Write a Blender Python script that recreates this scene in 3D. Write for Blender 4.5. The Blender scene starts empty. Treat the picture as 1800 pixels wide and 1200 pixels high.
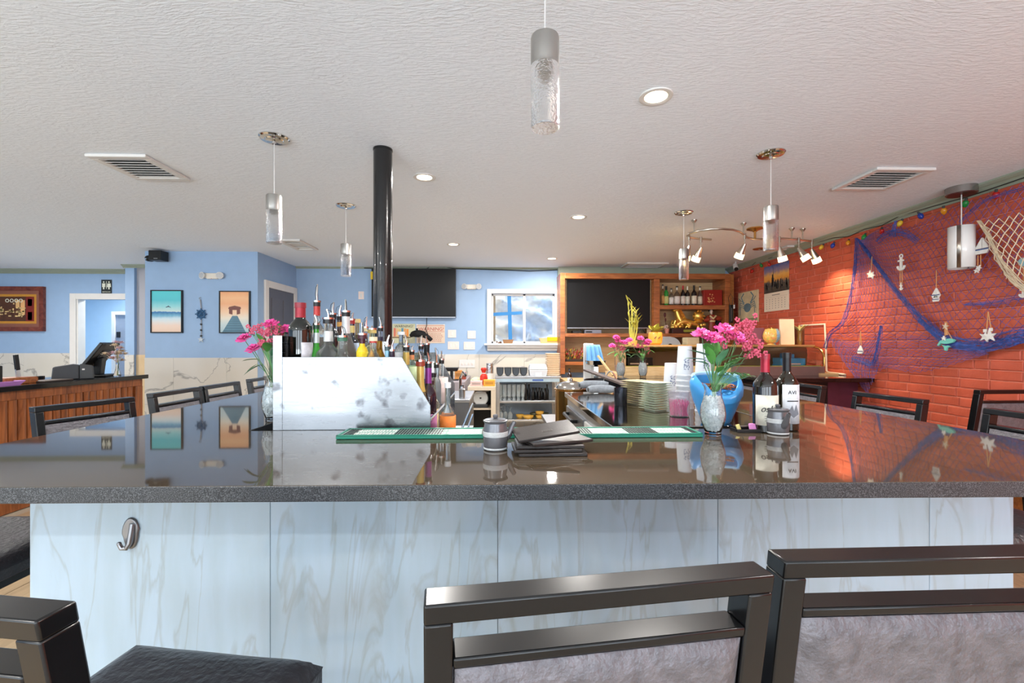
import bpy, math, random
from math import radians, sin, cos, pi
from mathutils import Vector, Matrix, noise as mnoise
random.seed(7)
scn = bpy.context.scene
COL = scn.collection
R = random.uniform

# ---------------------------------------------------------------- camera, world, light
F, CU, CV, TH, ZC = 800.0, 900.0, 605.0, radians(1.7), 1.42
CT, ST = cos(TH), sin(TH)
def at(u, v, Y):
    a, b = (u-CU)/F, -(v-CV)/F
    t = Y/(CT-a*ST)
    return Vector(((a*CT+ST)*t, Y, ZC+b*t))
def atx(u, v, X):
    a, b = (u-CU)/F, -(v-CV)/F
    t = X/(a*CT+ST)
    return Vector((X, (CT-a*ST)*t, ZC+b*t))
def atz(u, v, Z):
    a, b = (u-CU)/F, -(v-CV)/F
    t = (Z-ZC)/b
    return Vector(((a*CT+ST)*t, (CT-a*ST)*t, Z))
cd = bpy.data.cameras.new('camera'); cam = bpy.data.objects.new('camera', cd); COL.objects.link(cam)
cam.location = (0, 0, ZC); cam.rotation_euler = (pi/2, 0, -TH)
cd.sensor_width = 36; cd.lens = 16; cd.shift_y = 5/1800; cd.clip_start = .02
scn.camera = cam
w = bpy.data.worlds.new('sky'); scn.world = w; w.use_nodes = True
w.node_tree.nodes['Background'].inputs[0].default_value = (.80, .88, 1, 1)
w.node_tree.nodes['Background'].inputs[1].default_value = 2.6
def area(name, loc, rot, sx, sy, e, col=(1, 1, 1), shape='RECTANGLE'):
    l = bpy.data.lights.new(name, 'AREA'); l.shape = shape; l.size = sx; l.size_y = sy; l.energy = e; l.color = col
    o = bpy.data.objects.new(name, l); COL.objects.link(o); o.location = loc; o.rotation_euler = rot
    return o
WIN = [(-8.2, -6.2), (-5.8, -3.9), (-3.55, -1.72), (-1.25, .75), (1.2, 3.4)]      # storefront windows behind the camera
for i, (x0, x1) in enumerate(WIN):
    area('window_daylight', ((x0+x1)/2, -3.75, 1.45), (pi/2, 0, 0), x1-x0, 1.9, 34*(x1-x0)/2, (.80, .92, 1))
area('ceiling_fill', (-2.6, -8.6, .02), (pi, 0, 0), 14, 9, 3800, (.84, .94, 1))      # added upward fill lamp brightening the ceiling, standing in for sunlit pavement
vs = scn.view_settings
scn.display_settings.display_device = 'sRGB'
vs.view_transform = 'Standard'; vs.look = 'None'; vs.gamma = 1; vs.use_curve_mapping = False; vs.exposure = .33

# ---------------------------------------------------------------- materials
def lin(c):
    return tuple(((x/255)/12.92 if x/255 <= .04045 else ((x/255+.055)/1.055)**2.4) for x in c)
MATS = {}
def mat(name, col, rough=.5, metal=0, trans=0, ior=1.45, var=.08, vs_=8, bump=0, bs=40, coat=0, em=0, spec=.5, stretch=None, alpha=1, emcol=None):
    if name in MATS: return MATS[name]
    m = bpy.data.materials.new(name); m.use_nodes = True; nt = m.node_tree; b = nt.nodes['Principled BSDF']
    L = lin(col)
    tc = nt.nodes.new('ShaderNodeTexCoord'); mp = nt.nodes.new('ShaderNodeMapping')
    nt.links.new(tc.outputs['Object'], mp.inputs[0])
    if stretch: mp.inputs['Scale'].default_value = stretch
    nz = nt.nodes.new('ShaderNodeTexNoise'); nz.inputs['Scale'].default_value = vs_; nz.inputs['Detail'].default_value = 5
    nt.links.new(mp.outputs[0], nz.inputs['Vector'])
    rp = nt.nodes.new('ShaderNodeValToRGB')
    rp.color_ramp.elements[0].position = .25; rp.color_ramp.elements[1].position = .75
    rp.color_ramp.elements[0].color = (*[x*(1-var) for x in L], 1); rp.color_ramp.elements[1].color = (*[min(1, x*(1+var)) for x in L], 1)
    nt.links.new(nz.outputs[0], rp.inputs[0]); nt.links.new(rp.outputs[0], b.inputs['Base Color'])
    b.inputs['Roughness'].default_value = rough; b.inputs['Metallic'].default_value = metal
    b.inputs['Transmission Weight'].default_value = trans; b.inputs['IOR'].default_value = ior
    b.inputs['Coat Weight'].default_value = coat; b.inputs['Specular IOR Level'].default_value = spec
    b.inputs['Alpha'].default_value = alpha
    if em:
        b.inputs['Emission Color'].default_value = (*lin(emcol or col), 1); b.inputs['Emission Strength'].default_value = em
    if bump:
        n2 = nt.nodes.new('ShaderNodeTexNoise'); n2.inputs['Scale'].default_value = bs; n2.inputs['Detail'].default_value = 6
        nt.links.new(mp.outputs[0], n2.inputs['Vector'])
        bp = nt.nodes.new('ShaderNodeBump'); bp.inputs['Strength'].default_value = bump; bp.inputs['Distance'].default_value = .01
        nt.links.new(n2.outputs[0], bp.inputs['Height']); nt.links.new(bp.outputs[0], b.inputs['Normal'])
    MATS[name] = m
    return m
def node(m, t, **k):
    n = m.node_tree.nodes.new(t)
    for a, v in k.items(): setattr(n, a, v)
    return n
def ramp_mat(name, stops, axis=2, rough=.5, wob=.0, ws=6):
    """flat print: colour bands along a generated axis, wobbled by noise"""
    m = bpy.data.materials.new(name); m.use_nodes = True; nt = m.node_tree; b = nt.nodes['Principled BSDF']
    tc = node(m, 'ShaderNodeTexCoord'); sp = node(m, 'ShaderNodeSeparateXYZ'); nt.links.new(tc.outputs['Generated'], sp.inputs[0])
    nz = node(m, 'ShaderNodeTexNoise'); nz.inputs['Scale'].default_value = ws; nt.links.new(tc.outputs['Generated'], nz.inputs['Vector'])
    mm = node(m, 'ShaderNodeMath', operation='MULTIPLY_ADD'); mm.inputs[1].default_value = wob
    nt.links.new(nz.outputs[0], mm.inputs[0]); nt.links.new(sp.outputs[axis], mm.inputs[2])
    m2 = node(m, 'ShaderNodeMath', operation='SUBTRACT'); m2.inputs[1].default_value = wob*.5; nt.links.new(mm.outputs[0], m2.inputs[0])
    rp = node(m, 'ShaderNodeValToRGB'); e = rp.color_ramp.elements
    while len(e) < len(stops): e.new(.5)
    for i, (p, c) in enumerate(stops): e[i].position = p; e[i].color = (*lin(c), 1)
    nt.links.new(m2.outputs[0], rp.inputs[0]); nt.links.new(rp.outputs[0], b.inputs['Base Color']); b.inputs['Roughness'].default_value = rough
    return m
def marble(name, base, vein, rough=.15, scale=1.5, stretch=(1, 1, 1), width=.03, streak=0, spec=.5):
    m = bpy.data.materials.new(name); m.use_nodes = True; nt = m.node_tree; b = nt.nodes['Principled BSDF']
    tc = node(m, 'ShaderNodeTexCoord'); oi = node(m, 'ShaderNodeObjectInfo'); mp = node(m, 'ShaderNodeMapping'); mp.inputs['Scale'].default_value = stretch
    ad = node(m, 'ShaderNodeVectorMath', operation='ADD'); nt.links.new(tc.outputs['Object'], ad.inputs[0])
    sc = node(m, 'ShaderNodeVectorMath', operation='SCALE'); cb = node(m, 'ShaderNodeCombineXYZ')
    for i in range(3): nt.links.new(oi.outputs['Random'], cb.inputs[i])
    nt.links.new(cb.outputs[0], sc.inputs[0]); sc.inputs['Scale'].default_value = 30; nt.links.new(sc.outputs[0], ad.inputs[1]); nt.links.new(ad.outputs[0], mp.inputs[0])
    nz = node(m, 'ShaderNodeTexNoise'); nz.inputs['Scale'].default_value = scale; nz.inputs['Detail'].default_value = 8; nz.inputs['Distortion'].default_value = 1.2
    nt.links.new(mp.outputs[0], nz.inputs['Vector'])
    s = node(m, 'ShaderNodeMath', operation='SUBTRACT'); s.inputs[1].default_value = .5; nt.links.new(nz.outputs[0], s.inputs[0])
    a = node(m, 'ShaderNodeMath', operation='ABSOLUTE'); nt.links.new(s.outputs[0], a.inputs[0])
    rp = node(m, 'ShaderNodeValToRGB'); e = rp.color_ramp.elements
    e[0].position = 0; e[0].color = (*lin(vein), 1); e[1].position = width; e[1].color = (*lin(base), 1)
    nt.links.new(a.outputs[0], rp.inputs[0]); out = rp.outputs[0]
    n2 = node(m, 'ShaderNodeTexNoise'); n2.inputs['Scale'].default_value = scale*2.2; n2.inputs['Detail'].default_value = 6; nt.links.new(mp.outputs[0], n2.inputs['Vector'])
    r2 = node(m, 'ShaderNodeValToRGB'); r2.color_ramp.elements[0].position = .35; r2.color_ramp.elements[1].position = .7
    k = 1-streak; r2.color_ramp.elements[0].color = (k*1.0, k*.99, k*.95, 1); r2.color_ramp.elements[1].color = (1, 1, 1, 1)
    nt.links.new(n2.outputs[0], r2.inputs[0])
    mx = node(m, 'ShaderNodeMix', data_type='RGBA', blend_type='MULTIPLY'); mx.inputs[0].default_value = 1
    nt.links.new(out, mx.inputs[6]); nt.links.new(r2.outputs[0], mx.inputs[7]); nt.links.new(mx.outputs[2], b.inputs['Base Color'])
    b.inputs['Roughness'].default_value = rough; b.inputs['Specular IOR Level'].default_value = spec
    return m
# -- surfaces
def plaster():
    m = bpy.data.materials.new('knockdown_plaster'); m.use_nodes = True; nt = m.node_tree; b = nt.nodes['Principled BSDF']
    b.inputs['Base Color'].default_value = (*lin((234, 240, 247)), 1); b.inputs['Roughness'].default_value = .75
    tc = node(m, 'ShaderNodeTexCoord')
    n0 = node(m, 'ShaderNodeTexNoise'); n0.inputs['Scale'].default_value = 1.3; nt.links.new(tc.outputs['Object'], n0.inputs['Vector'])
    mx = node(m, 'ShaderNodeVectorMath', operation='MULTIPLY_ADD'); mx.inputs[1].default_value = (.22, .22, .22)
    nt.links.new(n0.outputs['Color'], mx.inputs[0]); nt.links.new(tc.outputs['Object'], mx.inputs[2])
    mp = node(m, 'ShaderNodeMapping'); mp.inputs['Scale'].default_value = (9, 34, 9); nt.links.new(mx.outputs[0], mp.inputs[0])
    n1 = node(m, 'ShaderNodeTexNoise'); n1.inputs['Scale'].default_value = 2.6; n1.inputs['Detail'].default_value = 9; n1.inputs['Roughness'].default_value = .62; n1.inputs['Distortion'].default_value = .3
    nt.links.new(mp.outputs[0], n1.inputs['Vector'])
    rp = node(m, 'ShaderNodeValToRGB'); rp.color_ramp.elements[0].position = .42; rp.color_ramp.elements[1].position = .66; nt.links.new(n1.outputs[0], rp.inputs[0])
    n3 = node(m, 'ShaderNodeTexNoise'); n3.inputs['Scale'].default_value = 1.1; n3.inputs['Detail'].default_value = 2; nt.links.new(tc.outputs['Object'], n3.inputs['Vector'])
    ad = node(m, 'ShaderNodeMath', operation='MULTIPLY_ADD'); ad.inputs[1].default_value = 2.5; nt.links.new(n3.outputs[0], ad.inputs[0]); nt.links.new(rp.outputs[0], ad.inputs[2])
    bp = node(m, 'ShaderNodeBump'); bp.inputs['Strength'].default_value = .6; bp.inputs['Distance'].default_value = .005
    nt.links.new(ad.outputs[0], bp.inputs['Height']); nt.links.new(bp.outputs[0], b.inputs['Normal'])
    return m
def granite(name, dark, fleck, rough, ior=1.5, spec=.5, thr=.62, sc=420, coat=0):
    m = bpy.data.materials.new(name); m.use_nodes = True; nt = m.node_tree; b = nt.nodes['Principled BSDF']
    tc = node(m, 'ShaderNodeTexCoord'); n1 = node(m, 'ShaderNodeTexNoise'); n1.inputs['Scale'].default_value = sc; n1.inputs['Detail'].default_value = 3
    nt.links.new(tc.outputs['Object'], n1.inputs['Vector'])
    rp = node(m, 'ShaderNodeValToRGB'); e = rp.color_ramp.elements; e[0].position = thr-.12; e[0].color = (*lin(dark), 1); e[1].position = thr+.1; e[1].color = (*lin(fleck), 1)
    nt.links.new(n1.outputs[0], rp.inputs[0]); nt.links.new(rp.outputs[0], b.inputs['Base Color'])
    b.inputs['Roughness'].default_value = rough; b.inputs['IOR'].default_value = ior; b.inputs['Specular IOR Level'].default_value = spec; b.inputs['Coat Weight'].default_value = coat
    return m
def wood(name, c1, c2, rough=.4, stretch=(1, 12, 12), scale=3, spec=.5):
    m = bpy.data.materials.new(name); m.use_nodes = True; nt = m.node_tree; b = nt.nodes['Principled BSDF']
    tc = node(m, 'ShaderNodeTexCoord'); oi = node(m, 'ShaderNodeObjectInfo'); mp = node(m, 'ShaderNodeMapping'); mp.inputs['Scale'].default_value = stretch
    ad = node(m, 'ShaderNodeVectorMath', operation='ADD'); nt.links.new(tc.outputs['Object'], ad.inputs[0])
    ml = node(m, 'ShaderNodeMath', operation='MULTIPLY'); ml.inputs[1].default_value = 25; nt.links.new(oi.outputs['Random'], ml.inputs[0]); nt.links.new(ml.outputs[0], ad.inputs[1])
    nt.links.new(ad.outputs[0], mp.inputs[0])
    n1 = node(m, 'ShaderNodeTexNoise'); n1.inputs['Scale'].default_value = scale; n1.inputs['Detail'].default_value = 8; n1.inputs['Distortion'].default_value = .8; nt.links.new(mp.outputs[0], n1.inputs['Vector'])
    rp = node(m, 'ShaderNodeValToRGB'); e = rp.color_ramp.elements; e[0].position = .32; e[0].color = (*lin(c1), 1); e[1].position = .68; e[1].color = (*lin(c2), 1)
    nt.links.new(n1.outputs[0], rp.inputs[0]); nt.links.new(rp.outputs[0], b.inputs['Base Color']); b.inputs['Roughness'].default_value = rough; b.inputs['Specular IOR Level'].default_value = spec
    bp = node(m, 'ShaderNodeBump'); bp.inputs['Strength'].default_value = .12; bp.inputs['Distance'].default_value = .003; nt.links.new(n1.outputs[0], bp.inputs['Height']); nt.links.new(bp.outputs[0], b.inputs['Normal'])
    return m
PLASTER = plaster()
BLUE = mat('blue_wall_paint', (152, 180, 212), .6, bump=.05, bs=60, var=.03)
GREYW = mat('grey_wall_paint', (168, 166, 172), .6, var=.03)
TRIMW = mat('white_trim_paint', (226, 222, 216), .4, var=.03)
CROWN = mat('sage_crown_paint', (152, 160, 142), .5, var=.05)
MARB = marble('white_marble_tile', (214, 208, 198), (160, 156, 150), .12, 1.0, width=.012, streak=.05)
BARTILE = marble('pale_streaked_tile', (182, 203, 220), (172, 187, 198), .09, 1.9, (3.6, 3.6, .6), .03, .08)
GRAN = granite('black_speckled_granite', (68, 58, 46), (132, 116, 94), .035, 1.75, .5, .66, 500)
GRANE = granite('granite_edge', (38, 40, 44), (104, 108, 112), .36, 1.5, .5, .58, 420)
GRANB = granite('black_granite_plain', (10, 10, 11), (50, 52, 54), .05, 1.6, .5, .68, 400)
STEEL = mat('brushed_steel', (206, 208, 212), .30, 1, var=.06, vs_=5, stretch=(1, 1, 14), bump=.02, bs=30)
STEELD = mat('dull_steel', (150, 152, 156), .38, 1, var=.08)
CHROME = mat('polished_chrome', (214, 212, 208), .10, 1, var=.03)
NICKEL = mat('brushed_nickel', (186, 178, 166), .28, 1, var=.05)
BLKMET = mat('black_lacquered_metal', (13, 14, 16), .24, var=.15, spec=.6)
BLKPL = mat('black_plastic', (16, 16, 17), .4, var=.1)
GREYPL = mat('dark_grey_plastic', (58, 60, 62), .45, var=.08)
WHPL = mat('white_plastic', (216, 215, 212), .4, var=.03)
SCREEN = mat('dark_screen', (14, 14, 15), .35, var=.02, spec=.25)
LEATH = mat('black_leather', (44, 43, 48), .34, var=.3, bump=.5, bs=60, spec=.7)
PADM = mat('mauve_grey_leather', (112, 109, 114), .38, var=.3, vs_=40, bump=.45, bs=110, metal=.25)
BRICKM = mat('painted_red_brick', (198, 90, 64), .48, var=.2, vs_=5, bump=.25, bs=35)
MORTAR = mat('edge_lit_mortar', (214, 128, 104), .6, var=.28, vs_=9, bump=.4, bs=60)  # paler than brick: light caught on brick edges put into the mortar colour
WOODC = wood('cherry_wood', (130, 70, 34), (178, 106, 56), .35, (1, 1, 9), 4)
WOODCH = wood('cherry_wood_long', (128, 70, 34), (176, 106, 56), .35, (1.2, 9, 9), 4)
PLY = wood('pale_plywood', (196, 160, 112), (216, 184, 138), .5, (1, 9, 9), 3)
WOODH = wood('host_stand_oak', (104, 54, 26), (166, 96, 50), .34, (14, 14, 1.4), 2)
PINE = wood('pale_pine', (206, 170, 118), (226, 196, 146), .5, (1.5, 9, 9), 4)
PLANK = wood('tan_floor_plank', (176, 150, 116), (204, 178, 142), .32, (12, 1.2, 12), 3)
GLASS = mat('clear_glass', (246, 250, 250), .02, trans=1, ior=1.45, var=.01)
PANE = mat('window_glass', (250, 252, 252), .0, trans=1, ior=1.05, var=.01)
FROST = mat('frosted_glass', (226, 230, 232), .35, trans=.7, ior=1.4, var=.03)
SEEDED = mat('seeded_glass', (244, 246, 248), .06, trans=1, ior=1.35, bump=.5, bs=120, var=.02)
GOLD = mat('polished_gold', (250, 204, 104), .32, .85, var=.12)
BRASS = mat('brass', (196, 150, 84), .25, 1, var=.1)

# ---------------------------------------------------------------- mesh helpers
class MB:
    def __init__(s): s.v = []; s.f = []
    def add(s, vs_, fs):
        o = len(s.v); s.v += [Vector(p) for p in vs_]; s.f += [tuple(i+o for i in f) for f in fs]; return s
    def box(s, x0, x1, y0, y1, z0, z1, M=None):
        p = [Vector((x, y, z)) for z in (z0, z1) for x, y in ((x0, y0), (x1, y0), (x1, y1), (x0, y1))]
        if M is not None: p = [M @ q for q in p]
        return s.add(p, [(3, 2, 1, 0), (4, 5, 6, 7), (0, 1, 5, 4), (1, 2, 6, 5), (2, 3, 7, 6), (3, 0, 4, 7)])
    def ob(s, c, size, rz=0, rx=0, ry=0):
        M = Matrix.Translation(Vector(c)) @ Matrix.Rotation(rz, 4, 'Z') @ Matrix.Rotation(ry, 4, 'Y') @ Matrix.Rotation(rx, 4, 'X')
        a, b, d = (x/2 for x in size)
        return s.box(-a, a, -b, b, -d, d, M)
    def cyl(s, p0, p1, r0, r1=None, n=14, caps=True):
        p0, p1 = Vector(p0), Vector(p1); r1 = r0 if r1 is None else r1
        d = (p1-p0).normalized(); a = d.orthogonal().normalized(); b = d.cross(a)
        vs_ = [p+(a*cos(2*pi*i/n)+b*sin(2*pi*i/n))*r for p, r in ((p0, r0), (p1, r1)) for i in range(n)]
        fs = [(i, (i+1) % n, n+(i+1) % n, n+i) for i in range(n)]
        if caps: fs += [tuple(reversed(range(n))), tuple(range(n, 2*n))]
        return s.add(vs_, fs)
    def lathe(s, prof, o=(0, 0, 0), n=20, sx=1, sy=1, cap=True):
        o = Vector(o); vs_ = []; fs = []; k = len(prof)
        for r, z in prof: vs_ += [o+Vector((cos(2*pi*i/n)*r*sx, sin(2*pi*i/n)*r*sy, z)) for i in range(n)]
        for j in range(k-1): fs += [(j*n+i, j*n+(i+1) % n, (j+1)*n+(i+1) % n, (j+1)*n+i) for i in range(n)]
        if cap: fs += [tuple(reversed(range(n))), tuple(range((k-1)*n, k*n))]
        return s.add(vs_, fs)
    def tube(s, pts, r, n=6, closed=False):
        pts = [Vector(p) for p in pts]; k = len(pts); vs_ = []; fs = []; up = None
        rs = r if isinstance(r, (list, tuple)) else [r]*k
        for j, p in enumerate(pts):
            d = (pts[min(j+1, k-1)]-pts[max(j-1, 0)])
            if closed: d = pts[(j+1) % k]-pts[j-1]
            d = d.normalized() if d.length > 1e-9 else Vector((0, 0, 1))
            a = d.orthogonal().normalized() if up is None else (up-d*up.dot(d)).normalized()
            up = a; b = d.cross(a)
            vs_ += [p+(a*cos(2*pi*i/n)+b*sin(2*pi*i/n))*rs[j] for i in range(n)]
        for j in range(k if closed else k-1):
            q = (j+1) % k
            fs += [(j*n+i, j*n+(i+1) % n, q*n+(i+1) % n, q*n+i) for i in range(n)]
        if not closed: fs += [tuple(reversed(range(n))), tuple(range((k-1)*n, k*n))]
        return s.add(vs_, fs)
    def prism(s, poly, axis, lo, hi):
        n = len(poly); a = 'XYZ'.index(axis)
        def P(p, h):
            q = list(p); q.insert(a, h); return Vector(q)
        return s.add([P(p, lo) for p in poly]+[P(p, hi) for p in poly], [tuple(reversed(range(n))), tuple(range(n, 2*n))]+[(i, (i+1) % n, n+(i+1) % n, n+i) for i in range(n)])
    def ball(s, c, r, n=12, m=8, M=None):
        c = Vector(c); r = r if isinstance(r, (tuple, list)) else (r, r, r); vs_ = []; fs = []
        for j in range(1, m):
            t = pi*j/m
            vs_ += [Vector((r[0]*sin(t)*cos(2*pi*i/n), r[1]*sin(t)*sin(2*pi*i/n), r[2]*cos(t))) for i in range(n)]
        vs_ += [Vector((0, 0, r[2])), Vector((0, 0, -r[2]))]
        for j in range(m-2): fs += [(j*n+i, (j+1)*n+i, (j+1)*n+(i+1) % n, j*n+(i+1) % n) for i in range(n)]
        k = (m-1)*n
        fs += [(k, i, (i+1) % n) for i in range(n)]+[(k+1, (m-2)*n+(i+1) % n, (m-2)*n+i) for i in range(n)]
        return s.add([c+(M @ v if M is not None else v) for v in vs_], fs)
    def sheet(s, P, nu, nv):
        vs_ = [P(i/nu, j/nv) for j in range(nv+1) for i in range(nu+1)]
        return s.add(vs_, [(j*(nu+1)+i, j*(nu+1)+i+1, (j+1)*(nu+1)+i+1, (j+1)*(nu+1)+i) for j in range(nv) for i in range(nu)])
    def build(s, name, m, parent=None, world=False, smooth=35, bevel=0, seg=2, loc=None, label=None, solid=0):
        me = bpy.data.meshes.new(name)
        V = s.v
        if world and parent is not None:
            inv = (Matrix.Translation(parent.location) @ parent.rotation_euler.to_matrix().to_4x4()).inverted()
            V = [inv @ p for p in V]
        me.from_pydata([tuple(p) for p in V], [], s.f); me.update()
        if isinstance(m, (list, tuple)):
            for x in m: me.materials.append(x)
        else: me.materials.append(m)
        if smooth:
            me.polygons.foreach_set('use_smooth', [True]*len(me.polygons)); me.set_sharp_from_angle(angle=radians(smooth))
        o = bpy.data.objects.new(name, me); COL.objects.link(o)
        if parent is not None: o.parent = parent
        if loc is not None: o.location = loc
        if label: o['label'] = label
        if solid:
            k = o.modifiers.new('solid', 'SOLIDIFY'); k.thickness = solid; k.offset = 0
        if bevel:
            k = o.modifiers.new('bevel', 'BEVEL'); k.width = bevel; k.segments = seg; k.limit_method = 'ANGLE'; k.angle_limit = radians(40)
        return o
def thing(name, label, cat, loc=(0, 0, 0), rz=0, group=None):
    o = bpy.data.objects.new(name, None); COL.objects.link(o); o.location = loc; o.rotation_euler = (0, 0, rz); o.empty_display_size = .05
    o['label'] = label; o['category'] = cat
    if group: o['group'] = group
    return o
def tag(o, label, cat, group=None):
    o['label'] = label; o['category'] = cat
    if group: o['group'] = group
    return o
def struct(o, label=None, cat=None):
    o['kind'] = 'structure'
    if label: o['label'] = label
    if cat: o['category'] = cat
    return o
def copy_tree(o, parent=None, loc=None, rz=None, label=None):
    c = o.copy(); COL.objects.link(c); c.parent = parent
    if loc is not None: c.location = loc
    if rz is not None: c.rotation_euler = (0, 0, rz)
    if label: c['label'] = label
    for ch in list(o.children): copy_tree(ch, c)
    return c
def text(s, size, m, parent, loc, rot, name='lettering', align='CENTER', shear=0, ext=.0006):
    cu = bpy.data.curves.new(name, 'FONT'); cu.body = s; cu.size = size; cu.align_x = align; cu.extrude = ext; cu.shear = shear; cu.resolution_u = 3
    t = bpy.data.objects.new(name, cu); COL.objects.link(t)
    me = bpy.data.meshes.new_from_object(t.evaluated_get(bpy.context.evaluated_depsgraph_get()))
    bpy.data.objects.remove(t); me.materials.clear(); me.materials.append(m)
    o = bpy.data.objects.new(name, me); COL.objects.link(o); o.parent = parent; o.location = loc; o.rotation_euler = rot
    return o

# ---------------------------------------------------------------- room shell
ZT = 2.70; YB = 7.6; XR = 3.9; XL = -9.0; YF = -3.4; YBL = 8.0; YP = 6.4; XP0 = at(255, 600, YP).x; XP1 = at(453, 600, YP).x
fl = struct(MB().box(XL-.1, XR+.2, YF-.2, 10.2, -.12, -.008).build('floor', mat('floor_grout', (186, 172, 152), .6), smooth=0), 'tan wood-look plank floor under the bar and stools', 'floor')
pm = None
for (x0, x1, y0, y1) in ((-4.0, -1.4, .2, 4.4), (1.5, 3.8, .2, 4.6)):     # the planks the photo shows, beside the bar
    i = 0; x = x0
    while x < x1-.1:
        y = y0-(i % 3)*.4
        while y < y1:
            if pm is None:
                po = MB().box(0, .196, 0, 1.196, -.01, 0).build('plank', PLANK, fl, bevel=.002, seg=1); pm = po
            else:
                po = pm.copy(); COL.objects.link(po); po.parent = fl
            po.location = (x, y, 0); y += 1.2
        x += .2; i += 1
MB().box(-1.39, 1.49, .2, 1.4, -.01, 0).build('plank_strip', PLANK, fl, smooth=0)
ceil = struct(MB().sheet(lambda s, t: Vector((XL-.1+s*(XR-XL+.3), YF-.2+t*(YB+.34-YF), ZT)), 60, 60).sheet(lambda s, t: Vector((XL-.1+s*4.6, YB+.14+t*2.5, ZT)), 4, 4).box(XL-.1, XR+.2, YF-.2, YB+.14, ZT+.08, ZT+.1).box(XL-.1, XL+4.5, YB+.14, 10.2, ZT+.08, ZT+.1).build('ceiling', PLASTER), 'white hand-textured plaster ceiling', 'ceiling')
# back wall with the pass-through window opening
WX0, WX1 = at(864, 0, YB).x, at(975, 0, YB).x; WZ0, WZ1 = at(900, 603, YB).z, at(900, 516, YB).z
wb = struct(MB().box(XP1-.1, WX0, YB, YB+.14, 0, ZT).box(WX1, XR+.2, YB, YB+.14, 0, ZT).box(WX0, WX1, YB, YB+.14, 0, WZ0).box(WX0, WX1, YB, YB+.14, WZ1, ZT).build('wall_back', BLUE, smooth=0), 'blue painted back wall behind the televisions', 'wall')
ZW = 1.255
x = XP1+.01
while x < at(985, 0, YB).x:
    x1 = min(x+.75, at(985, 0, YB).x+.02)
    MB().box(x+.001, x1-.001, YB-.012, YB, .62, ZW).build('tile', MARB, wb, smooth=0, bevel=.001)
    MB().box(x+.001, x1-.001, YB-.012, YB, 0, .616).build('tile', MARB, wb, smooth=0, bevel=.001); x = x1
# partition block with the two beach pictures and the grey door on its side
wp = struct(MB().box(XP0, XP1, YP, YB+.1, 0, ZT).build('wall_partition', BLUE, smooth=0), 'blue wall block carrying the two beach pictures', 'wall')
for a, b in ((255, 306), (306, 399), (399, 453)):
    MB().box(at(a, 0, YP).x+.001, at(b, 0, YP).x-.001, YP-.012, YP, .6, ZW-.02).build('tile', MARB, wp, smooth=0, bevel=.001)
    MB().box(at(a, 0, YP).x+.001, at(b, 0, YP).x-.001, YP-.012, YP, 0, .597).build('tile', MARB, wp, smooth=0, bevel=.001)
# far left back wall with restroom doorway
DX0, DX1 = at(135, 0, YBL).x, at(224, 0, YBL).x; DZ = at(160, 526, YBL).z
wl = struct(MB().box(XL, DX0, YBL, YBL+.14, 0, ZT).box(DX1, XP0+.2, YBL, YBL+.14, 0, ZT).box(DX0, DX1, YBL, YBL+.14, DZ, ZT).build('wall_back_left', BLUE, smooth=0), 'blue wall behind the host stand with the restroom doorway', 'wall')
xw = DX0-.09
while xw > XL:
    MB().box(max(xw-.78, XL)+.001, xw-.001, YBL-.012, YBL, .6, 1.27).build('tile', MARB, wl, smooth=0, bevel=.001)
    MB().box(max(xw-.78, XL)+.001, xw-.001, YBL-.012, YBL, 0, .597).build('tile', MARB, wl, smooth=0, bevel=.001); xw -= .78
PX0, PX1 = at(220, 0, 7.5).x, at(236, 0, 7.5).x
wc = struct(MB().box(PX0, PX1, 7.5, YBL, 0, ZT).build('wall_pilaster', BLUE, smooth=0), 'narrow blue pilaster right of the restroom doorway', 'wall')
MB().box(PX0, PX1, 7.488, 7.5, 0, 1.25).build('tile', MARB, wc, smooth=0)
wg = struct(MB().box(PX1, XP0+.1, 7.55, YBL, 0, ZT).build('wall_recess', GREYW, smooth=0), 'grey wall recess beside the picture wall', 'wall')
MB().box(PX1, XP0, 7.538, 7.55, 0, 1.25).build('tile', mat('tan_tile', (214, 184, 142), .3), wg, smooth=0)
# restroom corridor beyond the doorway
struct(MB().box(-9, -4.6, 10.0, 10.1, 0, ZT).box(-4.7, -4.6, YBL+.14, 10, 0, ZT).box(-9.1, -9, YBL+.14, 10, 0, ZT).build('wall_corridor', mat('pale_blue_paint', (178, 206, 228), .6, var=.03), smooth=0), 'pale blue corridor wall seen through the restroom doorway', 'wall')
struct(MB().box(XL-.12, XL, YF, YBL, 0, ZT).build('wall_left', BLUE, smooth=0), 'blue side wall out of view at the left', 'wall')
mbw = MB().box(XL, XR+.1, YF-.14, YF, 0, .5).box(XL, XR+.1, YF-.14, YF, 2.4, ZT); xs = XL
for x0, x1 in WIN: mbw.box(xs, x0, YF-.14, YF, .5, 2.4); xs = x1
mbw.box(xs, XR+.1, YF-.14, YF, .5, 2.4)
struct(MB().box(-12, 7, -14, YF-.2, -.12, -.02).build('pavement', mat('pale_concrete', (200, 196, 188), .8), smooth=0), 'pale concrete pavement outside the storefront', 'pavement')
struct(mbw.build('wall_front', TRIMW, smooth=0), 'storefront wall behind the camera', 'wall')
for i, (x0, x1) in enumerate(WIN):
    struct(MB().box(x0, x1, YF-.1, YF-.04, .5, .56).box(x0, x1, YF-.1, YF-.04, 2.34, 2.4).box(x0, x0+.06, YF-.1, YF-.04, .5, 2.4).box(x1-.06, x1, YF-.1, YF-.04, .5, 2.4).build('window_%d' % (i+2), BLKMET, smooth=0), 'storefront window frame behind the camera', 'window')
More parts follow.
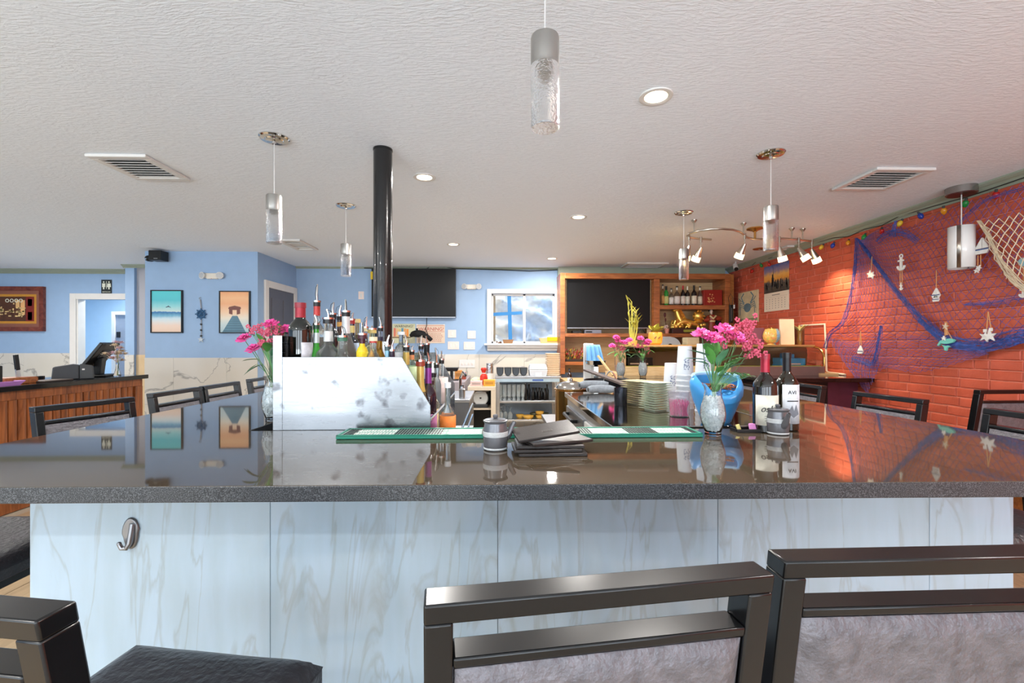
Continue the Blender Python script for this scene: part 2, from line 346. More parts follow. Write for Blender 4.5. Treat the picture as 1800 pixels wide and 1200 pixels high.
# brick wall on the right: mortar slab, then bricks
wr = struct(MB().box(XR+.007, XR+.2, YF-.1, YB+.1, 0, ZT).build('wall_right', MORTAR, smooth=0), 'painted red brick wall hung with fishing nets', 'wall')
BH, BL = .081, .236
def brick_mesh(L, seed):
    rs = random.Random(seed); c = .006; mb = MB()
    y0, y1, z0, z1 = .004, L-.004, .004, BH-.004
    j = lambda: rs.uniform(-.002, .002)
    fr = [(-.003+j(), y0+c+j(), z0+c+j()), (-.003+j(), y1-c+j(), z0+c+j()), (-.003+j(), y1-c+j(), z1-c+j()), (-.003+j(), y0+c+j(), z1-c+j())]
    bk = [(.02, y0, z0), (.02, y1, z0), (.02, y1, z1), (.02, y0, z1)]
    md = [(.004, y0, z0), (.004, y1, z0), (.004, y1, z1), (.004, y0, z1)]
    return mb.add(fr+md+bk, [(3, 2, 1, 0)]+[(k+a, k+(a+1) % 4, k+4+(a+1) % 4, k+4+a) for k in (0, 4) for a in range(4)])
pos = []; rs = random.Random(5)
zi = 0
while zi*BH < ZT-.05:
    y = .8-(zi % 2)*BL/2+rs.uniform(-.03, .03)
    while y < YB:
        short = rs.random() < .13
        L = BL*.5 if short else BL
        if y+L > YB: L = YB-y
        if L > .05: pos.append((y, zi*BH, L)); y += L
        else: break
    zi += 1
def vis(p):
    y, z, L = p; u = 876+F*XR/max(y, .1); v = CV-(z-ZC)*F/max(y, .1)
    return y > 3.0 and v < 777-(1800-u)*.18 and z > .6
vb = sorted([p for p in pos if vis(p)], key=lambda p: p[0])[:300]; vset = set(vb)
proto = {}
for p in vb:
    k = (round(p[2], 2), rs.randrange(4)); y, z, L = p
    if k not in proto:
        o = brick_mesh(L, len(proto)).build('brick', BRICKM, wr, smooth=0); proto[k] = o
    else:
        o = proto[k].copy(); COL.objects.link(o); o.parent = wr
    o.location = (XR+rs.uniform(-.002, .003), y, z)
mb = MB()
for p in pos:
    if p not in vset:
        b = brick_mesh(p[2], rs.randrange(9)); mb.add([v+Vector((XR+rs.uniform(-.002, .003), p[0], p[1])) for v in b.v], b.f)
mb.build('brick_courses', BRICKM, wr, smooth=0)['kind'] = 'stuff'
# crown mouldings and baseboard
def crown(name, p0, p1, n, m=CROWN, sc=1):
    p0, p1, n = Vector(p0), Vector(p1), Vector(n)
    prof = [(0, 0), (.075, 0), (.075, -.014), (.058, -.026), (.04, -.034), (.026, -.05), (.012, -.058), (.012, -.075), (0, -.075)]
    vs_ = [p+n*a*sc+Vector((0, 0, b*sc)) for p in (p0, p1) for a, b in prof]; k = len(prof)
    return struct(MB().add(vs_, [tuple(range(k)), tuple(reversed(range(k, 2*k)))]+[(i, k+i, k+(i+1) % k, (i+1) % k) for i in range(k)]).build(name, m, smooth=0))
tag(crown('trim_1', (XR-.002, .5, ZT), (XR-.002, YB, ZT), (-1, 0, 0)), 'sage green crown moulding along the brick wall', 'moulding')
tag(crown('trim_2', (XP1, YB, ZT), (XR, YB, ZT), (0, -1, 0), sc=.45), 'thin sage moulding on top of the back wall', 'moulding')
tag(crown('trim_3', (XL, YBL, ZT), (DX1, YBL, ZT), (0, -1, 0)), 'sage crown moulding above the restroom doorway', 'moulding')
tag(crown('trim_4', (PX0-.03, 7.5, ZT), (XP0, 7.5, ZT), (0, -1, 0), sc=.7), 'short sage moulding over the blue pilaster', 'moulding')
struct(MB().box(XR-.03, XR-.004, .5, 4.95, 0, .42).build('baseboard_right', WOODCH, smooth=0, bevel=.004), 'tall red-brown wooden baseboard under the brick wall', 'baseboard')
# doors
d1 = struct(thing('door_1', 'grey six-panel door with white casing on the blue side wall', 'door', (XP1, 6.62, 0)))
y0, y1, zt = 6.66, 7.48, 2.24
MB().box(XP1-.01, XP1+.012, y0, y1, .01, zt).build('door_leaf', mat('grey_door_paint', (98, 98, 106), .45, var=.04), d1, world=True, smooth=0, bevel=.002)
for a, b in ((y0+.1, y0+.36), (y0+.46, y0+.72)):
    for c, d in ((.15, .75), (.9, 1.35), (1.5, 2.1)):
        MB().box(XP1+.012, XP1+.02, a, b, c, d).build('panel', MATS['grey_door_paint'], d1, world=True, smooth=0, bevel=.006)
MB().box(XP1, XP1+.028, y0-.1, y0, 0, zt+.1).box(XP1, XP1+.028, y1, y1+.1, 0, zt+.1).box(XP1, XP1+.028, y0, y1, zt, zt+.1).build('casing', TRIMW, d1, world=True, smooth=0, bevel=.005)
MB().box(XP1+.012, XP1+.035, y0+.36, y0+.58, 1.58, 1.66).build('name_plate', BLKPL, d1, world=True, smooth=0, bevel=.003)
d2 = struct(thing('door_2', 'white-cased restroom doorway with a grey door standing open beyond', 'door', (DX0, YBL, 0)))
MB().box(DX0-.1, DX0, YBL-.025, YBL, 0, DZ+.1).box(DX0, DX1, YBL-.025, YBL, DZ, DZ+.1).box(DX1, DX1+.09, YBL-.025, YBL, 0, DZ+.1).build('casing', TRIMW, d2, world=True, smooth=0, bevel=.004)
MB().box(DX0, DX0+.02, YBL, YBL+.14, 0, DZ).box(DX1-.02, DX1, YBL, YBL+.14, 0, DZ).build('jamb', TRIMW, d2, world=True, smooth=0)
MB().box(at(198, 0, 9.0).x, at(204, 0, 9.0).x, 8.97, 9.0, 0, 2.05).box(at(204, 0, 9.0).x, at(240, 0, 9.0).x, 8.97, 9.0, 1.99, 2.05).build('inner_casing', TRIMW, d2, world=True, smooth=0)
dl = MB().box(at(204, 0, 9.0).x, at(240, 0, 9.0).x, 8.99, 9.03, .01, 1.99).build('door_leaf', mat('pale_grey_door', (132, 142, 156), .45), d2, world=True, smooth=0)
MB().box(at(206, 0, 8.98).x, at(211, 0, 8.98).x, 8.96, 8.99, 1.55, 1.66).build('door_sign', BLKPL, d2, world=True, smooth=0)
area('corridor_lamp', (-7.0, 9.0, 2.6), (0, 0, 0), .5, .5, 70, (.92, .97, 1))
# ---------------------------------------------------------------- the bar
ZB = 1.07
xl, xr = -1.755, 1.928
UI = [(xl, 1.155), (xr, 1.117), (xr, 4.55), (1.25, 4.55), (1.25, 1.862), (-1.01, 1.872), (-1.01, 4.55), (xl, 4.55)]
bt = MB().prism(UI, 'Z', ZB-.041, ZB).build('bar_countertop', [GRAN, GRANE], smooth=0, bevel=.003)
for i, p in enumerate(bt.data.polygons): p.material_index = 0 if i < 2 else 1
tag(bt, 'long U-shaped bar top of polished black speckled granite', 'countertop')
pl, pr = at(52, 900, 1.42).x, at(1782, 900, 1.42).x
bb = thing('bar_cabinet', 'pale streaked tile bar base under the black granite top', 'bar', (0, 1.42, 0))
CORE = mat('bar_core_board', (70, 66, 62), .7)
MB().box(pl+.012, pr-.012, 1.432, 1.56, 0, ZB-.042).box(pl+.012, pl+.13, 1.56, 4.5, 0, ZB-.042).box(pr-.13, pr-.012, 1.56, 4.5, 0, ZB-.042).build('core', CORE, bb, world=True, smooth=0)
ju = [52, 475, 875, 1262, 1634, 1782]
for a, b in zip(ju, ju[1:]):
    MB().box(at(a, 0, 1.42).x+.0008, at(b, 0, 1.42).x-.0008, 1.42, 1.432, .004, ZB-.042).build('tile', BARTILE, bb, world=True, smooth=0, bevel=.0012)
for X0, X1 in ((pl, pl+.012), (pr-.012, pr)):
    y = 1.433
    while y < 4.4:
        MB().box(X0, X1, y+.0008, min(y+.7, 4.5)-.0008, .004, ZB-.042).build('tile', BARTILE, bb, world=True, smooth=0, bevel=.0012); y += .7
hp = at(232, 936, 1.42)
hk = thing('purse_hook', 'chrome oval purse hook stuck on the pale bar tile', 'hook', (hp.x, 1.42, hp.z))
MB().prism([(.026*cos(t)*(1 if sin(t) > 0 else .85), .048*sin(t)) for t in [2*pi*i/24 for i in range(24)]], 'Y', -.008, 0).build('back_plate', STEELD, hk, bevel=.004)
MB().tube([(.008, -.006, .03), (.006, -.010, .0), (.004, -.014, -.026), (-.004, -.018, -.040), (-.014, -.021, -.038), (-.020, -.022, -.026)], [.009, .009, .0085, .0075, .007, .006], 10).ball((-.020, -.022, -.024), .0062).build('prong', STEELD, hk)

# ---------------------------------------------------------------- bar stools
def make_stool():
    t = thing('bar_stool', 'x', 'bar stool', group='black metal bar stools around the bar')
    W2 = .225; lean = .16                                        # back posts lean backwards
    def by(z): return -.245-(z-.70)*lean
    # posts run up from the rear legs
    for s in (-1, 1):
        p = [(s*W2, by(.66)), (s*(W2-.034), by(.66))]
        x0, x1 = sorted((s*W2, s*(W2-.034)))
        vs_ = []
        for z in (.60, 1.0945):
            yb = by(z); vs_ += [(x0, yb, z), (x1, yb, z), (x1, yb+.042, z), (x0, yb+.042, z)]
        MB().add(vs_, [(3, 2, 1, 0), (4, 5, 6, 7), (0, 1, 5, 4), (1, 2, 6, 5), (2, 3, 7, 6), (3, 0, 4, 7)]).build('back_post', BLKMET, t, bevel=.003)
    def rail(nm, z0, z1, a=.191):
        vs_ = []
        for z in (z0, z1):
            yb = by(z); vs_ += [(-a, yb, z), (a, yb, z), (a, yb+.042, z), (-a, yb+.042, z)]
        MB().add(vs_, [(3, 2, 1, 0), (4, 5, 6, 7), (0, 1, 5, 4), (1, 2, 6, 5), (2, 3, 7, 6), (3, 0, 4, 7)]).build(nm, BLKMET, t, bevel=.003)
    rail('top_rail', 1.094, 1.12, W2); rail('cross_rail', 1.034, 1.048); rail('lower_rail', .79, .804)
    a = W2-.036
    def pad(s, u):
        z = .808+.222*u; e = min(1, min(s, 1-s)*14, min(u, 1-u)*9); x = -a+2*a*s
        return Vector((x, by(z)+.006-.012*e**.5+.002*sin(x*40+z*30)*e, z))
    mb = MB().sheet(pad, 24, 16); n = len(mb.v)
    mb.sheet(lambda s, u: Vector((-a+2*a*(1-s), by(.808+.222*u)+.036+.01*min(1, s*12, (1-s)*12), .808+.222*u)), 6, 4)
    mb.box(-a, a, by(.82)+.008, by(.92)+.034, .812, .90)
    mb.build('back_pad', PADM, t)
    # seat cushion
    def seat(s, u):
        x = -.24+.48*s; y = -.235+.475*u; e = min(1, min(s, 1-s)*10, min(u, 1-u)*10)
        return Vector((x, y, .685+.035*e**.45+.003*mnoise.noise(Vector((x*9, y*9, 0)))))
    mb = MB().sheet(seat, 24, 24).box(-.24, .24, -.235, .24, .645, .686)
    mb.build('seat', LEATH, t, bevel=.006)
    MB().tube([(.237, -.23, .684), (.237, .236, .684), (-.237, .236, .684), (-.237, -.23, .684)], .0035, 6, True).build('seat_piping', BLKPL, t)
    MB().box(-.22, .22, -.22, .215, .61, .645).build('seat_frame', BLKMET, t, bevel=.003)
    for sx in (-1, 1):
        for sy in (-1, 1):
            MB().add([(sx*.205+dx+sx*k*.02, (.195 if sy > 0 else -.215)+dy+sy*k*.03, .61 if not k else 0) for k in (1, 0) for dx, dy in ((-.016, -.016), (.016, -.016), (.016, .016), (-.016, .016))],
                     [(3, 2, 1, 0), (4, 5, 6, 7), (0, 1, 5, 4), (1, 2, 6, 5), (2, 3, 7, 6), (3, 0, 4, 7)]).build('leg', BLKMET, t, bevel=.002)
    MB().box(-.2, .2, .2, .224, .27, .294).build('footrest', BLKMET, t, bevel=.002)
    for sx in (-1, 1): MB().box(sx*.213-.01, sx*.213+.01, -.22, .21, .22, .244).build('stretcher', BLKMET, t, bevel=.002)
    return t
st0 = make_stool()
ST_ = [((.097, .862), 7.4, 'black bar stool with mauve back pad in the centre foreground'),
       ((.616, .931), .8, 'black bar stool with mauve back pad cropped by the right frame edge'),
       ((-.674, .851), -9, 'black bar stool at bottom left showing its wrinkled leather seat'),
       ((-1.86, 1.72), -90, 'bar stool on the left of the bar whose seat glows brown below the granite edge'),
       ((-1.885, 2.37), -107, 'bar stool in front of the ribbed host stand, left of the bar'),
       ((-1.83, 3.055), -90, 'bar stool below the dolphin picture, left of the bar'),
       ((-1.83, 3.54), -90, 'bar stool between the beach pictures, further along the left bar side'),
       ((-1.86, 4.20), -90, 'farthest bar stool on the left, behind the flower vase'),
       ((2.02, 1.86), 90, 'nearest bar stool on the right bar side, low at the right frame edge'),
       ((2.01, 2.60), 94, 'bar stool on the right bar side just below the point of the blue net'),
       ((2.06, 3.44), 90, 'bar stool on the right bar side beside the maroon counter front'),
       ((2.05, 4.12), 90, 'farthest bar stool on the right, in front of the sushi case'),
       ((3.36, 3.2), 2, 'bar stool pulled away from the bar, close to the brick wall at far right')]
for i, ((x, y), a, lb) in enumerate(ST_):
    if i == 0:
        st0.location = (x, y, 0); st0.rotation_euler = (0, 0, radians(a)); st0['label'] = lb
    else: copy_tree(st0, None, (x, y, 0), radians(a), lb)

# ---------------------------------------------------------------- bottles
PROF = {
 'wine': [(.9, 0), (1, .015), (1, .60), (.93, .66), (.62, .73), (.37, .78), (.34, .82), (.34, 1)],
 'spirit': [(.92, 0), (1, .015), (1, .56), (.94, .62), (.62, .69), (.4, .73), (.36, .78), (.36, 1)],
 'round': [(.6, 0), (.85, .04), (1, .18), (1, .34), (.85, .47), (.5, .57), (.33, .63), (.31, 1)],
 'cone': [(.95, 0), (1, .02), (1, .36), (.85, .46), (.55, .6), (.37, .7), (.33, .78), (.33, 1)],
 'broad': [(.95, 0), (1, .02), (1, .66), (.96, .72), (.7, .78), (.45, .82), (.42, .85), (.42, 1)],
 'slim': [(.92, 0), (1, .015), (1, .68), (.8, .75), (.5, .8), (.45, .84), (.45, 1)]}
def gm(col, clear):
    if clear: return mat('glass_%d_%d_%d' % col, col, .03, trans=.92, ior=1.3, var=.03)
    return mat('dark_glass_%d_%d_%d' % col, col, .06, var=.1, coat=.4, spec=.7)
def rad_at(prof, z):
    for (r0, z0), (r1, z1) in zip(prof, prof[1:]):
        if z0 <= z <= z1: return r0+(r1-r0)*(z-z0)/max(z1-z0, 1e-6)
    return prof[-1][0]
def bottle(label, loc, h, r, style='spirit', glass=(230, 236, 236), clear=True, lab=None, labz=(.14, .48), neck=None, neckz=(.8, .97), cap=(18, 18, 20), capr=None, pour=0, group='liquor bottles on the steel tiers', cat='bottle', liquid=None, n=18, face=(0, 2*pi)):
    t = thing('wine_bottle' if style in ('wine', 'broad') else 'liquor_bottle', label, cat, loc, group=group)
    pf = PROF[style]; n = 4 if style == 'square' else n
    MB().lathe([(a*r, z*h) for a, z in pf], n=n).build('glass', gm(glass, clear), t)
    def band(nm, z0, z1, col, pad=.0012, rough=.5, metal=0):
        zs = [z0+(z1-z0)*i/4 for i in range(5)]
        MB().lathe([(rad_at(pf, z)*r+pad, z*h) for z in zs], n=n).build(nm, mat('%s_%d_%d_%d' % ((nm,)+col), col, rough, metal, var=.12, vs_=40), t)
    if liquid: MB().lathe([(r*.86, .02*h), (r*.86, labz[1]*.8*h)], n=n).build('liquid', gm(liquid, False), t)
    if lab:
        a0, a1 = face; zz = (labz[0]*h, labz[1]*h); k = 14
        mb = MB(); rr = r*1.012+.0008
        full = a1-a0 > 6.2
        mb.sheet(lambda s, u: Vector((cos(a0+(a1-a0)*s)*rr, sin(a0+(a1-a0)*s)*rr, zz[0]+(zz[1]-zz[0])*u)), k, 1)
        mb.build('label', mat('paper_%d_%d_%d' % lab, lab, .6, var=.14, vs_=60), t, solid=.0006)
    if neck: band('neck_label', neckz[0], neckz[1], neck, metal=.3, rough=.35)
    cr = capr or rad_at(pf, 1)*r*1.18
    if cap: MB().cyl((0, 0, h*.975), (0, 0, h+.014), cr, n=12).build('cap', mat('cap_%d_%d_%d' % cap, cap, .35, var=.1), t)
    if pour:
        z0 = h+.012; a = R(0, 6.28); dx, dy = cos(a)*.008, sin(a)*.008
        sp = MB().cyl((0, 0, z0), (0, 0, z0+.008), cr*1.15, n=12).tube([(0, 0, z0), (0, 0, z0+pour*.5), (dx, dy, z0+pour)], [.0065, .005, .0035], 8).build('pour_spout', CHROME, t)
        MB().tube([(-dx, -dy, z0+.01), (-dx*2.4, -dy*2.4, z0+pour*.4), (-dx*1.6, -dy*1.6, z0+pour*.8), (dx, dy, z0+pour)], .0012, 4).build('air_tube', BLKPL, sp)
    return t
# two wine bottles on the bar
zq = ZB
b1 = bottle('red-capsule wine bottle with cream label on the granite bar', (at(1345, 0, 1.80).x, 1.80, zq), .298, .0455, 'wine', (26, 20, 16), False, (226, 222, 206), (.10, .50), (168, 40, 60), (.80, 1.0), (160, 40, 58), None, 0, 'wine bottles on the bar top', 'wine bottle', face=(-2.9, .25))
b2 = bottle('black-capsule wine bottle with white and grey label reading AVI', (at(1383, 0, 1.835).x, 1.835, zq), .302, .0425, 'wine', (28, 24, 14), False, (214, 218, 224), (.10, .62), (24, 25, 28), (.80, 1.0), (18, 18, 20), None, 0, 'wine bottles on the bar top', 'wine bottle', face=(-2.5, -.35))
INK = mat('black_ink', (24, 24, 26), .6)
text('osh', .036, INK, b1, (-.020, -.0475, .085), (pi/2, 0, -.12), shear=.35)
for i in range(3): MB().box(-.030, .008-.004*i, -.0478, -.0470, .068-i*.009, .0690-i*.009).build('label_line', INK, b1, smooth=0)
text('AVI', .021, INK, b2, (-.006, -.0446, .150), (pi/2, 0, -.1))
MB().box(-.026, .018, -.0446, -.0436, .120, .124).build('label_line', INK, b2, smooth=0)
MB().prism([(-.022, .075), (-.006, .105), (.002, .082), (.010, .108), (.02, .07), (.0, .055)], 'Y', -.0446, -.0438).build('label_print', mat('grey_print', (120, 124, 132), .6), b2, smooth=0)

# soy sauce pots
POT = mat('grey_glazed_stoneware', (118, 118, 122), .26, metal=.45, var=.14, vs_=20, bump=.06, bs=60)
GLZ = mat('white_drip_glaze', (206, 208, 208), .3, var=.1, vs_=60, bump=.3, bs=120)
def pot(label, loc, rz, H=.098, r=.041):
    t = thing('soy_sauce_pot', label, 'pot', loc, rz, 'stoneware soy pots on the bar')
    MB().lathe([(r*.86, 0), (r*.93, .004), (r*.98, H*.2), (r*1.02, H*.45), (r*1.0, H*.66), (r*.92, H*.82), (r*.9, H*.9), (r*1.02, H*.985), (r*.96, H), (r*.2, H*.985)], n=28).build('body', POT, t)
    MB().lathe([(r*1.015, H*.46), (r*1.028, H*.47), (r*1.02, H*.62), (r*1.002, H*.63)], n=28, cap=False).build('glaze_band', GLZ, t)
    MB().lathe([(r*.96, .003), (r*.99, .006), (r*.96, .009)], n=28, cap=False).build('foot_ring', GLZ, t)
    ld = MB().lathe([(r*.86, H*.985), (r*.84, H*1.02), (r*.4, H*1.05), (r*.1, H*1.055)], n=24).build('lid', POT, t)
    MB().lathe([(.005, H*1.05), (.008, H*1.08), (.0095, H*1.14), (.007, H*1.18), (.001, H*1.19)], n=12).build('knob', POT, ld)
    MB().tube([(r*.8, 0, H*.36), (r*1.15, 0, H*.5), (r*1.36, 0, H*.72), (r*1.62, 0, H*.9)], [.014, .0125, .009, .0075], 12).build('spout', POT, t)
    MB().tube([(r*1.6, 0, H*.885), (r*1.635, 0, H*.912)], [.0045, .0045], 8).build('spout_hole', BLKPL, t)
    return t
q = atz(871, 789, ZB); pot('grey stoneware soy pot with white glaze band beside the menu folders', (q.x, q.y, ZB), radians(15))
q = atz(1367, 762, ZB); pot('grey stoneware soy pot with its spout facing forward before the wine bottles', (q.x, q.y, ZB), radians(-88))

# check presenters
FOLD = mat('dark_brown_leatherette', (46, 40, 38), .30, var=.15, bump=.08, bs=200)
def folder(label, c, rz, rx=0, ry=0, s=1):
    t = thing('menu_folder', label, 'folder', c, rz, 'check folders stacked on the bar'); t.rotation_euler = (rx, ry, rz)
    MB().ob((0, 0, .0075), (.215*s, .125*s, .0035)).build('cover', FOLD, t, bevel=.0012)
    MB().ob((0, 0, .0018), (.215*s, .125*s, .0035)).build('back_cover', FOLD, t, bevel=.0012)
    MB().ob((0, -.06*s, .0047), (.215*s, .006, .0093)).build('spine', FOLD, t, bevel=.002)
    return t
FB = at(965, 803, 1.42); fx = FB.x; fy = 1.475
for i, (dx, rz, lb) in enumerate([(.012, .02, 'lowest black check folder in the stack on the bar'), (-.004, .05, 'second black check folder from the bottom of the stack'), (.006, .03, 'third black check folder from the bottom of the stack'), (.03, .35, 'angled black check folder poking out under the top one')]):
    folder(lb, (fx+dx, fy+.01*i, ZB+.0005+.0100*i), rz)
tf = folder('top dark brown check folder lying tilted with a small embossed plate', (fx-.004, fy+.035, ZB+.058), .16, radians(9), radians(-7), .95)
MB().box(-.012, .022, -.02, -.006, .0093, .0098).build('embossed_plate', mat('embossed_frame', (120, 110, 104), .3, .5), tf, smooth=0)
MB().box(-.0105, .0205, -.0185, -.0075, .0098, .0100).build('plate_centre', FOLD, tf, smooth=0)

# bar mats
MATG = mat('green_rubber', (26, 128, 104), .35, var=.08); MATK = mat('black_rubber', (14, 18, 18), .5); MATT = mat('pale_green_rubber', (150, 180, 168), .4)
WHT = mat('white_print', (236, 236, 232), .5)
for (u0, u1, lb) in ((590, 921, 'green rubber bar mat in front of the steel bottle panel'), (923, 1236, 'green rubber bar mat behind the menu folders')):
    y0, y1, z0 = 1.69, 1.835, ZB+.001
    x0, x1 = at(u0, 0, y0).x, at(u1, 0, y0).x
    t = thing('bar_mat', lb, 'bar mat', ((x0+x1)/2, (y0+y1)/2, z0), group='green bar mats')
    MB().box(x0, x1, y0, y1, z0, z0+.011).box(x0, x1, y0, y0+.01, z0+.011, z0+.015).box(x0, x1, y1-.01, y1, z0+.011, z0+.015).box(x0, x0+.01, y0, y1, z0+.011, z0+.015).box(x1-.01, x1, y0, y1, z0+.011, z0+.015).build('rubber_tray', MATG, t, world=True, smooth=0, bevel=.002)
    MB().box(x0+.01, x1-.01, y0+.01, y1-.01, z0+.0112, z0+.0118).build('tray_floor', MATT, t, world=True, smooth=0)
    mb = MB(); wb_ = MB(); x = x0+.02; L = x1-x0
    lets = [(x0+L*.08, x0+L*.30), (x0+L*.55, x0+L*.76)] if u0 == 590 else [(x0+L*.38, x0+L*.58), (x0+L*.76, x0+L*.95)]
    while x < x1-.02:
        if not any(a < x < b for a, b in lets): mb.box(x, x+.005, y0+.014, y1-.014, z0+.0115, z0+.0142)
        x += .0105
    mb.build('ridges', MATK, t, world=True, smooth=0)['kind'] = 'stuff'
    for a, b in lets:
        x = a
        while x < b:
            wd = R(.003, .006)
            for k in range(2):
                wb_.box(x, x+wd, y0+.032+k*.05+R(-.006, .006), y0+.058+k*.05, z0+.0115, z0+.0135)
            x += wd+R(.005, .009)
    wb_.build('lettering', WHT, t, world=True, smooth=0)['kind'] = 'stuff'

# ---------------------------------------------------------------- vases and flowers
PINK = mat('pink_petal', (232, 82, 160), .55, var=.22, vs_=60); PINK2 = mat('rose_petal', (196, 78, 104), .55, var=.25, vs_=60)
LEAF = mat('green_leaf', (84, 142, 66), .4, var=.25, vs_=30); LEAF2 = mat('blue_green_leaf', (88, 140, 104), .45, var=.25, vs_=30); STEM = mat('green_stem', (96, 128, 84), .5)
PEB = mat('white_pebble', (236, 243, 248), .35, var=.25, vs_=90)
def carnation(seed, r):
    rs = random.Random(seed); mb = MB()
    for ring, (k, rr, zz, tilt) in enumerate(((9, 1, 0, .25), (8, .78, .16, .6), (6, .5, .3, 1.0), (4, .25, .4, 1.3))):
        for i in range(k):
            a = 2*pi*(i+rs.random()*.5)/k+ring; wd = 2.6*rr/k+.25
            base = Vector((0, 0, zz*r-.25*r)); d = Vector((cos(a), sin(a), 0)); s = Vector((-sin(a), cos(a), 0))
            vs_ = [base]
            for m_ in range(5):
                q = -1+m_*.5; L = r*rr*(1-.16*q*q)*(1+rs.uniform(-.1, .1))
                vs_.append(base+d*L*.75*cos(tilt)+s*q*wd*r*.45+Vector((0, 0, L*sin(tilt)*.75+rs.uniform(-.05, .05)*r)))
            for m_ in range(5):
                q = -1+m_*.5; L = r*rr*(1-.2*q*q)*(1+rs.uniform(-.08, .1))
                vs_.append(base+d*L*cos(tilt*.7)+s*q*wd*r*.5+Vector((0, 0, L*sin(tilt)*.85+rs.uniform(-.12, .12)*r)))
            mb.add(vs_, [(0, 1, 2), (0, 2, 3), (0, 3, 4), (0, 4, 5)]+[(1+j, 6+j, 7+j, 2+j) for j in range(4)])
    return mb
def leafm(L, W, curl=.25):
    mb = MB(); n = 6; vs_ = []
    for i in range(n+1):
        t = i/n; w_ = W*sin(pi*min(1, t*.93+.07))**.8; z = -curl*L*t*t
        vs_ += [(-w_, L*t, z+w_*.25), (0, L*t, z), (w_, L*t, z+w_*.25)]
    return mb.add(vs_, [(i*3+j, i*3+j+1, i*3+j+4, i*3+j+3) for i in range(n) for j in range(2)])
def place(mb, p, d, up=Vector((0, 0, 1))):
    d = Vector(d).normalized(); x = d.cross(up)
    x = x.normalized() if x.length > 1e-4 else Vector((1, 0, 0)); z = x.cross(d)
    M = Matrix((x, d, z)).transposed().to_4x4(); M.translation = Vector(p)
    out = MB(); out.add([M @ v for v in mb.v], mb.f); return out
VASEP = [(.62, 0), (.66, .02), (.62, .05), (.66, .08), (.95, .30), (1.0, .42), (.93, .56), (.72, .74), (.64, .86), (.70, .95), (.86, 1.0)]
def vase(label, loc, H, r, group='glass vases of pebbles and flowers'):
    t = thing('flower_vase', label, 'vase', loc, group=group)
    out = [(a*r, z*H) for a, z in VASEP]; inn = [(max(a*r-.0022, .001), max(z*H, .014)) for a, z in reversed(VASEP[1:])]
    MB().lathe(out+inn, n=24).build('glass', GLASS, t)
    rs = random.Random(len(label)); mb = MB()
    for k in range(620):
        z = rs.uniform(.09, .76); rr = (rad_at(VASEP, z)*r-.008); a = rs.uniform(0, 6.28); q = rr*(1 if rs.random() < .8 else rs.random())
        mb.ball((cos(a)*q, sin(a)*q, z*H), (rs.uniform(.003, .0055),)*3, 5, 4)
    mb.lathe([(rad_at(VASEP, z)*r-.009, z*H) for z in (.09, .2, .35, .5, .65, .75)], n=16)
    mb.build('pebbles', PEB, t, smooth=0)['kind'] = 'stuff'
    return t
def bouquet(label, root, flowers, clusters, leaves, r=.024, seed=1, group='artificial pink bouquets'):
    """root: where the stems stand; flowers / clusters: world points; leaves: (point, dir, length, width)"""
    root = Vector(root); rs = random.Random(seed)
    t = thing('pink_bouquet', label, 'flowers', root, group=group)
    mb = MB()
    for p, k in [(p, 1) for p in flowers]+[(p, .7) for p in clusters]:
        p = Vector(p); m1 = root.lerp(p, .5)+Vector((rs.uniform(-.01, .01), rs.uniform(-.01, .01), .015))
        mb.tube([root+Vector((rs.uniform(-.006, .006), rs.uniform(-.006, .006), 0)), root.lerp(p, .25)*.4+(root+Vector((0, 0, (p.z-root.z)*.35)))*.6, m1, p], .0018*k, 5)
    mb.build('stem', STEM, t, world=True)
    for i, p in enumerate(flowers):
        d = (Vector(p)-root).normalized()*.5+Vector((0, -.55, .55)); c = carnation(seed*10+i, r)
        M = Vector((0, 0, 1)).rotation_difference(d.normalized()).to_matrix().to_4x4(); M.translation = Vector(p)
        o = MB(); o.add([M @ v for v in c.v], c.f); o.build('flower', PINK, t, world=True, smooth=60)
    for i, p in enumerate(clusters):
        o = MB()
        for k in range(16):
            c = Vector(p)+Vector((rs.gauss(0, r*.55), rs.gauss(0, r*.4), rs.gauss(0, r*.45))); s_ = r*.24
            for j in range(5):
                a = j*1.257+rs.random(); o.ball(c+Vector((cos(a)*s_*.7, -.002, sin(a)*s_*.7)), (s_*.5, s_*.25, s_*.5), 5, 4)
        o.build('blossom_cluster', PINK2, t, world=True)['kind'] = 'stuff'
    for i, (p, d, L, W) in enumerate(leaves):
        d = Vector(d).normalized()
        mb = place(leafm(L, W, rs.uniform(.05, .35)), p, d)
        q = root+Vector((0, 0, max(.02, (Vector(p).z-root.z)*.45)))
        mb.tube([q, q.lerp(Vector(p), .5)+Vector((0, 0, .01)), p], .0013, 4)
        mb.build('leaf', LEAF if i % 3 else LEAF2, t, world=True, smooth=60)
    return t
def fern(root, p, d, L, n, rs):
    p, d = Vector(p), Vector(d).normalized(); out = []
    for i in range(n):
        t = i/n; q = p+d*L*t+Vector((0, 0, -L*.25*t*t)); s = 1 if i % 2 else -1; side = d.cross(Vector((0, 0, 1))).normalized()
        out.append((q, d*.8+side*s*.7+Vector((0, 0, rs.uniform(-.5, .1))), L*.36*(1-.5*t), L*.05))
    return out
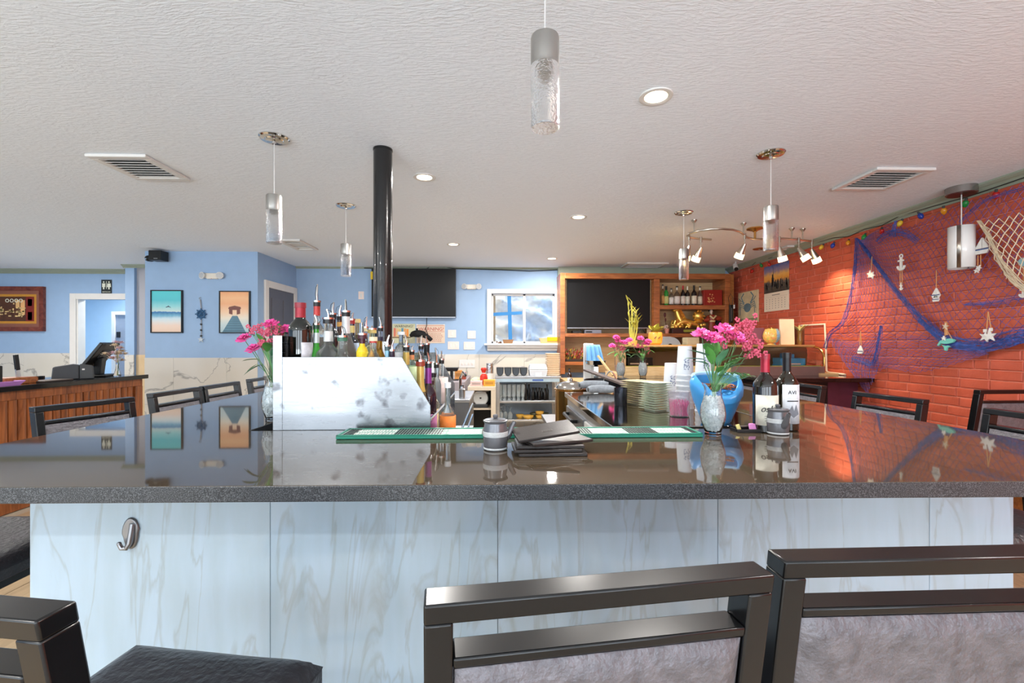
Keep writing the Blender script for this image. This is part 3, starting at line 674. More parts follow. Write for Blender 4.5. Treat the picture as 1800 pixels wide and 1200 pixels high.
# main vase on the bar
Yv = 1.735; vx = at(1253, 0, Yv).x
vase('clear glass vase of white pebbles at the front of the bar', (vx, Yv, ZB), .196, .047)
def A(u, v, dy=0): return at(u, v, Yv+dy)
rs = random.Random(3)
lv = [(A(1252, 628), (-.9, .1, .35), .10, .020), (A(1244, 640), (-.9, -.3, .3), .08, .015), (A(1252, 640), (-.35, -.3, .9), .085, .020), (A(1262, 642), (.15, -.5, .9), .085, .022), (A(1268, 636), (.6, -.4, .5), .085, .020), (A(1258, 625), (.1, .2, .9), .07, .018),
      (A(1238, 632), (-.8, -.2, .1), .09, .014), (A(1276, 640), (.5, -.5, .3), .09, .02), (A(1248, 622), (-.3, -.4, .6), .075, .02), (A(1272, 650), (.7, -.3, .35), .08, .018), (A(1262, 655), (-.1, -.7, .5), .06, .014), (A(1280, 645), (.8, .2, .5), .07, .013), (A(1262, 660), (.5, -.6, .1), .06, .013)]
lv += fern(None, A(1272, 654), (.95, -.1, .1), .11, 12, rs)+fern(None, A(1275, 640), (.8, .2, .45), .10, 10, rs)+fern(None, A(1268, 620), (.5, .3, .8), .09, 8, rs)
bouquet('pink carnation bouquet with broad green leaves in the front bar vase', (vx, Yv, ZB+.10), [A(1234, 586, .01), A(1255, 593, -.015), A(1275, 578, 0), A(1295, 592, -.01)], [A(1277, 590, .01), A(1310, 577, .02), A(1318, 598, .01), A(1322, 612, .0), A(1300, 575, .04)], lv, .041, 1)
# vase behind the steel panel
Yv = 2.13; vx = at(480, 0, Yv).x
vase('pebble-filled glass vase half hidden behind the steel panel', (vx, Yv, ZB), .205, .05)
lv = [(A(462, 640), (-.5, -.3, -.2), .09, .018), (A(455, 632), (-.9, -.2, .1), .07, .016), (A(470, 618), (.2, -.5, .6), .08, .02), (A(478, 625), (.4, -.3, .5), .09, .018), (A(465, 605), (-.2, -.5, .7), .07, .016), (A(452, 640), (-.8, 0, -.45), .06, .006)]
lv += fern(None, A(470, 600), (-.7, .1, .5), .10, 9, rs)+fern(None, A(484, 600), (.1, .2, .9), .11, 9, rs)
bouquet('pink carnation bouquet leaning left behind the steel panel', (vx, Yv, ZB+.10), [A(428, 594), A(445, 612, -.02), A(476, 568), A(502, 578, .05)], [A(450, 582, .02), A(478, 584), A(467, 601), A(480, 602, .02), A(490, 588, .05)], lv, .037, 2)

# ---------------------------------------------------------------- other things at the inner edge of the bar
BW = mat('sky_blue_glaze', (66, 150, 214), .3, var=.06); BWL = mat('pale_blue_glaze', (150, 200, 236), .3, var=.05)
Yb = 2.02; bx = at(1259, 0, Yb).x; zb = ZB
t = thing('blue_basket', 'sky-blue apple-shaped container with brown filling behind the bar vase', 'container', (bx, Yb, zb))
n = 32; prof = [(.058, 0), (.064, .006), (.082, .05), (.102, .10), (.114, .15), (.116, .178), (.108, .2), (.096, .212), (.09, .206), (.1, .18), (.096, .14), (.02, .13)]
mb = MB()
for j, (r_, z_) in enumerate(prof):
    for i in range(n):
        a = 2*pi*i/n; dip = .078*max(0, -sin(a))**1.3*(z_/.2 if j < 9 else .6)
        mb.v.append(Vector((cos(a)*r_, sin(a)*r_*.8, max(0, z_-dip*(z_ > .12)))))
mb.f = [(j*n+i, j*n+(i+1) % n, (j+1)*n+(i+1) % n, (j+1)*n+i) for j in range(len(prof)-1) for i in range(n)]+[tuple(reversed(range(n)))]
mb.build('body', BW, t)
mb = MB(); rs = random.Random(2)
for i in range(46):
    a = rs.uniform(0, 6.28); q = rs.uniform(0, .078); c = Vector((cos(a)*q, sin(a)*q*.8, .150+rs.uniform(0, .02)))
    mb.tube([c+Vector((cos(k*.9+a)*.014, sin(k*.9+a)*.012, .006*sin(k))) for k in range(7)], .0028, 4)
mb.build('wood_curls', mat('brown_shavings', (150, 88, 48), .6, var=.3, vs_=50), t)['kind'] = 'stuff'
t2 = [(cos(a)*.1, sin(a)*.08, .203+.012*max(0, sin(a))) for a in [pi*i/16 for i in range(17)]]
MB().tube(t2, .010, 8).build('rolled_rim', BWL, t)
# straw tub
q = atz(1194, 731, ZB); q.z = ZB
t = thing('straw_tub', 'clear plastic tub full of pink toothpicks', 'tub', q)
MB().lathe([(.044, 0), (.046, .003), (.053, .118), (.053, .122), (.0515, .122), (.045, .005), (.01, .004)], n=24).build('tub', mat('clear_plastic', (238, 236, 240), .12, trans=.9, ior=1.15, var=.02), t)
mb = MB()
for i in range(110):
    a, q1, q2 = R(0, 6.28), R(.2, 1)**.5*.042, R(.1, 1)**.5*.046; b_ = a+R(-1.2, 1.2)
    mb.tube([(cos(a)*q1, sin(a)*q1, .006), (cos(b_)*q2, sin(b_)*q2, R(.055, .085))], .0011, 4)
mb.build('toothpicks', mat('pink_picks', (226, 70, 148), .5), t)['kind'] = 'stuff'
def ordn(i): return ['first', 'second', 'third', 'fourth', 'fifth', 'sixth', 'seventh', 'eighth', 'ninth', 'tenth', 'eleventh', 'twelfth', 'thirteenth', 'fourteenth'][i]
# foam cup stacks, upside down
FOAM = mat('white_foam', (204, 209, 216), .65, var=.02); CUPB = mat('grey_blue_print', (112, 122, 150), .6)
c0 = None
for si, (u, Y, top, lb) in enumerate([(1180, 2.60, 638, 'short stack beside the square plates'), (1204, 2.46, 608, 'tall stack behind the toothpick tub'), (1238, 2.34, 604, 'tall stack behind the bouquet')]):
    base = Vector((at(u, 0, Y).x, Y, ZB)); H = at(u, top, Y).z-ZB; ch = .165; k = max(2, int((H-ch)/.026)+1)
    for i in range(k):
        zz = ZB+.0005+(H-ch)*i/(k-1)
        where = 'top foam cup of the ' if i == k-1 else ('lowest foam cup of the ' if i == 0 else '%s foam cup from the bottom of the ' % ordn(i))
        if c0 is None:
            c = thing('foam_cup', '', 'cup', (base.x, base.y, zz), group='foam cups in stacks')
            MB().lathe([(.0475, 0), (.0475, .008), (.0455, .009), (.036, ch), (.034, ch), (.0435, .003)], n=24).build('cup_wall', FOAM, c)
            MB().lathe([(.0362, ch-.002), (.0362, ch), (.001, ch)], n=24).build('cup_bottom', FOAM, c)
            pm_ = MB()
            for q_ in range(26):
                a = -pi/2+R(-.55, .1); z_ = .06+R(-.024, .03); rr = .0455-(z_-.009)*(.0095/(ch-.009))+.0004
                pm_.add([(cos(a)*rr, sin(a)*rr, z_), (cos(a+.09)*rr, sin(a+.09)*rr, z_+R(-.004, .004)), (cos(a+.09)*rr, sin(a+.09)*rr, z_+.006), (cos(a)*rr, sin(a)*rr, z_+.007)], [(0, 1, 2, 3)])
            pm_.build('printed_crest', CUPB, c, smooth=0, solid=.0003)
            c0 = c
        else: c = copy_tree(c0, None, (base.x, base.y, zz))
        c['label'] = where+lb; c['group'] = 'cups of the '+lb
# square plates in two stacks
PLT = mat('celadon_plate', (206, 216, 196), .2, var=.05); PLT2 = mat('cream_plate', (196, 188, 158), .25, var=.06)
for (u, Y, rz, m_, w_, nn, lb) in ((1122, 2.66, .5, PLT2, .150, 11, 'cream square plate in the left stack on the steel cooler'), (1152, 2.40, .38, PLT, .128, 12, 'pale green square plate in the right stack on the steel cooler')):
    x = at(u, 0, Y).x; p0 = None
    for i in range(nn):
        z = ZB+.0005+i*.0125
        if p0 is None:
            def pf(s, k):
                return None
            mb = MB(); a = w_/2; pts = []
            for rr, zz in ((.62, 0), (.64, .004), (.96, .010), (1, .0115), (.95, .0118), (.6, .0065)):
                pts += [(x_*a*rr, y_*a*rr, zz) for x_, y_ in ((-1, -1), (1, -1), (1, 1), (-1, 1))]
            mb.add(pts, [(3, 2, 1, 0), (20, 21, 22, 23)]+[(j*4+k, j*4+(k+1) % 4, (j+1)*4+(k+1) % 4, (j+1)*4+k) for j in range(5) for k in range(4)])
            p0 = mb.build('square_plate', m_, loc=(x, Y, z), bevel=.001); o = p0
        else:
            o = p0.copy(); COL.objects.link(o); o.location = (x+R(-.002, .002), Y, z)
        o.rotation_euler = (0, 0, rz+R(-.03, .03)); tag(o, (lb.replace('plate in', 'plate, %s from the bottom in' % ordn(i)) if i else lb.replace('plate in', 'plate at the bottom of')) if i < nn-1 else lb.replace('plate in', 'plate on top of'), 'plate', lb.replace('plate in the', 'plates of the'))
# sweetener tray
q = at(1316, 0, 1.80)
t = thing('sweetener_tray', 'small black tray beside the wine bottles holding sweetener packets', 'tray', (q.x, 1.80, ZB))
MB().box(-.062, .062, -.03, .03, 0, .004).box(-.062, .062, -.03, -.026, .004, .014).box(-.062, .062, .026, .03, .004, .014).box(-.062, -.058, -.026, .026, .004, .014).box(.058, .062, -.026, .026, .004, .014).build('tray', BLKPL, t, smooth=0, bevel=.0015)
for i, (dx, c, lb) in enumerate([(.022, (222, 140, 200), 'front pink sweetener packet in the black tray'), (.03, (228, 150, 206), 'rear pink sweetener packet in the black tray')]):
    o = MB().ob((0, 0, .012), (.05, .005, .030), rz=.1*i, rx=-.35).build('sweetener_packet', mat('pink_paper_%d' % i, c, .6), loc=(q.x+dx, 1.80+.014*i-.008, ZB+.005), bevel=.002); tag(o, lb, 'packet', 'sweetener packets')
o = MB().ob((0, 0, .01), (.022, .006, .026), rz=.5, rx=-.4).build('sweetener_packet', mat('yellow_paper', (226, 216, 140), .6), loc=(q.x-.042, 1.80, ZB+.006), bevel=.002); tag(o, 'yellow sweetener packet at the left end of the black tray', 'packet', 'sweetener packets')
# ---------------------------------------------------------------- steel bottle tiers inside the bar
Y0, Y1 = 1.885, 2.92
def PX(u): return at(u, 0, Y0).x
def PZ(v, Y=Y0): return ZC-(v-CV)/F*Y
tw = thing('bottle_tier', 'stainless steel stepped bottle tier with a scuffed end panel', 'steel tier', ((PX(482)+PX(757))/2, (Y0+Y1)/2, .45))
zt = PZ(627); zs = PZ(712); xa, xb, xc = PX(482), PX(703), PX(757)
def steel_panel():
    m = bpy.data.materials.new('scuffed_steel'); m.use_nodes = True; nt = m.node_tree; b = nt.nodes['Principled BSDF']
    tc = node(m, 'ShaderNodeTexCoord'); mp = node(m, 'ShaderNodeMapping'); mp.inputs['Scale'].default_value = (3, 3, 40); nt.links.new(tc.outputs['Object'], mp.inputs[0])
    n1 = node(m, 'ShaderNodeTexNoise'); n1.inputs['Scale'].default_value = 4; n1.inputs['Detail'].default_value = 6; nt.links.new(mp.outputs[0], n1.inputs['Vector'])
    n2 = node(m, 'ShaderNodeTexNoise'); n2.inputs['Scale'].default_value = 13; n2.inputs['Detail'].default_value = 5; nt.links.new(tc.outputs['Object'], n2.inputs['Vector'])
    rp = node(m, 'ShaderNodeValToRGB'); e = rp.color_ramp.elements; e[0].position = .30; e[0].color = (.13, .13, .14, 1); e[1].position = .40; e[1].color = (.29, .30, .315, 1); nt.links.new(n2.outputs[0], rp.inputs[0]); nt.links.new(rp.outputs[0], b.inputs['Base Color'])
    r2 = node(m, 'ShaderNodeMapRange'); r2.inputs['To Min'].default_value = .16; r2.inputs['To Max'].default_value = .34; nt.links.new(n1.outputs[0], r2.inputs[0]); nt.links.new(r2.outputs[0], b.inputs['Roughness'])
    b.inputs['Metallic'].default_value = 1
    bp = node(m, 'ShaderNodeBump'); bp.inputs['Strength'].default_value = .06; bp.inputs['Distance'].default_value = .01
    n3 = node(m, 'ShaderNodeTexNoise'); n3.inputs['Scale'].default_value = 5; nt.links.new(tc.outputs['Object'], n3.inputs['Vector']); nt.links.new(n3.outputs[0], bp.inputs['Height']); nt.links.new(bp.outputs[0], b.inputs['Normal'])
    return m
SCUFF = steel_panel()
pan = [(xa, .5), (xc, .5), (xc, zs), (xb+.008, zt), (xb, zt), (xa, zt)]
MB().prism(pan, 'Y', Y0-.004, Y0).build('end_panel', SCUFF, tw, world=True, smooth=0, bevel=.0012)
MB().prism(pan, 'Y', Y1, Y1+.004).build('far_panel', SCUFF, tw, world=True, smooth=0)
MB().box(xa, PX(497), Y0-.006, Y0-.0045, .6, PZ(590)).box(xa-.002, xa, Y0-.006, Y1, .6, PZ(590)).build('corner_flange', SCUFF, tw, world=True, smooth=0)
TIERS = [(xa, -.52, 1.27), (-.52, -.395, 1.15), (-.395, -.285, 1.0)]
for a, b, z in TIERS:
    MB().box(a, b, Y0+.001, Y1-.001, z-.004, z).build('tier_shelf', STEEL, tw, world=True, smooth=0)
    MB().box(b-.003, b, Y0+.001, Y1-.001, z-.12, z-.004).build('tier_riser', STEEL, tw, world=True, smooth=0)
MB().box(-.285, -.16, Y0, Y1, .896, .90).build('rail_tray', STEEL, tw, world=True, smooth=0)
for X, z in ((-.281, 1.11), (-.165, 1.04), (-.165, .97)):
    MB().tube([(X, Y0, z), (X, Y1, z)], .006, 8).build('guard_rail', CHROME, tw, world=True)
def tb(label, u, vtop, Y, r, style='spirit', glass=(230, 236, 236), clear=True, pour=.055, **k):
    X = at(u, 0, Y).x
    base = 1.2705 if X < -.53 else (1.1505 if X < -.40 else (1.0005 if X < -.285 else .9005))
    h = PZ(vtop, Y)-base-pour-.014
    bottle(label, (X, Y, base), h, r, style, glass, clear, pour=pour, **k)
BR = (60, 30, 14)
tb('large dark wine bottle with a red capsule, leftmost on the steel tier', 528, 533, 2.0, .048, 'broad', (14, 18, 14), False, 0, neck=(150, 40, 52), neckz=(.84, 1), cap=(140, 36, 48), lab=(216, 216, 222), labz=(.08, .50), face=(-1.1, .9))
tb('tall clear bottle with red neck band and the highest pour spout', 557, 500, 2.30, .04, 'spirit', pour=.09, neck=(176, 60, 56), neckz=(.84, .98))
tb('green bottle with silver neck beside the red-capsule bottle', 556, 553, 2.03, .036, 'round', (40, 140, 30), False, .045, neck=(196, 202, 204), neckz=(.7, .9), cap=(20, 60, 40), lab=(90, 140, 190), labz=(.24, .34), face=(-1.9, -1.2))
tb('round clear bottle with black cap and orange ring', 577, 543, 2.0, .055, 'round', (214, 218, 216), True, .045, cap=(20, 20, 22), neck=(210, 214, 214), neckz=(.66, .84), capr=.022)
tb('slim black bottle behind the round clear one', 585, 531, 2.20, .03, 'slim', (16, 18, 26), False, .06)
tb('brown bottle with orange neck ring and black cap', 597, 536, 2.25, .034, 'spirit', BR, False, .055, neck=(214, 160, 84), neckz=(.86, .94))
tb('tall frosted white bottle with twin pour spouts', 608, 526, 2.12, .05, 'cone', (222, 224, 226), True, .06, neck=(206, 208, 210), neckz=(.7, .98))
tb('clear broad-shouldered bottle with a short white pour spout', 602, 572, 1.99, .055, 'cone', (222, 226, 222), True, .05, cap=(60, 110, 90))
tb('dark bottle with red and gold cap behind the frosted bottle', 619, 549, 2.36, .033, 'spirit', (20, 24, 40), False, .04, neck=(206, 186, 120), neckz=(.8, .94), lab=(170, 190, 214), labz=(.3, .6), cap=(150, 30, 34))
tb('bottle with a gold ball stopper', 628, 561, 2.46, .03, 'spirit', (196, 176, 140), True, 0, cap=(206, 178, 120), capr=.018)
tb('yellow-labelled bottle with maroon cap at the panel top', 637, 566, 2.0, .024, 'slim', (236, 204, 40), False, .055, cap=(70, 30, 44), capr=.019, neck=(70, 30, 44), neckz=(.86, .99), lab=(238, 210, 46), labz=(.1, .66))
tb('clear bottle with cream pour spout behind the yellow label', 643, 556, 2.40, .03, 'spirit', (206, 214, 220), True, .06, cap=(214, 200, 160))
tb('clear bottle with broad gold cap right of the yellow label', 654, 572, 2.32, .036, 'spirit', (206, 206, 160), True, .02, cap=(200, 176, 104), capr=.022, lab=(190, 200, 140))
tb('clear cone-shaped bottle with red-rimmed cream stopper', 656, 592, 2.0, .044, 'cone', (224, 226, 222), True, 0, cap=(232, 214, 180), capr=.018, neck=(176, 46, 40), neckz=(.93, .97))
tb('clear bottle with pale blue and red label before the black pole', 669, 557, 2.55, .034, 'spirit', (190, 200, 214), True, .06, lab=(200, 214, 230), labz=(.3, .72), neck=(190, 70, 66), neckz=(.75, .82))
tb('amber bottle with dark blue cap before the black pole', 667, 592, 2.15, .04, 'cone', (190, 138, 40), True, 0, cap=(30, 30, 56), capr=.017)
tb('light blue bottle with grey spout at the panel corner', 681, 588, 2.0, .022, 'slim', (120, 180, 206), False, .05, cap=(60, 80, 84))
tb('small clear bottle with tan spout and black purple band', 689, 596, 1.99, .022, 'slim', (196, 190, 206), True, .05, cap=(40, 26, 46), neck=(44, 30, 52), neckz=(.8, .98))
tb('clear bottle with gold and orange neck at the sloped edge', 714, 588, 2.10, .042, 'round', (214, 220, 206), True, .055, neck=(204, 172, 92), neckz=(.72, .95), cap=(24, 24, 24))
tb('large clear bottle with a wide gold neck and brown liquor', 739, 616, 2.0, .045, 'cone', (206, 190, 160), True, .045, neck=(206, 176, 96), neckz=(.64, .97), cap=(150, 60, 40), capr=.02, liquid=(92, 52, 16), labz=(.1, .42))
tb('dark bottle with tall purple neck next to the gold-necked one', 753, 618, 2.06, .037, 'spirit', (40, 18, 34), False, .05, neck=(136, 56, 140), neckz=(.76, .99), cap=(40, 44, 50), lab=(180, 120, 170), labz=(.08, .34))
tb('bottle with orange cap and green label behind the slope', 724, 607, 2.42, .026, 'slim', (180, 200, 190), True, .03, neck=(226, 150, 100), neckz=(.86, .99), lab=(184, 204, 160), labz=(.3, .7))
tb('silver-grey bottle in the middle row of the tier', 740, 589, 2.60, .034, 'spirit', (150, 160, 176), True, .06, lab=(188, 198, 206), labz=(.3, .7))
tb('bottle with black collar and white label in the back row', 750, 590, 2.68, .042, 'spirit', (190, 210, 216), True, .05, cap=(20, 20, 22), neck=(22, 22, 24), neckz=(.8, .98), lab=(214, 228, 236), labz=(.2, .66))
tb('clear bottle with a long thin pour spout in the back row', 767, 610, 2.46, .026, 'slim', (206, 220, 226), True, .09)
tb('clear bottle with white and red label at the tier end', 776, 616, 2.52, .035, 'spirit', (220, 226, 228), True, .05, lab=(226, 206, 200), labz=(.3, .74), cap=(24, 24, 26))
tb('ribbed clear decanter bottle low on the tier', 761, 655, 2.22, .04, 'round', (206, 206, 186), True, .0, capr=.016)
tb('clear bottle with an orange label at the guard rail', 787, 672, 2.0, .034, 'spirit', (206, 222, 230), True, 0, lab=(232, 128, 50), labz=(.3, .62), cap=(226, 228, 230))
tb('pale bottle with cream label behind the guard rail', 759, 668, 2.14, .03, 'spirit', (196, 206, 206), True, 0, lab=(222, 196, 150), labz=(.1, .5), cap=(60, 30, 30))
tb('greenish clear bottle in the rear of the middle tier', 715, 596, 2.78, .034, 'spirit', (196, 214, 190), True, .05, lab=(206, 210, 160))
tb('bottle with a white square label behind the black pole base', 705, 583, 2.82, .036, 'spirit', (176, 190, 200), True, .0, lab=(222, 226, 230), cap=(222, 226, 230), capr=.022)
# black support pole
PP = at(673, 265, 1.28*F/(CV-265)); 
pc = thing('support_pole', 'black painted steel pole rising from the bottles to the ceiling', 'pole', (PP.x, PP.y, 0))
MB().cyl((0, 0, 0), (0, 0, ZT+.002), .0605, n=32, caps=False).build('shaft', mat('black_gloss_paint', (22, 22, 23), .22, var=.3, vs_=20, bump=.06, bs=50, coat=.3), pc)
MB().lathe([(.0625, ZT-.012), (.0625, ZT)], n=32).build('collar', BLKMET, pc); MB().lathe([(.075, 0), (.075, .01)], n=32).build('base_plate', BLKMET, pc)

# ---------------------------------------------------------------- steel cooler on the right inside the bar
ck = thing('bar_cooler', 'low stainless steel bar cooler with a mirror-bright top', 'cooler', (.86, 2.63, 0))
X0, X1_, Ya, Yc = .485, 1.238, 1.93, 3.33
MIR = mat('mirror_steel', (168, 160, 152), .07, 1, var=.05)
MB().box(X0+.02, X1_, Ya+.01, Yc-.01, .1, ZB-.035).build('body', STEEL, ck, world=True, smooth=0, bevel=.003)
MB().box(X0, X1_, Ya, Yc, ZB-.035, ZB).build('top', MIR, ck, world=True, smooth=0, bevel=.003)
for k, (a, b) in enumerate(((Ya+.05, Ya+.66), (Ya+.7, Yc-.06))):
    dr = MB().box(X0+.004, X0+.019, a, b, .18, ZB-.09).build('door', STEELD if k else WHPL, ck, world=True, smooth=0, bevel=.003)
    MB().tube([(X0-.03, b-.12, ZB-.13), (X0-.03, b-.45, ZB-.13)], .011, 8).box(X0-.03, X0+.004, b-.13, b-.11, ZB-.14, ZB-.12).box(X0-.03, X0+.004, b-.46, b-.44, ZB-.14, ZB-.12).build('handle', BLKPL, dr, world=False).location = -Vector(ck.location)
MB().cyl((X0+.019, Yc-.03, ZB-.17), (X0+.012, Yc-.03, ZB-.17), .022, n=20).build('badge', mat('blue_badge', (50, 90, 160), .3), ck, world=True)
for a in (X0+.05, X1_-.05):
    for b in (Ya+.06, Yc-.06): MB().cyl((a, b, 0), (a, b, .1), .02, n=12).build('foot', BLKPL, ck, world=True)
# things on / behind the cooler
q = atz(1091, 712, ZB); o = thing('steel_tumbler', 'dark steel tumbler at the cooler edge by the plates', 'tumbler', (q.x, q.y, ZB)); MB().lathe([(.034, 0), (.036, .004), (.038, .1), (.036, .1), (.033, .01), (.005, .008)], n=20).build('wall', mat('gunmetal', (70, 74, 84), .2, .9), o)
st = thing('prep_table', 'small steel prep table behind the cooler carrying the stock pot', 'table', (.86, 3.95, 0))
MB().box(.42, 1.2, 3.45, 4.45, .70, .735).build('top', STEELD, st, world=True, smooth=0, bevel=.003)
MB().box(.46, 1.16, 3.5, 4.4, .2, .22).build('shelf', STEELD, st, world=True, smooth=0)
for a in (.46, 1.16):
    for b in (3.5, 4.4): MB().cyl((a, b, 0), (a, b, .70), .018, n=12).build('leg', STEELD, st, world=True)
px_ = at(1004, 0, 3.72).x
p = thing('stock_pot', 'tall brass-toned stock pot with domed chrome lid behind the cooler', 'pot', (px_, 3.72, .7355))
MB().lathe([(.125, 0), (.13, .006), (.13, .31), (.14, .316), (.14, .324), (.132, .326)], n=32).build('body', BRASS, p)
ld = MB().lathe([(.128, .326), (.12, .345), (.085, .37), (.03, .384), (.002, .386)], n=32).build('lid', CHROME, p)
MB().ball((0, 0, .395), .014).build('knob', CHROME, ld)
o = thing('sauce_bottle', 'small dark brown bottle with white label behind the stock pot', 'bottle', (at(1001, 0, 6.2).x, 6.2, at(1001, 672, 6.2).z))
# back-bar ledge for it
bl = MB().box(max(at(985, 0, 6.0).x, .96), at(1100, 0, 6.0).x, 5.95, 7.1, .0, o.location.z-.0005).build('back_counter', PLY, smooth=0, bevel=.004); tag(bl, 'pale plywood back counter under the right television cabinet', 'counter')
MB().lathe([(.03, 0), (.032, .004), (.032, .1), (.013, .14), (.012, .18)], n=16).build('glass', gm((40, 22, 14), False), o)
MB().lathe([(.0325, .02), (.0325, .07)], n=16, cap=False).build('label', WHPL, o); MB().cyl((0, 0, .18), (0, 0, .192), .013).build('cap', BLKPL, o)
# grey rolls, black pan, dark board, blue towel, pale stick
GRYC = mat('grey_speckled_cloth', (120, 128, 136), .8, var=.2, vs_=60, bump=.3, bs=90)
for (u0, u1, v, Y, lb) in ((1018, 1070, 682, 3.36, 'grey rolled mat lying behind the stock pot lid'), (1033, 1082, 688, 3.2, 'grey rolled mat lying on the cooler edge')):
    a, b = at(u0, v, Y), at(u1, v, Y); z = ZB+.031 if Y < 3.33 else ZB-.06
    if Y > 3.33: a.z = b.z = ZB+.05
    else: a.z = b.z = z
    o = thing('rolled_mat', lb, 'rolled mat', (a+b)/2, group='grey rolled mats'); d = (b-a)
    pts = [a+d*(i/6)+Vector((0, .03*sin(i/6*3), 0)) for i in range(7)]
    MB().tube(pts, [.018, .029, .030, .030, .030, .029, .018], 14).build('roll', GRYC, o, world=True)
    MB().tube([a+Vector((-.002, 0, .0)), a+Vector((.004, 0, 0))], [.012, .017], 12).build('rolled_end', GREYPL, o, world=True)
pn = thing('black_wok', 'black wok with looped handle on the steel behind the cooler', 'wok', (at(1064, 0, 4.05).x, 4.05, .7355))
MB().lathe([(.10, 0), (.14, .08), (.175, .22), (.19, .37), (.186, .37), (.13, .1), (.01, .03)], n=28).build('bowl', mat('black_iron', (30, 32, 36), .35, .6), pn)
MB().tube([(-.06+.12*i/10, -.187, .365+.09*sin(pi*i/10)) for i in range(11)], .006, 8).build('handle', CHROME, pn)
a, b = at(1030, 650, 3.9), at(1100, 676, 3.15); d = b-a
o = thing('dark_board', 'long dark brown board slanting down across the cooler corner', 'board', (a+b)/2); ang = math.atan2(d.y, d.x)
MB().ob((0, 0, 0), (d.length, .05, .016), rz=ang, ry=-math.asin(d.z/d.length)).build('plank', wood('dark_board_wood', (58, 46, 42), (86, 70, 64), .5), o, bevel=.002)
MB().box(-.03, .03, -.02, .02, -.04, 0, Matrix.Translation(b-(a+b)/2+Vector((.0, 0, -.01)))).build('grip', BLKPL, o, bevel=.003)
td = thing('towel_dispenser', 'white towel rack with blue cloth hanging over chrome bowls', 'rack', (at(1042, 0, 4.4).x, 4.4, .7355))
bx_ = td.location.x
MB().box(at(1026, 0, 4.4).x, at(1044, 0, 4.4).x, 4.41, 4.43, .737, at(0, 603, 4.4).z).build('back_board', WHPL, td, world=True, smooth=0, bevel=.02)
bz = at(0, 640, 4.3).z; xq = at(1047, 0, 4.28).x
MB().lathe([(.03, bz-.03), (.085, bz-.01), (.1, bz+.03), (.097, bz+.03), (.08, bz-.002), (.005, bz-.02)], (xq, 4.28, 0), n=24).box(xq-.02, xq+.02, 4.26, 4.40, .74, bz-.03).build('chrome_bowl', CHROME, td, world=True)
xa_, xb_ = at(1029, 0, 4.3).x, at(1060, 0, 4.3).x; za, zb_ = at(0, 640, 4.3).z, at(0, 606, 4.3).z
tow = MB().sheet(lambda s, u: Vector((xa_+(xb_-xa_)*s*(.75+.25*(1-u))+.01*u, 4.25+.012*sin(s*22)+.05*u*u, za+(zb_-za)*u)), 20, 8).build('blue_towel', mat('blue_towel_cloth', (120, 176, 222), .85, var=.1, bump=.3, bs=120), solid=.004)
tag(tow, 'light blue towel hanging over the chrome bowl', 'towel')
a, b = at(1051, 625, 4.2), at(1077, 660, 4.05); d = b-a
o = MB().ob((0, 0, 0), (d.length, .02, .016), rz=math.atan2(d.y, d.x), ry=-math.asin(d.z/d.length)).build('wooden_paddle', PINE, loc=(a+b)/2, bevel=.002); tag(o, 'pale wooden paddle leaning beside the blue towel', 'paddle')

# ---------------------------------------------------------------- sushi counter and glass case at the back right
sc = thing('sushi_counter', 'sushi counter with black granite ledge and maroon front reaching the brick wall', 'counter', (2.5, 5.0, 0))
SX0, SX1 = at(1085, 0, 5.05).x, XR-.022
MB().box(SX0, SX1, 4.58, 5.05, ZB-.04, ZB).build('ledge', GRANB, sc, world=True, smooth=0, bevel=.003)
XM = at(1455, 0, 4.8).x; MB().box(1.97, XM-.001, 4.80, 5.05, 0, ZB-.041).build('black_panel', BLKPL, sc, world=True, smooth=0); MB().box(XM, SX1, 4.80, 5.05, 0, ZB-.041).build('front_panel', mat('maroon_paint', (98, 44, 62), .45, var=.15, bump=.1, bs=30), sc, world=True, smooth=0)
MB().box(SX0, 1.965, 4.80, 5.05, 0, ZB-.041).build('inner_panel', PLY, sc, world=True, smooth=0)
ZCS = at(0, 646, 5.05).z
XQ = at(1285, 0, 5.05).x; MB().box(XQ+.001, SX1-.25, 5.052, 5.07, ZB-.04, ZCS).build('dark_riser', mat('mauve_steel', (150, 128, 122), .3, .6), sc, world=True, smooth=0, bevel=.002); MB().box(SX0, XQ, 5.052, 5.07, ZB-.04, ZCS).build('pine_riser', PINE, sc, world=True, smooth=0, bevel=.002)
MB().box(SX0, SX1, 5.07, 5.62, 0, ZB+.02).build('body', PLY, sc, world=True, smooth=0)
cs = thing('sushi_case', 'curved glass sushi display case along the counter', 'display case', (2.4, 5.3, ZB+.0205))
CX0, CX1 = at(1098, 0, 5.1).x, at(1448, 0, 5.1).x; ZT1 = at(0, 610, 5.1).z
MB().box(CX0, CX1, 5.08, 5.55, ZB+.021, ZCS).build('base', mat('mauve_steel', (150, 128, 122), .3, .6), cs, world=True, smooth=0, bevel=.004)
gp = [(5.09, ZCS), (5.085, ZCS+.06), (5.09, ZCS+.12), (5.12, ZCS+.17), (5.18, ZT1-.01), (5.26, ZT1)]
mb = MB(); vs_ = []
for X in (CX0+.01, CX1-.01): vs_ += [(X, y, z) for y, z in gp]
k = len(gp); mb.add(vs_, [(i, i+1, k+i+1, k+i) for i in range(k-1)]).build('curved_glass', mat('case_glass', (240, 240, 232), .02, trans=1, ior=1.08, var=.02), cs, world=True, solid=.005)
MB().box(CX0, CX1, 5.24, 5.55, ZT1, ZT1+.025).build('top_shelf', mat('brushed_gold_trim', (206, 170, 110), .3, .7), cs, world=True, smooth=0, bevel=.004)
MB().box(CX0, CX1, 5.5, 5.55, ZCS, ZT1).build('rear_wall', mat('brown_steel', (120, 96, 74), .35, .4), cs, world=True, smooth=0)
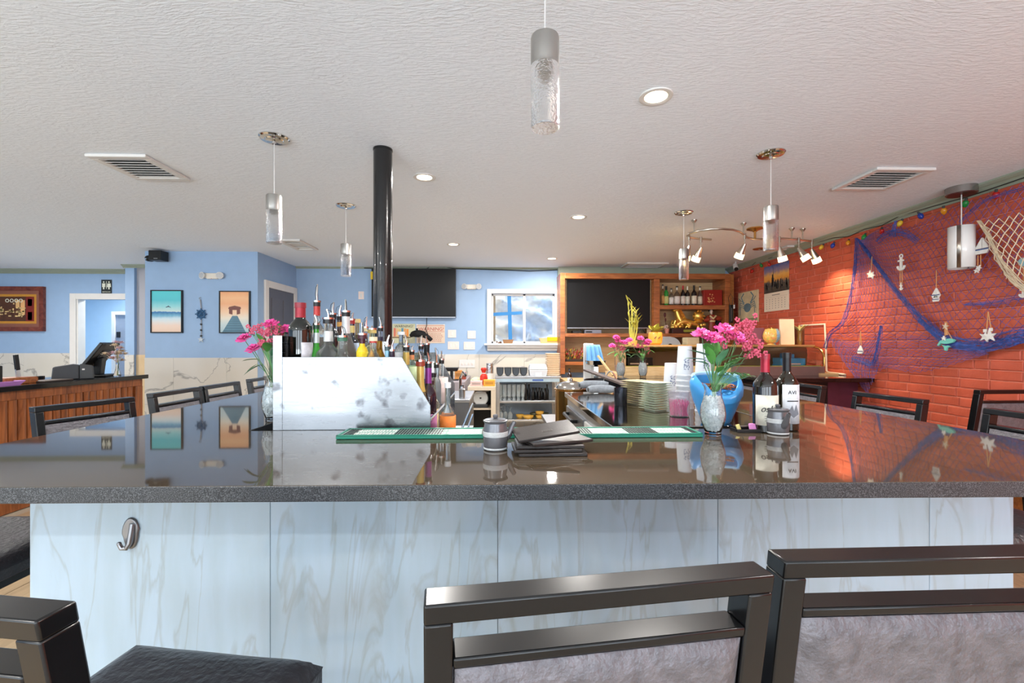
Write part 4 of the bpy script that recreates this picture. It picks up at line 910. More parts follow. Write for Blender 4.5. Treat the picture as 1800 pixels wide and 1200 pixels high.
for X in (CX0, CX1-.012):
    MB().prism([(y, z) for y, z in gp]+[(5.5, ZT1), (5.5, ZCS)], 'X', X, X+.012).build('end_frame', mat('tan_frame', (176, 138, 96), .35, .3), cs, world=True) if X == CX0 else MB().tube([(X+.006, y, z) for y, z in gp]+[(X+.006, 5.5, ZT1)], .012, 8).build('end_frame', BRASS, cs, world=True)
MB().box(CX0+.02, CX1-.02, 5.12, 5.48, ZCS, ZCS+.012).build('tray_floor', mat('lime_strip', (190, 190, 84), .4), cs, world=True, smooth=0)
# things in the case
for (u0, u1, h, c, lb) in ((1104, 1148, .14, (34, 32, 32), 'black appliance inside the left end of the sushi case'), (1365, 1408, .12, (58, 130, 190), 'blue box inside the sushi case behind the wine bottles')):
    a, b = at(u0, 0, 5.25).x, at(u1, 0, 5.25).x
    o = thing('case_box', lb, 'box', ((a+b)/2, 5.3, ZCS+.0125)); w2 = (b-a)/2
    MB().box(-w2, w2, -.1, .1, 0, h*.62).box(-w2*.45, w2*.1, -.1, .1, h*.62, h).build('shell', mat('case_box_%d' % c[0], c, .4), o, smooth=0, bevel=.005)
    MB().box(-w2*.8, w2*.6, -.103, -.1, h*.12, h*.2).build('label_strip', mat('pale_strip', (226, 190, 176), .5), o, smooth=0)
# things standing on the case
def onc(u, Y=5.4): return Vector((at(u, 0, Y).x, Y, ZT1+.0255))
o = thing('purple_box', 'dull purple box on the sushi case behind the glass lantern', 'box', onc(1330, 5.47)); MB().box(-.075, .075, -.03, .03, 0, .205).build('carton', mat('dull_purple', (122, 74, 92), .6), o, smooth=0, bevel=.004); MB().box(-.075, .075, -.0312, -.03, .06, .07).build('stripe', mat('pale_purple', (160, 110, 126), .6), o, smooth=0)
o = thing('mosaic_lantern', 'gold and blue mosaic glass lantern on the sushi case', 'lantern', onc(1356, 5.36))
mz = bpy.data.materials.new('mosaic_glass'); mz.use_nodes = True; nt = mz.node_tree; vo = node(mz, 'ShaderNodeTexVoronoi'); vo.inputs['Scale'].default_value = 70; tc = node(mz, 'ShaderNodeTexCoord'); nt.links.new(tc.outputs['Object'], vo.inputs['Vector'])
sp = node(mz, 'ShaderNodeSeparateXYZ'); nt.links.new(tc.outputs['Object'], sp.inputs[0]); rp = node(mz, 'ShaderNodeValToRGB'); e = rp.color_ramp.elements; e[0].position = .505; e[0].color = (*lin((214, 170, 92)), 1); e[1].position = .52; e[1].color = (*lin((120, 176, 206)), 1)
ma = node(mz, 'ShaderNodeMath', operation='ADD'); ma.inputs[1].default_value = .5; nt.links.new(sp.outputs[0], ma.inputs[0]); nt.links.new(ma.outputs[0], rp.inputs[0])
mx = node(mz, 'ShaderNodeMix', data_type='RGBA', blend_type='MULTIPLY'); mx.inputs[0].default_value = .6; nt.links.new(rp.outputs[0], mx.inputs[6]); nt.links.new(vo.outputs['Color'], mx.inputs[7]); mx2 = node(mz, 'ShaderNodeMix', data_type='RGBA', blend_type='ADD'); mx2.inputs[0].default_value = .35; nt.links.new(mx.outputs[2], mx2.inputs[6]); nt.links.new(rp.outputs[0], mx2.inputs[7]); nt.links.new(mx2.outputs[2], nt.nodes['Principled BSDF'].inputs['Base Color']); nt.nodes['Principled BSDF'].inputs['Roughness'].default_value = .2
MB().lathe([(.05, 0), (.045, .012), (.03, .018), (.06, .03), (.09, .07), (.094, .11), (.082, .16), (.066, .19), (.062, .19), (.08, .12)], n=28).build('globe', mz, o); MB().lathe([(.062, .19), (.064, .196), (.03, .202), (.028, .206)], n=20).build('rim', BRASS, o)
o = thing('cream_board', 'blank cream board standing upright on the sushi case', 'board', onc(1383, 5.40)); MB().ob((0, 0, .155), (.17, .03, .31), rx=-.04).build('panel', mat('cream_card', (238, 208, 178), .6), o, smooth=0, bevel=.004); MB().box(-.06, .06, -.02, .06, 0, .012).build('foot', mat('cream_card', (238, 208, 178), .6), o, smooth=0)
o = thing('dark_box_frame', 'brown open box behind the little plant on the sushi case', 'box', onc(1404, 5.5)); MB().box(-.06, .06, -.02, .035, 0, .22).build('back', mat('brown_box', (110, 66, 44), .5), o, smooth=0, bevel=.003)
def leafy(name, label, loc, potpart, stems, L, W, m_, n=6, seed=1, cat='plant', spread=.6, h=.05):
    t = thing(name, label, cat, loc); rs = random.Random(seed)
    potpart(t)
    for i in range(stems):
        a = rs.uniform(0, 6.28); d = Vector((cos(a)*spread, sin(a)*spread, 1)); 
        place(leafm(L*rs.uniform(.7, 1.1), W, rs.uniform(.1, .5)), (cos(a)*.008, sin(a)*.008, h+rs.uniform(-.01, .01)), d).build('leaf', m_, t, smooth=60)
    return t
YG = mat('yellow_green_leaf', (176, 170, 70), .45, var=.2, vs_=30)
leafy('vase_plant', 'small spiky plant in a glass tube on the sushi case', onc(1406, 5.40), lambda t: MB().lathe([(.02, 0), (.03, .05), (.022, .12), (.03, .17), (.028, .17), (.02, .12), (.004, .01)], n=16).build('vase', mat('amber_glass', (170, 130, 70), .1, trans=.6), t), 14, .13, .014, mat('olive_leaf', (170, 164, 104), .5, var=.2), seed=4, spread=.55, h=.16)
def pumpkin(t):
    MB().lathe([(.055, 0), (.075, .02), (.082, .08), (.078, .14), (.07, .15), (.066, .15), (.05, .12)], n=24).build('pot', mat('orange_glaze', (238, 158, 60), .35, var=.1), t)
    for a in (-1.9, -1.35): MB().tube([(cos(a)*.084+.012*i, sin(a)*.084, .085+.012*sin(i*1.5)) for i in (-1, 0, 1)], .004, 6).build('painted_eye', BLKPL, t)
leafy('pumpkin_planter', 'orange pumpkin-faced planter with yellow-green leaves on the sushi case', onc(1152, 5.36), pumpkin, 18, .15, .026, YG, seed=5, spread=.7, h=.13)
def bpot(t): MB().lathe([(.05, 0), (.055, .05), (.05, .052)], n=16).build('pot', mat('tan_pot', (196, 160, 90), .5), t)
lb_ = thing('lucky_bamboo', 'tall yellow-green lucky bamboo before the right television', 'plant', onc(1112, 5.38)); bpot(lb_)
rs = random.Random(8)
for i in range(7):
    x = rs.uniform(-.05, .05); H = rs.uniform(.25, .50); top = Vector((x*1.4+rs.uniform(-.02, .02), rs.uniform(-.03, .03), H+.04))
    MB().tube([(x*.5, 0, .04), (x*1.2, 0, H*.5), top], [.008, .007, .005], 6).build('stalk', YG, lb_)
    for k in range(5):
        p_ = Vector((x*.5, 0, .04)).lerp(top, .45+.13*k); a = rs.uniform(0, 6.28)
        place(leafm(.10, .010, .2), p_, (cos(a)*.5, sin(a)*.5, .9)).build('leaf', YG, lb_, smooth=60)
# two small vases on the ledge
for i, (u, lb, fl_) in enumerate([(1091, 'left small pebble vase on the sushi ledge', [(1076, 607), (1083, 592), (1097, 601), (1087, 598)]), (1130, 'right small pebble vase on the sushi ledge', [(1126, 594), (1140, 599), (1137, 603), (1106, 597)])]):
    Yv = 4.83; vx = at(u, 0, Yv).x
    vase(lb, (vx, Yv, ZB), .2, .05)
    rs = random.Random(20+i)
    lv = []
    for k in range(14):
        a = rs.uniform(0, 6.28); lv.append((Vector((vx+cos(a)*.06, Yv+sin(a)*.05, ZB+rs.uniform(.22, .34))), (cos(a), sin(a), rs.uniform(-.2, .6)), rs.uniform(.07, .12), .014))
    bouquet('pink carnation bouquet in the %s small vase on the sushi ledge' % ('left', 'right')[i], (vx, Yv, ZB+.1), [A(*p_) for p_ in fl_], [A(u-6+12*k, 608+6*k, .02) for k in range(2)], lv, .042, 5+i)
# rounded grey machine, paper stack
o = thing('rice_machine', 'grey rounded machine hood under the gold figurine shelf', 'machine', (at(1176, 0, 6.9).x, 6.95, at(0, 609, 6.9).z))
pts = [(-.13, 0)]+[(-.13+.29*(1-cos(t))*.5*2-.0, .16*sin(t)) for t in [pi/2*i/8 for i in range(9)]][1:][::1]
MB().prism([(-.13, 0), (.17, 0), (.165, .03), (.15, .07), (.12, .105), (.07, .135), (.0, .15), (-.13, .15)], 'Y', -.1, .1).build('hood', mat('pale_grey_shell', (176, 184, 190), .35), o, bevel=.006)
MB().cyl((.0, -.102, .01), (.0, -.1, .01), .035, n=20).build('knob', BLKPL, o)
for k in range(5):
    o = MB().box(-.09, .09, -.1, .1, 0, .027).build('paper_pack', mat('cream_paper', (232, 216, 176), .7), loc=(at(1214, 0, 6.95).x+R(-.004, .004), 6.95, at(0, 609, 6.9).z+k*.028), smooth=0, bevel=.003); tag(o, 'cream paper pack, %s from the bottom, beside the grey machine hood' % ordn(k), 'paper pack', 'stacked cream paper packs')
# ---------------------------------------------------------------- wooden cabinet with the right-hand television
YK = 7.15
def K(u, v): p = at(u, v, YK); return p
kx0, kx1, kx2, kx3 = K(985, 0).x, K(1150, 0).x, K(1278, 0).x-.03, K(1293, 0).x
kz = K(0, 475).z
cb = thing('tv_cabinet', 'cherry wood wall cabinet framing the right television and shelves', 'cabinet', ((kx0+kx3)/2, YK, 0))
def cbox(nm, x0, x1, z0, z1, m_=WOODC, y0=YK, y1=YB-.001): return MB().box(x0, x1, y0, y1, z0, z1).build(nm, m_, cb, world=True, smooth=0, bevel=.003)
T_ = .075
cbox('side_panel', kx0, kx0+T_, .95, kz); cbox('divider', kx1, kx1+.09, 1.35, kz-.09); cbox('side_panel', kx2, kx2+.085, .95, kz)
cbox('top_board', kx0+T_, kx2, kz-.085, kz, WOODCH)
cbox('crown_strip', kx0+.01, kx3, kz+.0005, ZT-.003, CROWN, YB-.12)
cbox('side_fill', kx2+.085, kx3, .95, kz, wood('knotty_pine', (140, 84, 34), (176, 112, 54), .4, (2, 2, 6), 5), YK+.05)
cbox('back_board', kx0+T_, kx2, .95, kz-.085, PLY, YB-.02)
zs1 = K(0, 533).z; zs2 = K(0, 585).z
cbox('shelf', kx1+.09, kx2, zs1-.065, zs1, WOODCH); cbox('shelf', kx1+.09, kx2, zs2-.06, zs2, WOODCH)
cbox('tv_shelf', kx0+T_, kx1, zs2-.055, zs2, WOODCH)
zs3 = K(0, 637).z; cbox('lower_shelf', kx0+T_, kx0+.55, zs3-.05, zs3, WOODCH)
zs4 = at(0, 609, 6.9).z; cbox('lower_board', kx1+.09, kx2, zs4-.04, zs4-.0005, WOODCH, 6.84)
cbox('light_inner_frame', kx0+T_, kx1, kz-.13, kz-.086, PLY, YK+.14, YK+.17)
for nm, a, b in (('l', kx0+T_, kx0+T_+.05), ('r', kx1-.07, kx1-.002)): cbox('light_inner_frame', a, b, zs2, kz-.131, PLY, YK+.14, YK+.17)
def tv(label, u0, u1, v0, v1, Y, thick=.05, feet=None):
    a, b = at(u0, v1, Y), at(u1, v0, Y)
    t = thing('television', label, 'television', ((a.x+b.x)/2, Y, a.z))
    MB().box(a.x, b.x, Y, Y+thick, a.z, b.z).build('casing', BLKPL, t, world=True, smooth=0, bevel=.004)
    MB().box(a.x+.008, b.x-.008, Y-.0015, Y, a.z+.02, b.z-.008).build('screen', SCREEN, t, world=True, smooth=0)
    MB().box(a.x, b.x, Y-.003, Y, a.z, a.z+.014).build('lower_bezel', mat('silver_bezel', (150, 152, 158), .3, .8), t, world=True, smooth=0)
    return t, a, b
t, a, b = tv('black flat television standing in the cherry wood cabinet', 997, 1143, 490, 577, YK+.10)
for u in (1022, 1128):
    x = at(u, 0, YK+.12).x; MB().tube([(x-.06, YK+.13, zs2+.008), (x, YK+.12, a.z+.01), (x+.06, YK+.13, zs2+.008)], .008, 6).build('foot', BLKPL, t, world=True)
t, a, b = tv('black wall television left of centre behind the black pole', 653, 801, 472, 558, YB-.10, .07)
MB().box(a.x+.4, b.x-.4, YB-.03, YB, a.z+.2, b.z-.2).build('wall_bracket', BLKPL, t, world=True, smooth=0)
MB().tube([at(750, 558, YB-.02), at(750, 572, YB-.02), at(748, 578, YB-.02), at(752, 587, YB-.02), at(755, 600, YB-.02)], .006, 6).build('power_cord', BLKPL, t, world=True)
MB().box(at(651, 0, YB-.11).x, at(655, 0, YB-.11).x, YB-.105, YB-.1, at(0, 488, YB-.1).z, at(0, 474, YB-.1).z).build('yellow_sticker', mat('yellow_sticker', (226, 190, 30), .5), t, world=True, smooth=0)
c = MB().tube([at(640, 471, YB-.02), at(700, 473, YB-.02), at(748, 474, YB-.02), at(756, 468, YB-.03), at(775, 468, YB-.03), at(800, 472, YB-.02), at(880, 474, YB-.02), at(930, 476, YB-.02), at(985, 474, YB-.02)], .008, 6).build('ceiling_cable', BLKPL); tag(c, 'black cable running along the top of the back wall', 'cable')
# boxes under the TV
o = thing('cable_box', 'grey cable box under the cabinet television', 'box', (K(1044, 0).x, YK+.12, zs2+.0005)); MB().box(-.13, .13, -.08, .08, 0, .055).build('shell', mat('grey_box', (110, 114, 128), .4), o, smooth=0, bevel=.004); MB().box(-.12, -.02, -.082, -.08, .015, .035).build('display', SCREEN, o, smooth=0)
o = thing('game_box', 'small black box beside the cable box under the television', 'box', (K(1016, 0).x, YK+.14, zs2+.0005)); MB().box(-.07, .07, -.06, .06, 0, .045).build('shell', BLKPL, o, smooth=0, bevel=.004); MB().box(-.05, .0, -.062, -.06, .012, .02).build('display', GREYPL, o, smooth=0)
# red dried flowers
o = thing('dried_flowers', 'red and yellow dried flower arrangement on the low cabinet shelf', 'flowers', (K(1012, 0).x, YK+.12, zs3+.0005))
MB().box(-.16, .16, -.06, .06, 0, .04).build('trough', mat('dark_trough', (48, 36, 30), .6), o, smooth=0, bevel=.004)
rs = random.Random(6)
for nm, c_, k in (('red_bloom', (176, 40, 44), 60), ('yellow_bloom', (196, 160, 60), 45), ('dark_leaf', (70, 80, 40), 60), ('pink_bloom', (222, 120, 130), 10)):
    mb = MB()
    for i in range(k):
        p_ = Vector((rs.uniform(-.16, .16), rs.uniform(-.06, .05), .05+rs.uniform(0, .17)*(1-abs(rs.uniform(-.5, .5)))))
        for j in range(3): mb.ball(p_+Vector((rs.uniform(-.01, .01),)*3), (.006, .006, .013), 5, 4)
        mb.tube([(p_.x*.6, p_.y*.6, .035), p_], .0015, 3)
    mb.build(nm, mat('dried_'+nm, c_, .7, var=.2), o)['kind'] = 'stuff'
# bottles on the top shelf
SH = [('green_slim', 1171, 500, .036, 'slim', (40, 150, 60), False, (206, 206, 130), 'bright green bottle with cream label at the left of the top shelf'),
      ('c', 1180, 504, .036, 'spirit', (214, 206, 190), True, (236, 232, 226), 'white-labelled clear bottle second on the cabinet top shelf'),
      ('c', 1190, 500, .046, 'spirit', (206, 190, 170), True, (236, 226, 216), 'clear bottle with large white label on the cabinet top shelf'),
      ('w', 1200.5, 499, .037, 'wine', (24, 18, 18), False, (220, 210, 196), 'dark wine bottle with red capsule on the cabinet top shelf'),
      ('w', 1208.5, 500, .037, 'wine', (22, 20, 18), False, (210, 206, 190), 'dark wine bottle with white capsule on the cabinet top shelf'),
      ('w', 1220, 498, .042, 'wine', (18, 18, 20), False, (226, 214, 190), 'black wine bottle with broad cream label on the cabinet top shelf'),
      ('c', 1230.5, 500, .038, 'spirit', (220, 206, 186), True, (216, 200, 176), 'pale clear bottle next to the red box on the shelf'),
      ('c', 1165, 497, .026, 'slim', (224, 196, 150), True, (206, 150, 90), 'slim peach bottle in the shelf corner')]
capc = {3: (176, 36, 40), 4: (222, 214, 190)}
for i, (k, u, v, r_, sty, g, cl, lab, lb) in enumerate(SH):
    p_ = K(u, 0); Yq = YK+.13; bottle(lb, (at(u, 0, Yq).x, Yq, zs1+.0005), at(0, v, Yq).z-zs1, r_, sty, g, cl, lab, (.1, .5), capc.get(i, (200, 190, 170) if cl else (20, 20, 20)), (.84, 1), capc.get(i, (40, 36, 32)), None, 0, 'bottles on the cabinet top shelf')
o = thing('red_box', 'red lacquer box with pale flower print on the top shelf', 'box', (K(1256, 0).x, YK+.15, zs1+.0005))
MB().box(-.15, .15, -.1, .1, 0, .25).build('carton', mat('red_lacquer', (140, 30, 22), .3, var=.12), o, smooth=0, bevel=.004)
mb = MB(); rs = random.Random(9)
for i in range(16): x, z = rs.uniform(-.09, .03), rs.uniform(.04, .2); mb.box(x, x+rs.uniform(.01, .03), -.1015, -.1, z, z+rs.uniform(.008, .02))
mb.build('flower_print', mat('gold_print', (222, 170, 110), .4), o, smooth=0)
# gold figurine
o = thing('gold_figurine', 'gold dragon figurine with a treasure ball on a dark wooden base', 'figurine', (at(1210, 0, YK+.15).x, YK+.15, zs2+.0005))
MB().box(-.30, .30, -.09, .09, 0, .085).build('base', mat('dark_rosewood', (56, 26, 20), .35), o, smooth=0, bevel=.008)
MB().prism([(-.10+.02*cos(t_), .043+.02*sin(t_)) for t_ in [pi/2+pi*i/8 for i in range(9)]]+[(.10+.02*cos(t_), .043+.02*sin(t_)) for t_ in [-pi/2+pi*i/8 for i in range(9)]], 'Y', -.093, -.09).build('name_plaque', mat('green_gold_plaque', (150, 156, 60), .35, .4), o, smooth=0)
mb = MB()
mb.tube([(-.2, 0, .12), (-.16, 0, .17), (-.08, 0, .2), (.02, 0, .17), (.1, 0, .15), (.16, 0, .12)], [.05, .06, .062, .055, .05, .03], 14)
mb.tube([(-.13, 0, .2), (-.17, 0, .29), (-.19, 0, .37), (-.22, 0, .385)], [.055, .05, .045, .03], 12)
mb.ball((-.2, -.01, .39), (.055, .045, .04)).ball((-.24, -.02, .375), (.03, .03, .022))
for s in (-1, 1): mb.tube([(-.18, s*.03, .42), (-.14, s*.04, .46)], [.012, .004], 6); mb.tube([(-.18, s*.05, .2), (-.24, s*.06, .2), (-.26, s*.06, .13), (-.24, s*.05, .09)], [.03, .025, .02, .022], 8); mb.tube([(.02, s*.05, .16), (.0, s*.06, .13), (-.02, s*.06, .09)], [.028, .022, .02], 8)
mb.ball((.16, 0, .285), (.085, .08, .085), 16, 10).lathe([(.04, .17), (.07, .19), (.075, .205), (.05, .22)], (.16, 0, 0), n=16).lathe([(.02, .36), (.03, .375), (.01, .395)], (.16, 0, 0), n=10)
rs = random.Random(4)
for i in range(46):
    x = rs.uniform(-.27, .26); mb.ball((x, rs.uniform(-.06, .05), .095+rs.uniform(0, .05)), (rs.uniform(.014, .032), .022, rs.uniform(.014, .03)), 7, 5)
for i in range(8): a = i/8; mb.tube([(-.09-.1*a, 0, .22+.17*a), (-.05-.1*a, -.02, .25+.18*a), (-.03-.1*a, -.01, .23+.17*a)], [.02, .014, .004], 6)
for i in range(10): a = i/10*2*pi; mb.ball((.16+.085*cos(a), -.03, .285+.085*sin(a)), (.016, .02, .016), 6, 5)
mb.build('gold_dragon', GOLD, o)
# geisha figurine
o = thing('kimono_figurine', 'porcelain lady figurine in a red kimono with a drum', 'figurine', (at(1251, 0, YK+.16).x, YK+.16, zs2+.0005))
MB().lathe([(.06, 0), (.07, .01), (.065, .06), (.05, .14), (.055, .2), (.075, .26), (.06, .3), (.02, .315)], n=18, sy=.75).build('kimono', mat('red_kimono', (150, 60, 40), .4, var=.4, vs_=30), o)
MB().tube([(-.06, -.01, .27), (-.11, -.05, .21), (-.07, -.07, .22)], [.032, .042, .02], 8).tube([(.06, -.01, .27), (.1, -.05, .24), (.05, -.07, .24)], [.032, .04, .02], 8).build('sleeve', MATS['red_kimono'], o)
MB().tube([(-.05, -.045, .29), (0, -.06, .24), (.05, -.045, .29)], .014, 8).lathe([(.058, .19), (.06, .215)], n=16, sy=.8).build('sash', mat('cream_sash', (226, 206, 150), .4), o)
MB().cyl((0, 0, .31), (-.008, -.004, .335), .014).ball((-.014, -.01, .362), (.026, .029, .034)).ball((-.018, -.039, .36), (.004, .006, .005), 6, 4).build('head', mat('porcelain_skin', (238, 218, 200), .3), o)
MB().ball((-.008, .004, .378), (.034, .034, .03)).ball((-.002, .008, .405), (.02, .02, .018)).ball((.02, .012, .385), (.018, .02, .022)).ball((-.036, .006, .375), (.014, .02, .02)).build('hair', BLKPL, o)
MB().cyl((.11, -.02, .17), (.11, .02, .19), .045, n=16).build('drum', mat('black_lacquer_drum', (34, 34, 44), .25, var=.3), o)
o = thing('tiny_pot', 'tiny pink pot with white blossom in the cabinet shelf corner', 'pot', (at(1172, 0, YK+.1).x, YK+.1, zs2+.0005)); MB().lathe([(.03, 0), (.042, .08), (.038, .08), (.02, .07)], n=16).build('pot', mat('pink_clay', (222, 150, 130), .5), o)
mb = MB(); rs = random.Random(3)
for i in range(12): mb.ball((rs.uniform(-.03, .02), rs.uniform(-.02, .02), .1+rs.uniform(-.02, .03)), .013, 6, 5)
mb.build('blossom', mat('white_blossom', (240, 214, 206), .6), o)
MB().tube([(-.0, 0, .07), (-.02, 0, .18), (-.035, 0, .3)], .004, 5).ball((-.03, 0, .3), (.02, .012, .04), 8, 6).ball((-.02, 0, .22), (.015, .01, .03), 8, 6).build('dark_sprig', mat('dark_red_leaf', (92, 40, 36), .5), o)
# hanging tongs/knife sharpener on the post and the security camera
o = thing('hanging_flashlight', 'black handheld device hanging from a loop on the cabinet post', 'device', (K(1284, 0).x, YK-.02, at(0, 566, YK).z)); MB().box(-.03, .03, -.018, .018, 0, .29).build('body', BLKPL, o, smooth=0, bevel=.008); MB().box(-.004, .004, -.02, -.018, .03, .24).build('strip', mat('silver_bezel', (150, 152, 158), .3, .8), o, smooth=0)
MB().tube([(-.02, 0, .285), (-.04, .01, .40), (0, .014, .47), (.035, .01, .40), (.02, 0, .285)], .004, 6).build('loop', BLKPL, o); MB().box(.03, .055, -.012, .012, .23, .29).build('tab', WHPL, o, smooth=0)
o = thing('security_camera', 'small white bullet camera in the corner above the cabinet', 'camera', at(1292, 466, 6.9)); c0 = o.location
MB().cyl((0, 0, -.0), (-.03, -.09, -.07), .034, n=18).build('housing', WHPL, o); MB().cyl((-.03, -.09, -.07), (-.033, -.098, -.078), .03, n=18).build('lens', BLKPL, o); MB().tube([(0, 0, 0), (.03, .03, .02), (.03, .04, ZT-c0.z)], .012, 8).build('mount', WHPL, o)

# ---------------------------------------------------------------- pass-through window
wn = struct(thing('window_1', 'white-framed pass-through window with a blue tape cross', 'window', ((WX0+WX1)/2, YB, WZ0)))
fw = .075
MB().box(WX0-fw, WX0, YB-.03, YB, WZ0-.02, WZ1+fw).box(WX1, WX1+fw*.8, YB-.03, YB, WZ0-.02, WZ1+fw).box(WX0, WX1, YB-.03, YB, WZ1, WZ1+fw).build('casing', TRIMW, wn, world=True, smooth=0, bevel=.006)
MB().box(WX0-.12, WX1+.1, YB-.13, YB+.02, WZ0-.035, WZ0-.005).build('sill', TRIMW, wn, world=True, smooth=0, bevel=.006)
MB().prism([(YB-.1, WZ0-.036), (YB-.09, WZ0-.07), (YB-.05, WZ0-.1), (YB-.04, WZ0-.125), (YB, WZ0-.125), (YB, WZ0-.036)], 'X', WX0-.07, WX1+.07).build('apron', TRIMW, wn, world=True, smooth=0)
mx_ = at(922, 0, YB).x
MB().box(mx_-.02, mx_+.02, YB+.05, YB+.1, WZ0, WZ1).box(WX0, WX0+.03, YB+.05, YB+.1, WZ0, WZ1).box(WX1-.03, WX1, YB+.05, YB+.1, WZ0, WZ1).box(WX0, WX1, YB+.05, YB+.1, WZ0, WZ0+.03).box(WX0, WX1, YB+.05, YB+.1, WZ1-.03, WZ1).build('sash', TRIMW, wn, world=True, smooth=0, bevel=.003)
for a, b in ((WX0+.03, mx_-.02), (mx_+.02, WX1-.03)): MB().box(a, b, YB+.07, YB+.074, WZ0+.03, WZ1-.03).build('pane', PANE, wn, world=True, smooth=0)
TAPE = mat('blue_tape', (44, 120, 180), .6)
MB().prism([(at(u, v, YB).x, at(u, v, YB).z) for u, v in ((892, 519.5), (898.5, 519.5), (900.5, 597), (894, 597))], 'Y', YB+.062, YB+.068).build('tape_strip', TAPE, wn, world=True, smooth=0)
MB().prism([(at(u, v, YB).x, at(u, v, YB).z) for u, v in ((866, 549), (918, 546.5), (918, 552), (866, 555))], 'Y', YB+.056, YB+.0615).build('tape_strip', TAPE, wn, world=True, smooth=0)
# crumpled plastic sheeting and cream wall outside
rs = random.Random(2)
def crum(s, u):
    x = WX0-.5+(WX1-WX0+1.0)*s; z = -.006+(WZ1+.25)*u
    return Vector((x, YB+.95+.16*mnoise.fractal(Vector((x*2.2, z*3.3, 1)), 1, 2.2, 5)+.05*sin(z*16+x*7), z))
o = MB().sheet(crum, 70, 60).build('plastic_sheeting', mat('silver_white_plastic', (226, 230, 234), .22, var=.1, vs_=10, metal=.25), smooth=70, solid=.002); tag(o, 'crumpled silvery plastic sheeting hanging outside the pass-through window', 'sheeting')
o = MB().box(WX0-1.6, at(871, 0, YB+.3).x, YB+.2, YB+.3, .5, 3).build('outer_wall', mat('cream_siding', (238, 214, 178), .6), smooth=0); tag(o, 'cream outside wall at the left of the pass-through window', 'wall'); struct(o)
def tapered(name, label, u, Y, z, w_, d_, h, m_, extra=None):
    o = thing(name, label, 'tray', (at(u, 0, Y).x, Y, z)); a, b = w_/2, d_/2; k = .8
    MB().add([(-a*k, -b*k, 0), (a*k, -b*k, 0), (a*k, b*k, 0), (-a*k, b*k, 0), (-a, -b, h), (a, -b, h), (a, b, h), (-a, b, h), (-a*.93, -b*.9, h), (a*.93, -b*.9, h), (a*.93, b*.9, h), (-a*.93, b*.9, h), (-a*.75, -b*.7, h*.3), (a*.75, -b*.7, h*.3), (a*.75, b*.7, h*.3), (-a*.75, b*.7, h*.3)],
            [(3, 2, 1, 0)]+[(i, (i+1) % 4, 4+(i+1) % 4, 4+i) for i in range(4)]+[(4+i, 4+(i+1) % 4, 8+(i+1) % 4, 8+i) for i in range(4)]+[(8+i, 8+(i+1) % 4, 12+(i+1) % 4, 12+i) for i in range(4)]+[(12, 13, 14, 15)]).build('tray', m_, o, smooth=0)
    return o
o = tapered('paper_tray', 'brown paper tray on the window sill under the tape cross', 893, YB-.06, WZ0-.0045, .18, .08, .065, mat('kraft_paper', (150, 112, 78), .7)); MB().box(-.06, .06, -.02, .02, .022, .05).build('napkins', mat('kraft_dark', (120, 88, 60), .7), o, smooth=0)
o = tapered('sponge_tray', 'tan tray holding a yellow sponge on the window sill', 965, YB-.06, WZ0-.0045, .33, .09, .09, mat('tan_card', (216, 178, 128), .7)); MB().ob((.05, -.025, .07), (.17, .05, .07)).build('yellow_sponge', mat('yellow_sponge', (206, 178, 20), .8), o, smooth=0, bevel=.006)
mb = MB(); rs = random.Random(5)
for i in range(7): mb.ball((rs.uniform(-.035, .035), rs.uniform(-.02, .02), .012+.012*(i % 2)), (.016, .012, .012), 7, 5)
o = mb.build('pebble_heap', mat('brown_pebbles', (110, 84, 66), .6), loc=(at(877, 0, YB-.06).x, YB-.06, WZ0-.0045)); tag(o, 'little heap of brown stones at the left of the window sill', 'stones')

# ---------------------------------------------------------------- wall plates and signs on the back wall
PLATE = mat('almond_plate', (232, 214, 206), .4, var=.05)
for i, (u, v, w_, h_, lb) in enumerate([(794.5, 586.5, .135, .13, 'upper left square wall plate by the warning sign'), (829, 588, .135, .13, 'upper right square wall plate by the warning sign'), (797, 607, .185, .13, 'lower left wide wall plate by the warning sign'), (825, 607.5, .185, .13, 'lower right wide wall plate near the window sill'), (635, 519, .09, .13, 'white switch plate left of the wall television')]):
    p_ = at(u, v, YB); t = thing('wall_plate', lb, 'wall plate', (p_.x, YB-.001, p_.z), group='wall plates on the back wall')
    MB().box(-w_/2, w_/2, -.007, 0, -h_/2, h_/2).build('plate', PLATE, t, smooth=0, bevel=.003)
    for k in ([0] if w_ < .15 else [-.045, .045]): MB().box(k-.015, k+.015, -.012, -.007, -.03, .03).build('rocker', WHPL, t, smooth=0, bevel=.002)
p_ = at(821, 639, YB); t = thing('switch_bank', 'four-gang white switch plate on the marble wainscot', 'switch', (p_.x, YB-.0125, p_.z)); MB().box(-.13, .13, -.007, 0, -.065, .065).build('plate', WHPL, t, smooth=0, bevel=.003)
for k in range(4): MB().box(-.095+k*.056, -.07+k*.056, -.014, -.007, -.02, .02).build('toggle', PLATE, t, smooth=0, bevel=.003)
SGN = mat('cream_sign', (216, 196, 176), .6, var=.05); REDI = mat('red_ink', (176, 60, 46), .6)
a, b = at(732, 603, YB), at(782, 570, YB); t = thing('warning_sign', 'cream warning sign with red WARNING! heading', 'sign', ((a.x+b.x)/2, YB-.001, (a.z+b.z)/2)); W2, H2 = (b.x-a.x)/2, (b.z-a.z)/2
MB().box(-W2, W2, -.004, 0, -H2, H2).build('board', SGN, t, smooth=0); text('WARNING!', .082, REDI, t, (.01, -.0045, H2-.105), (pi/2, 0, 0))
MB().box(-W2+.01, W2-.01, -.0046, -.004, H2-.125, H2-.119).box(-W2+.01, W2-.01, -.0046, -.004, H2-.025, H2-.02).build('rule_line', REDI, t, smooth=0)
mb = MB()
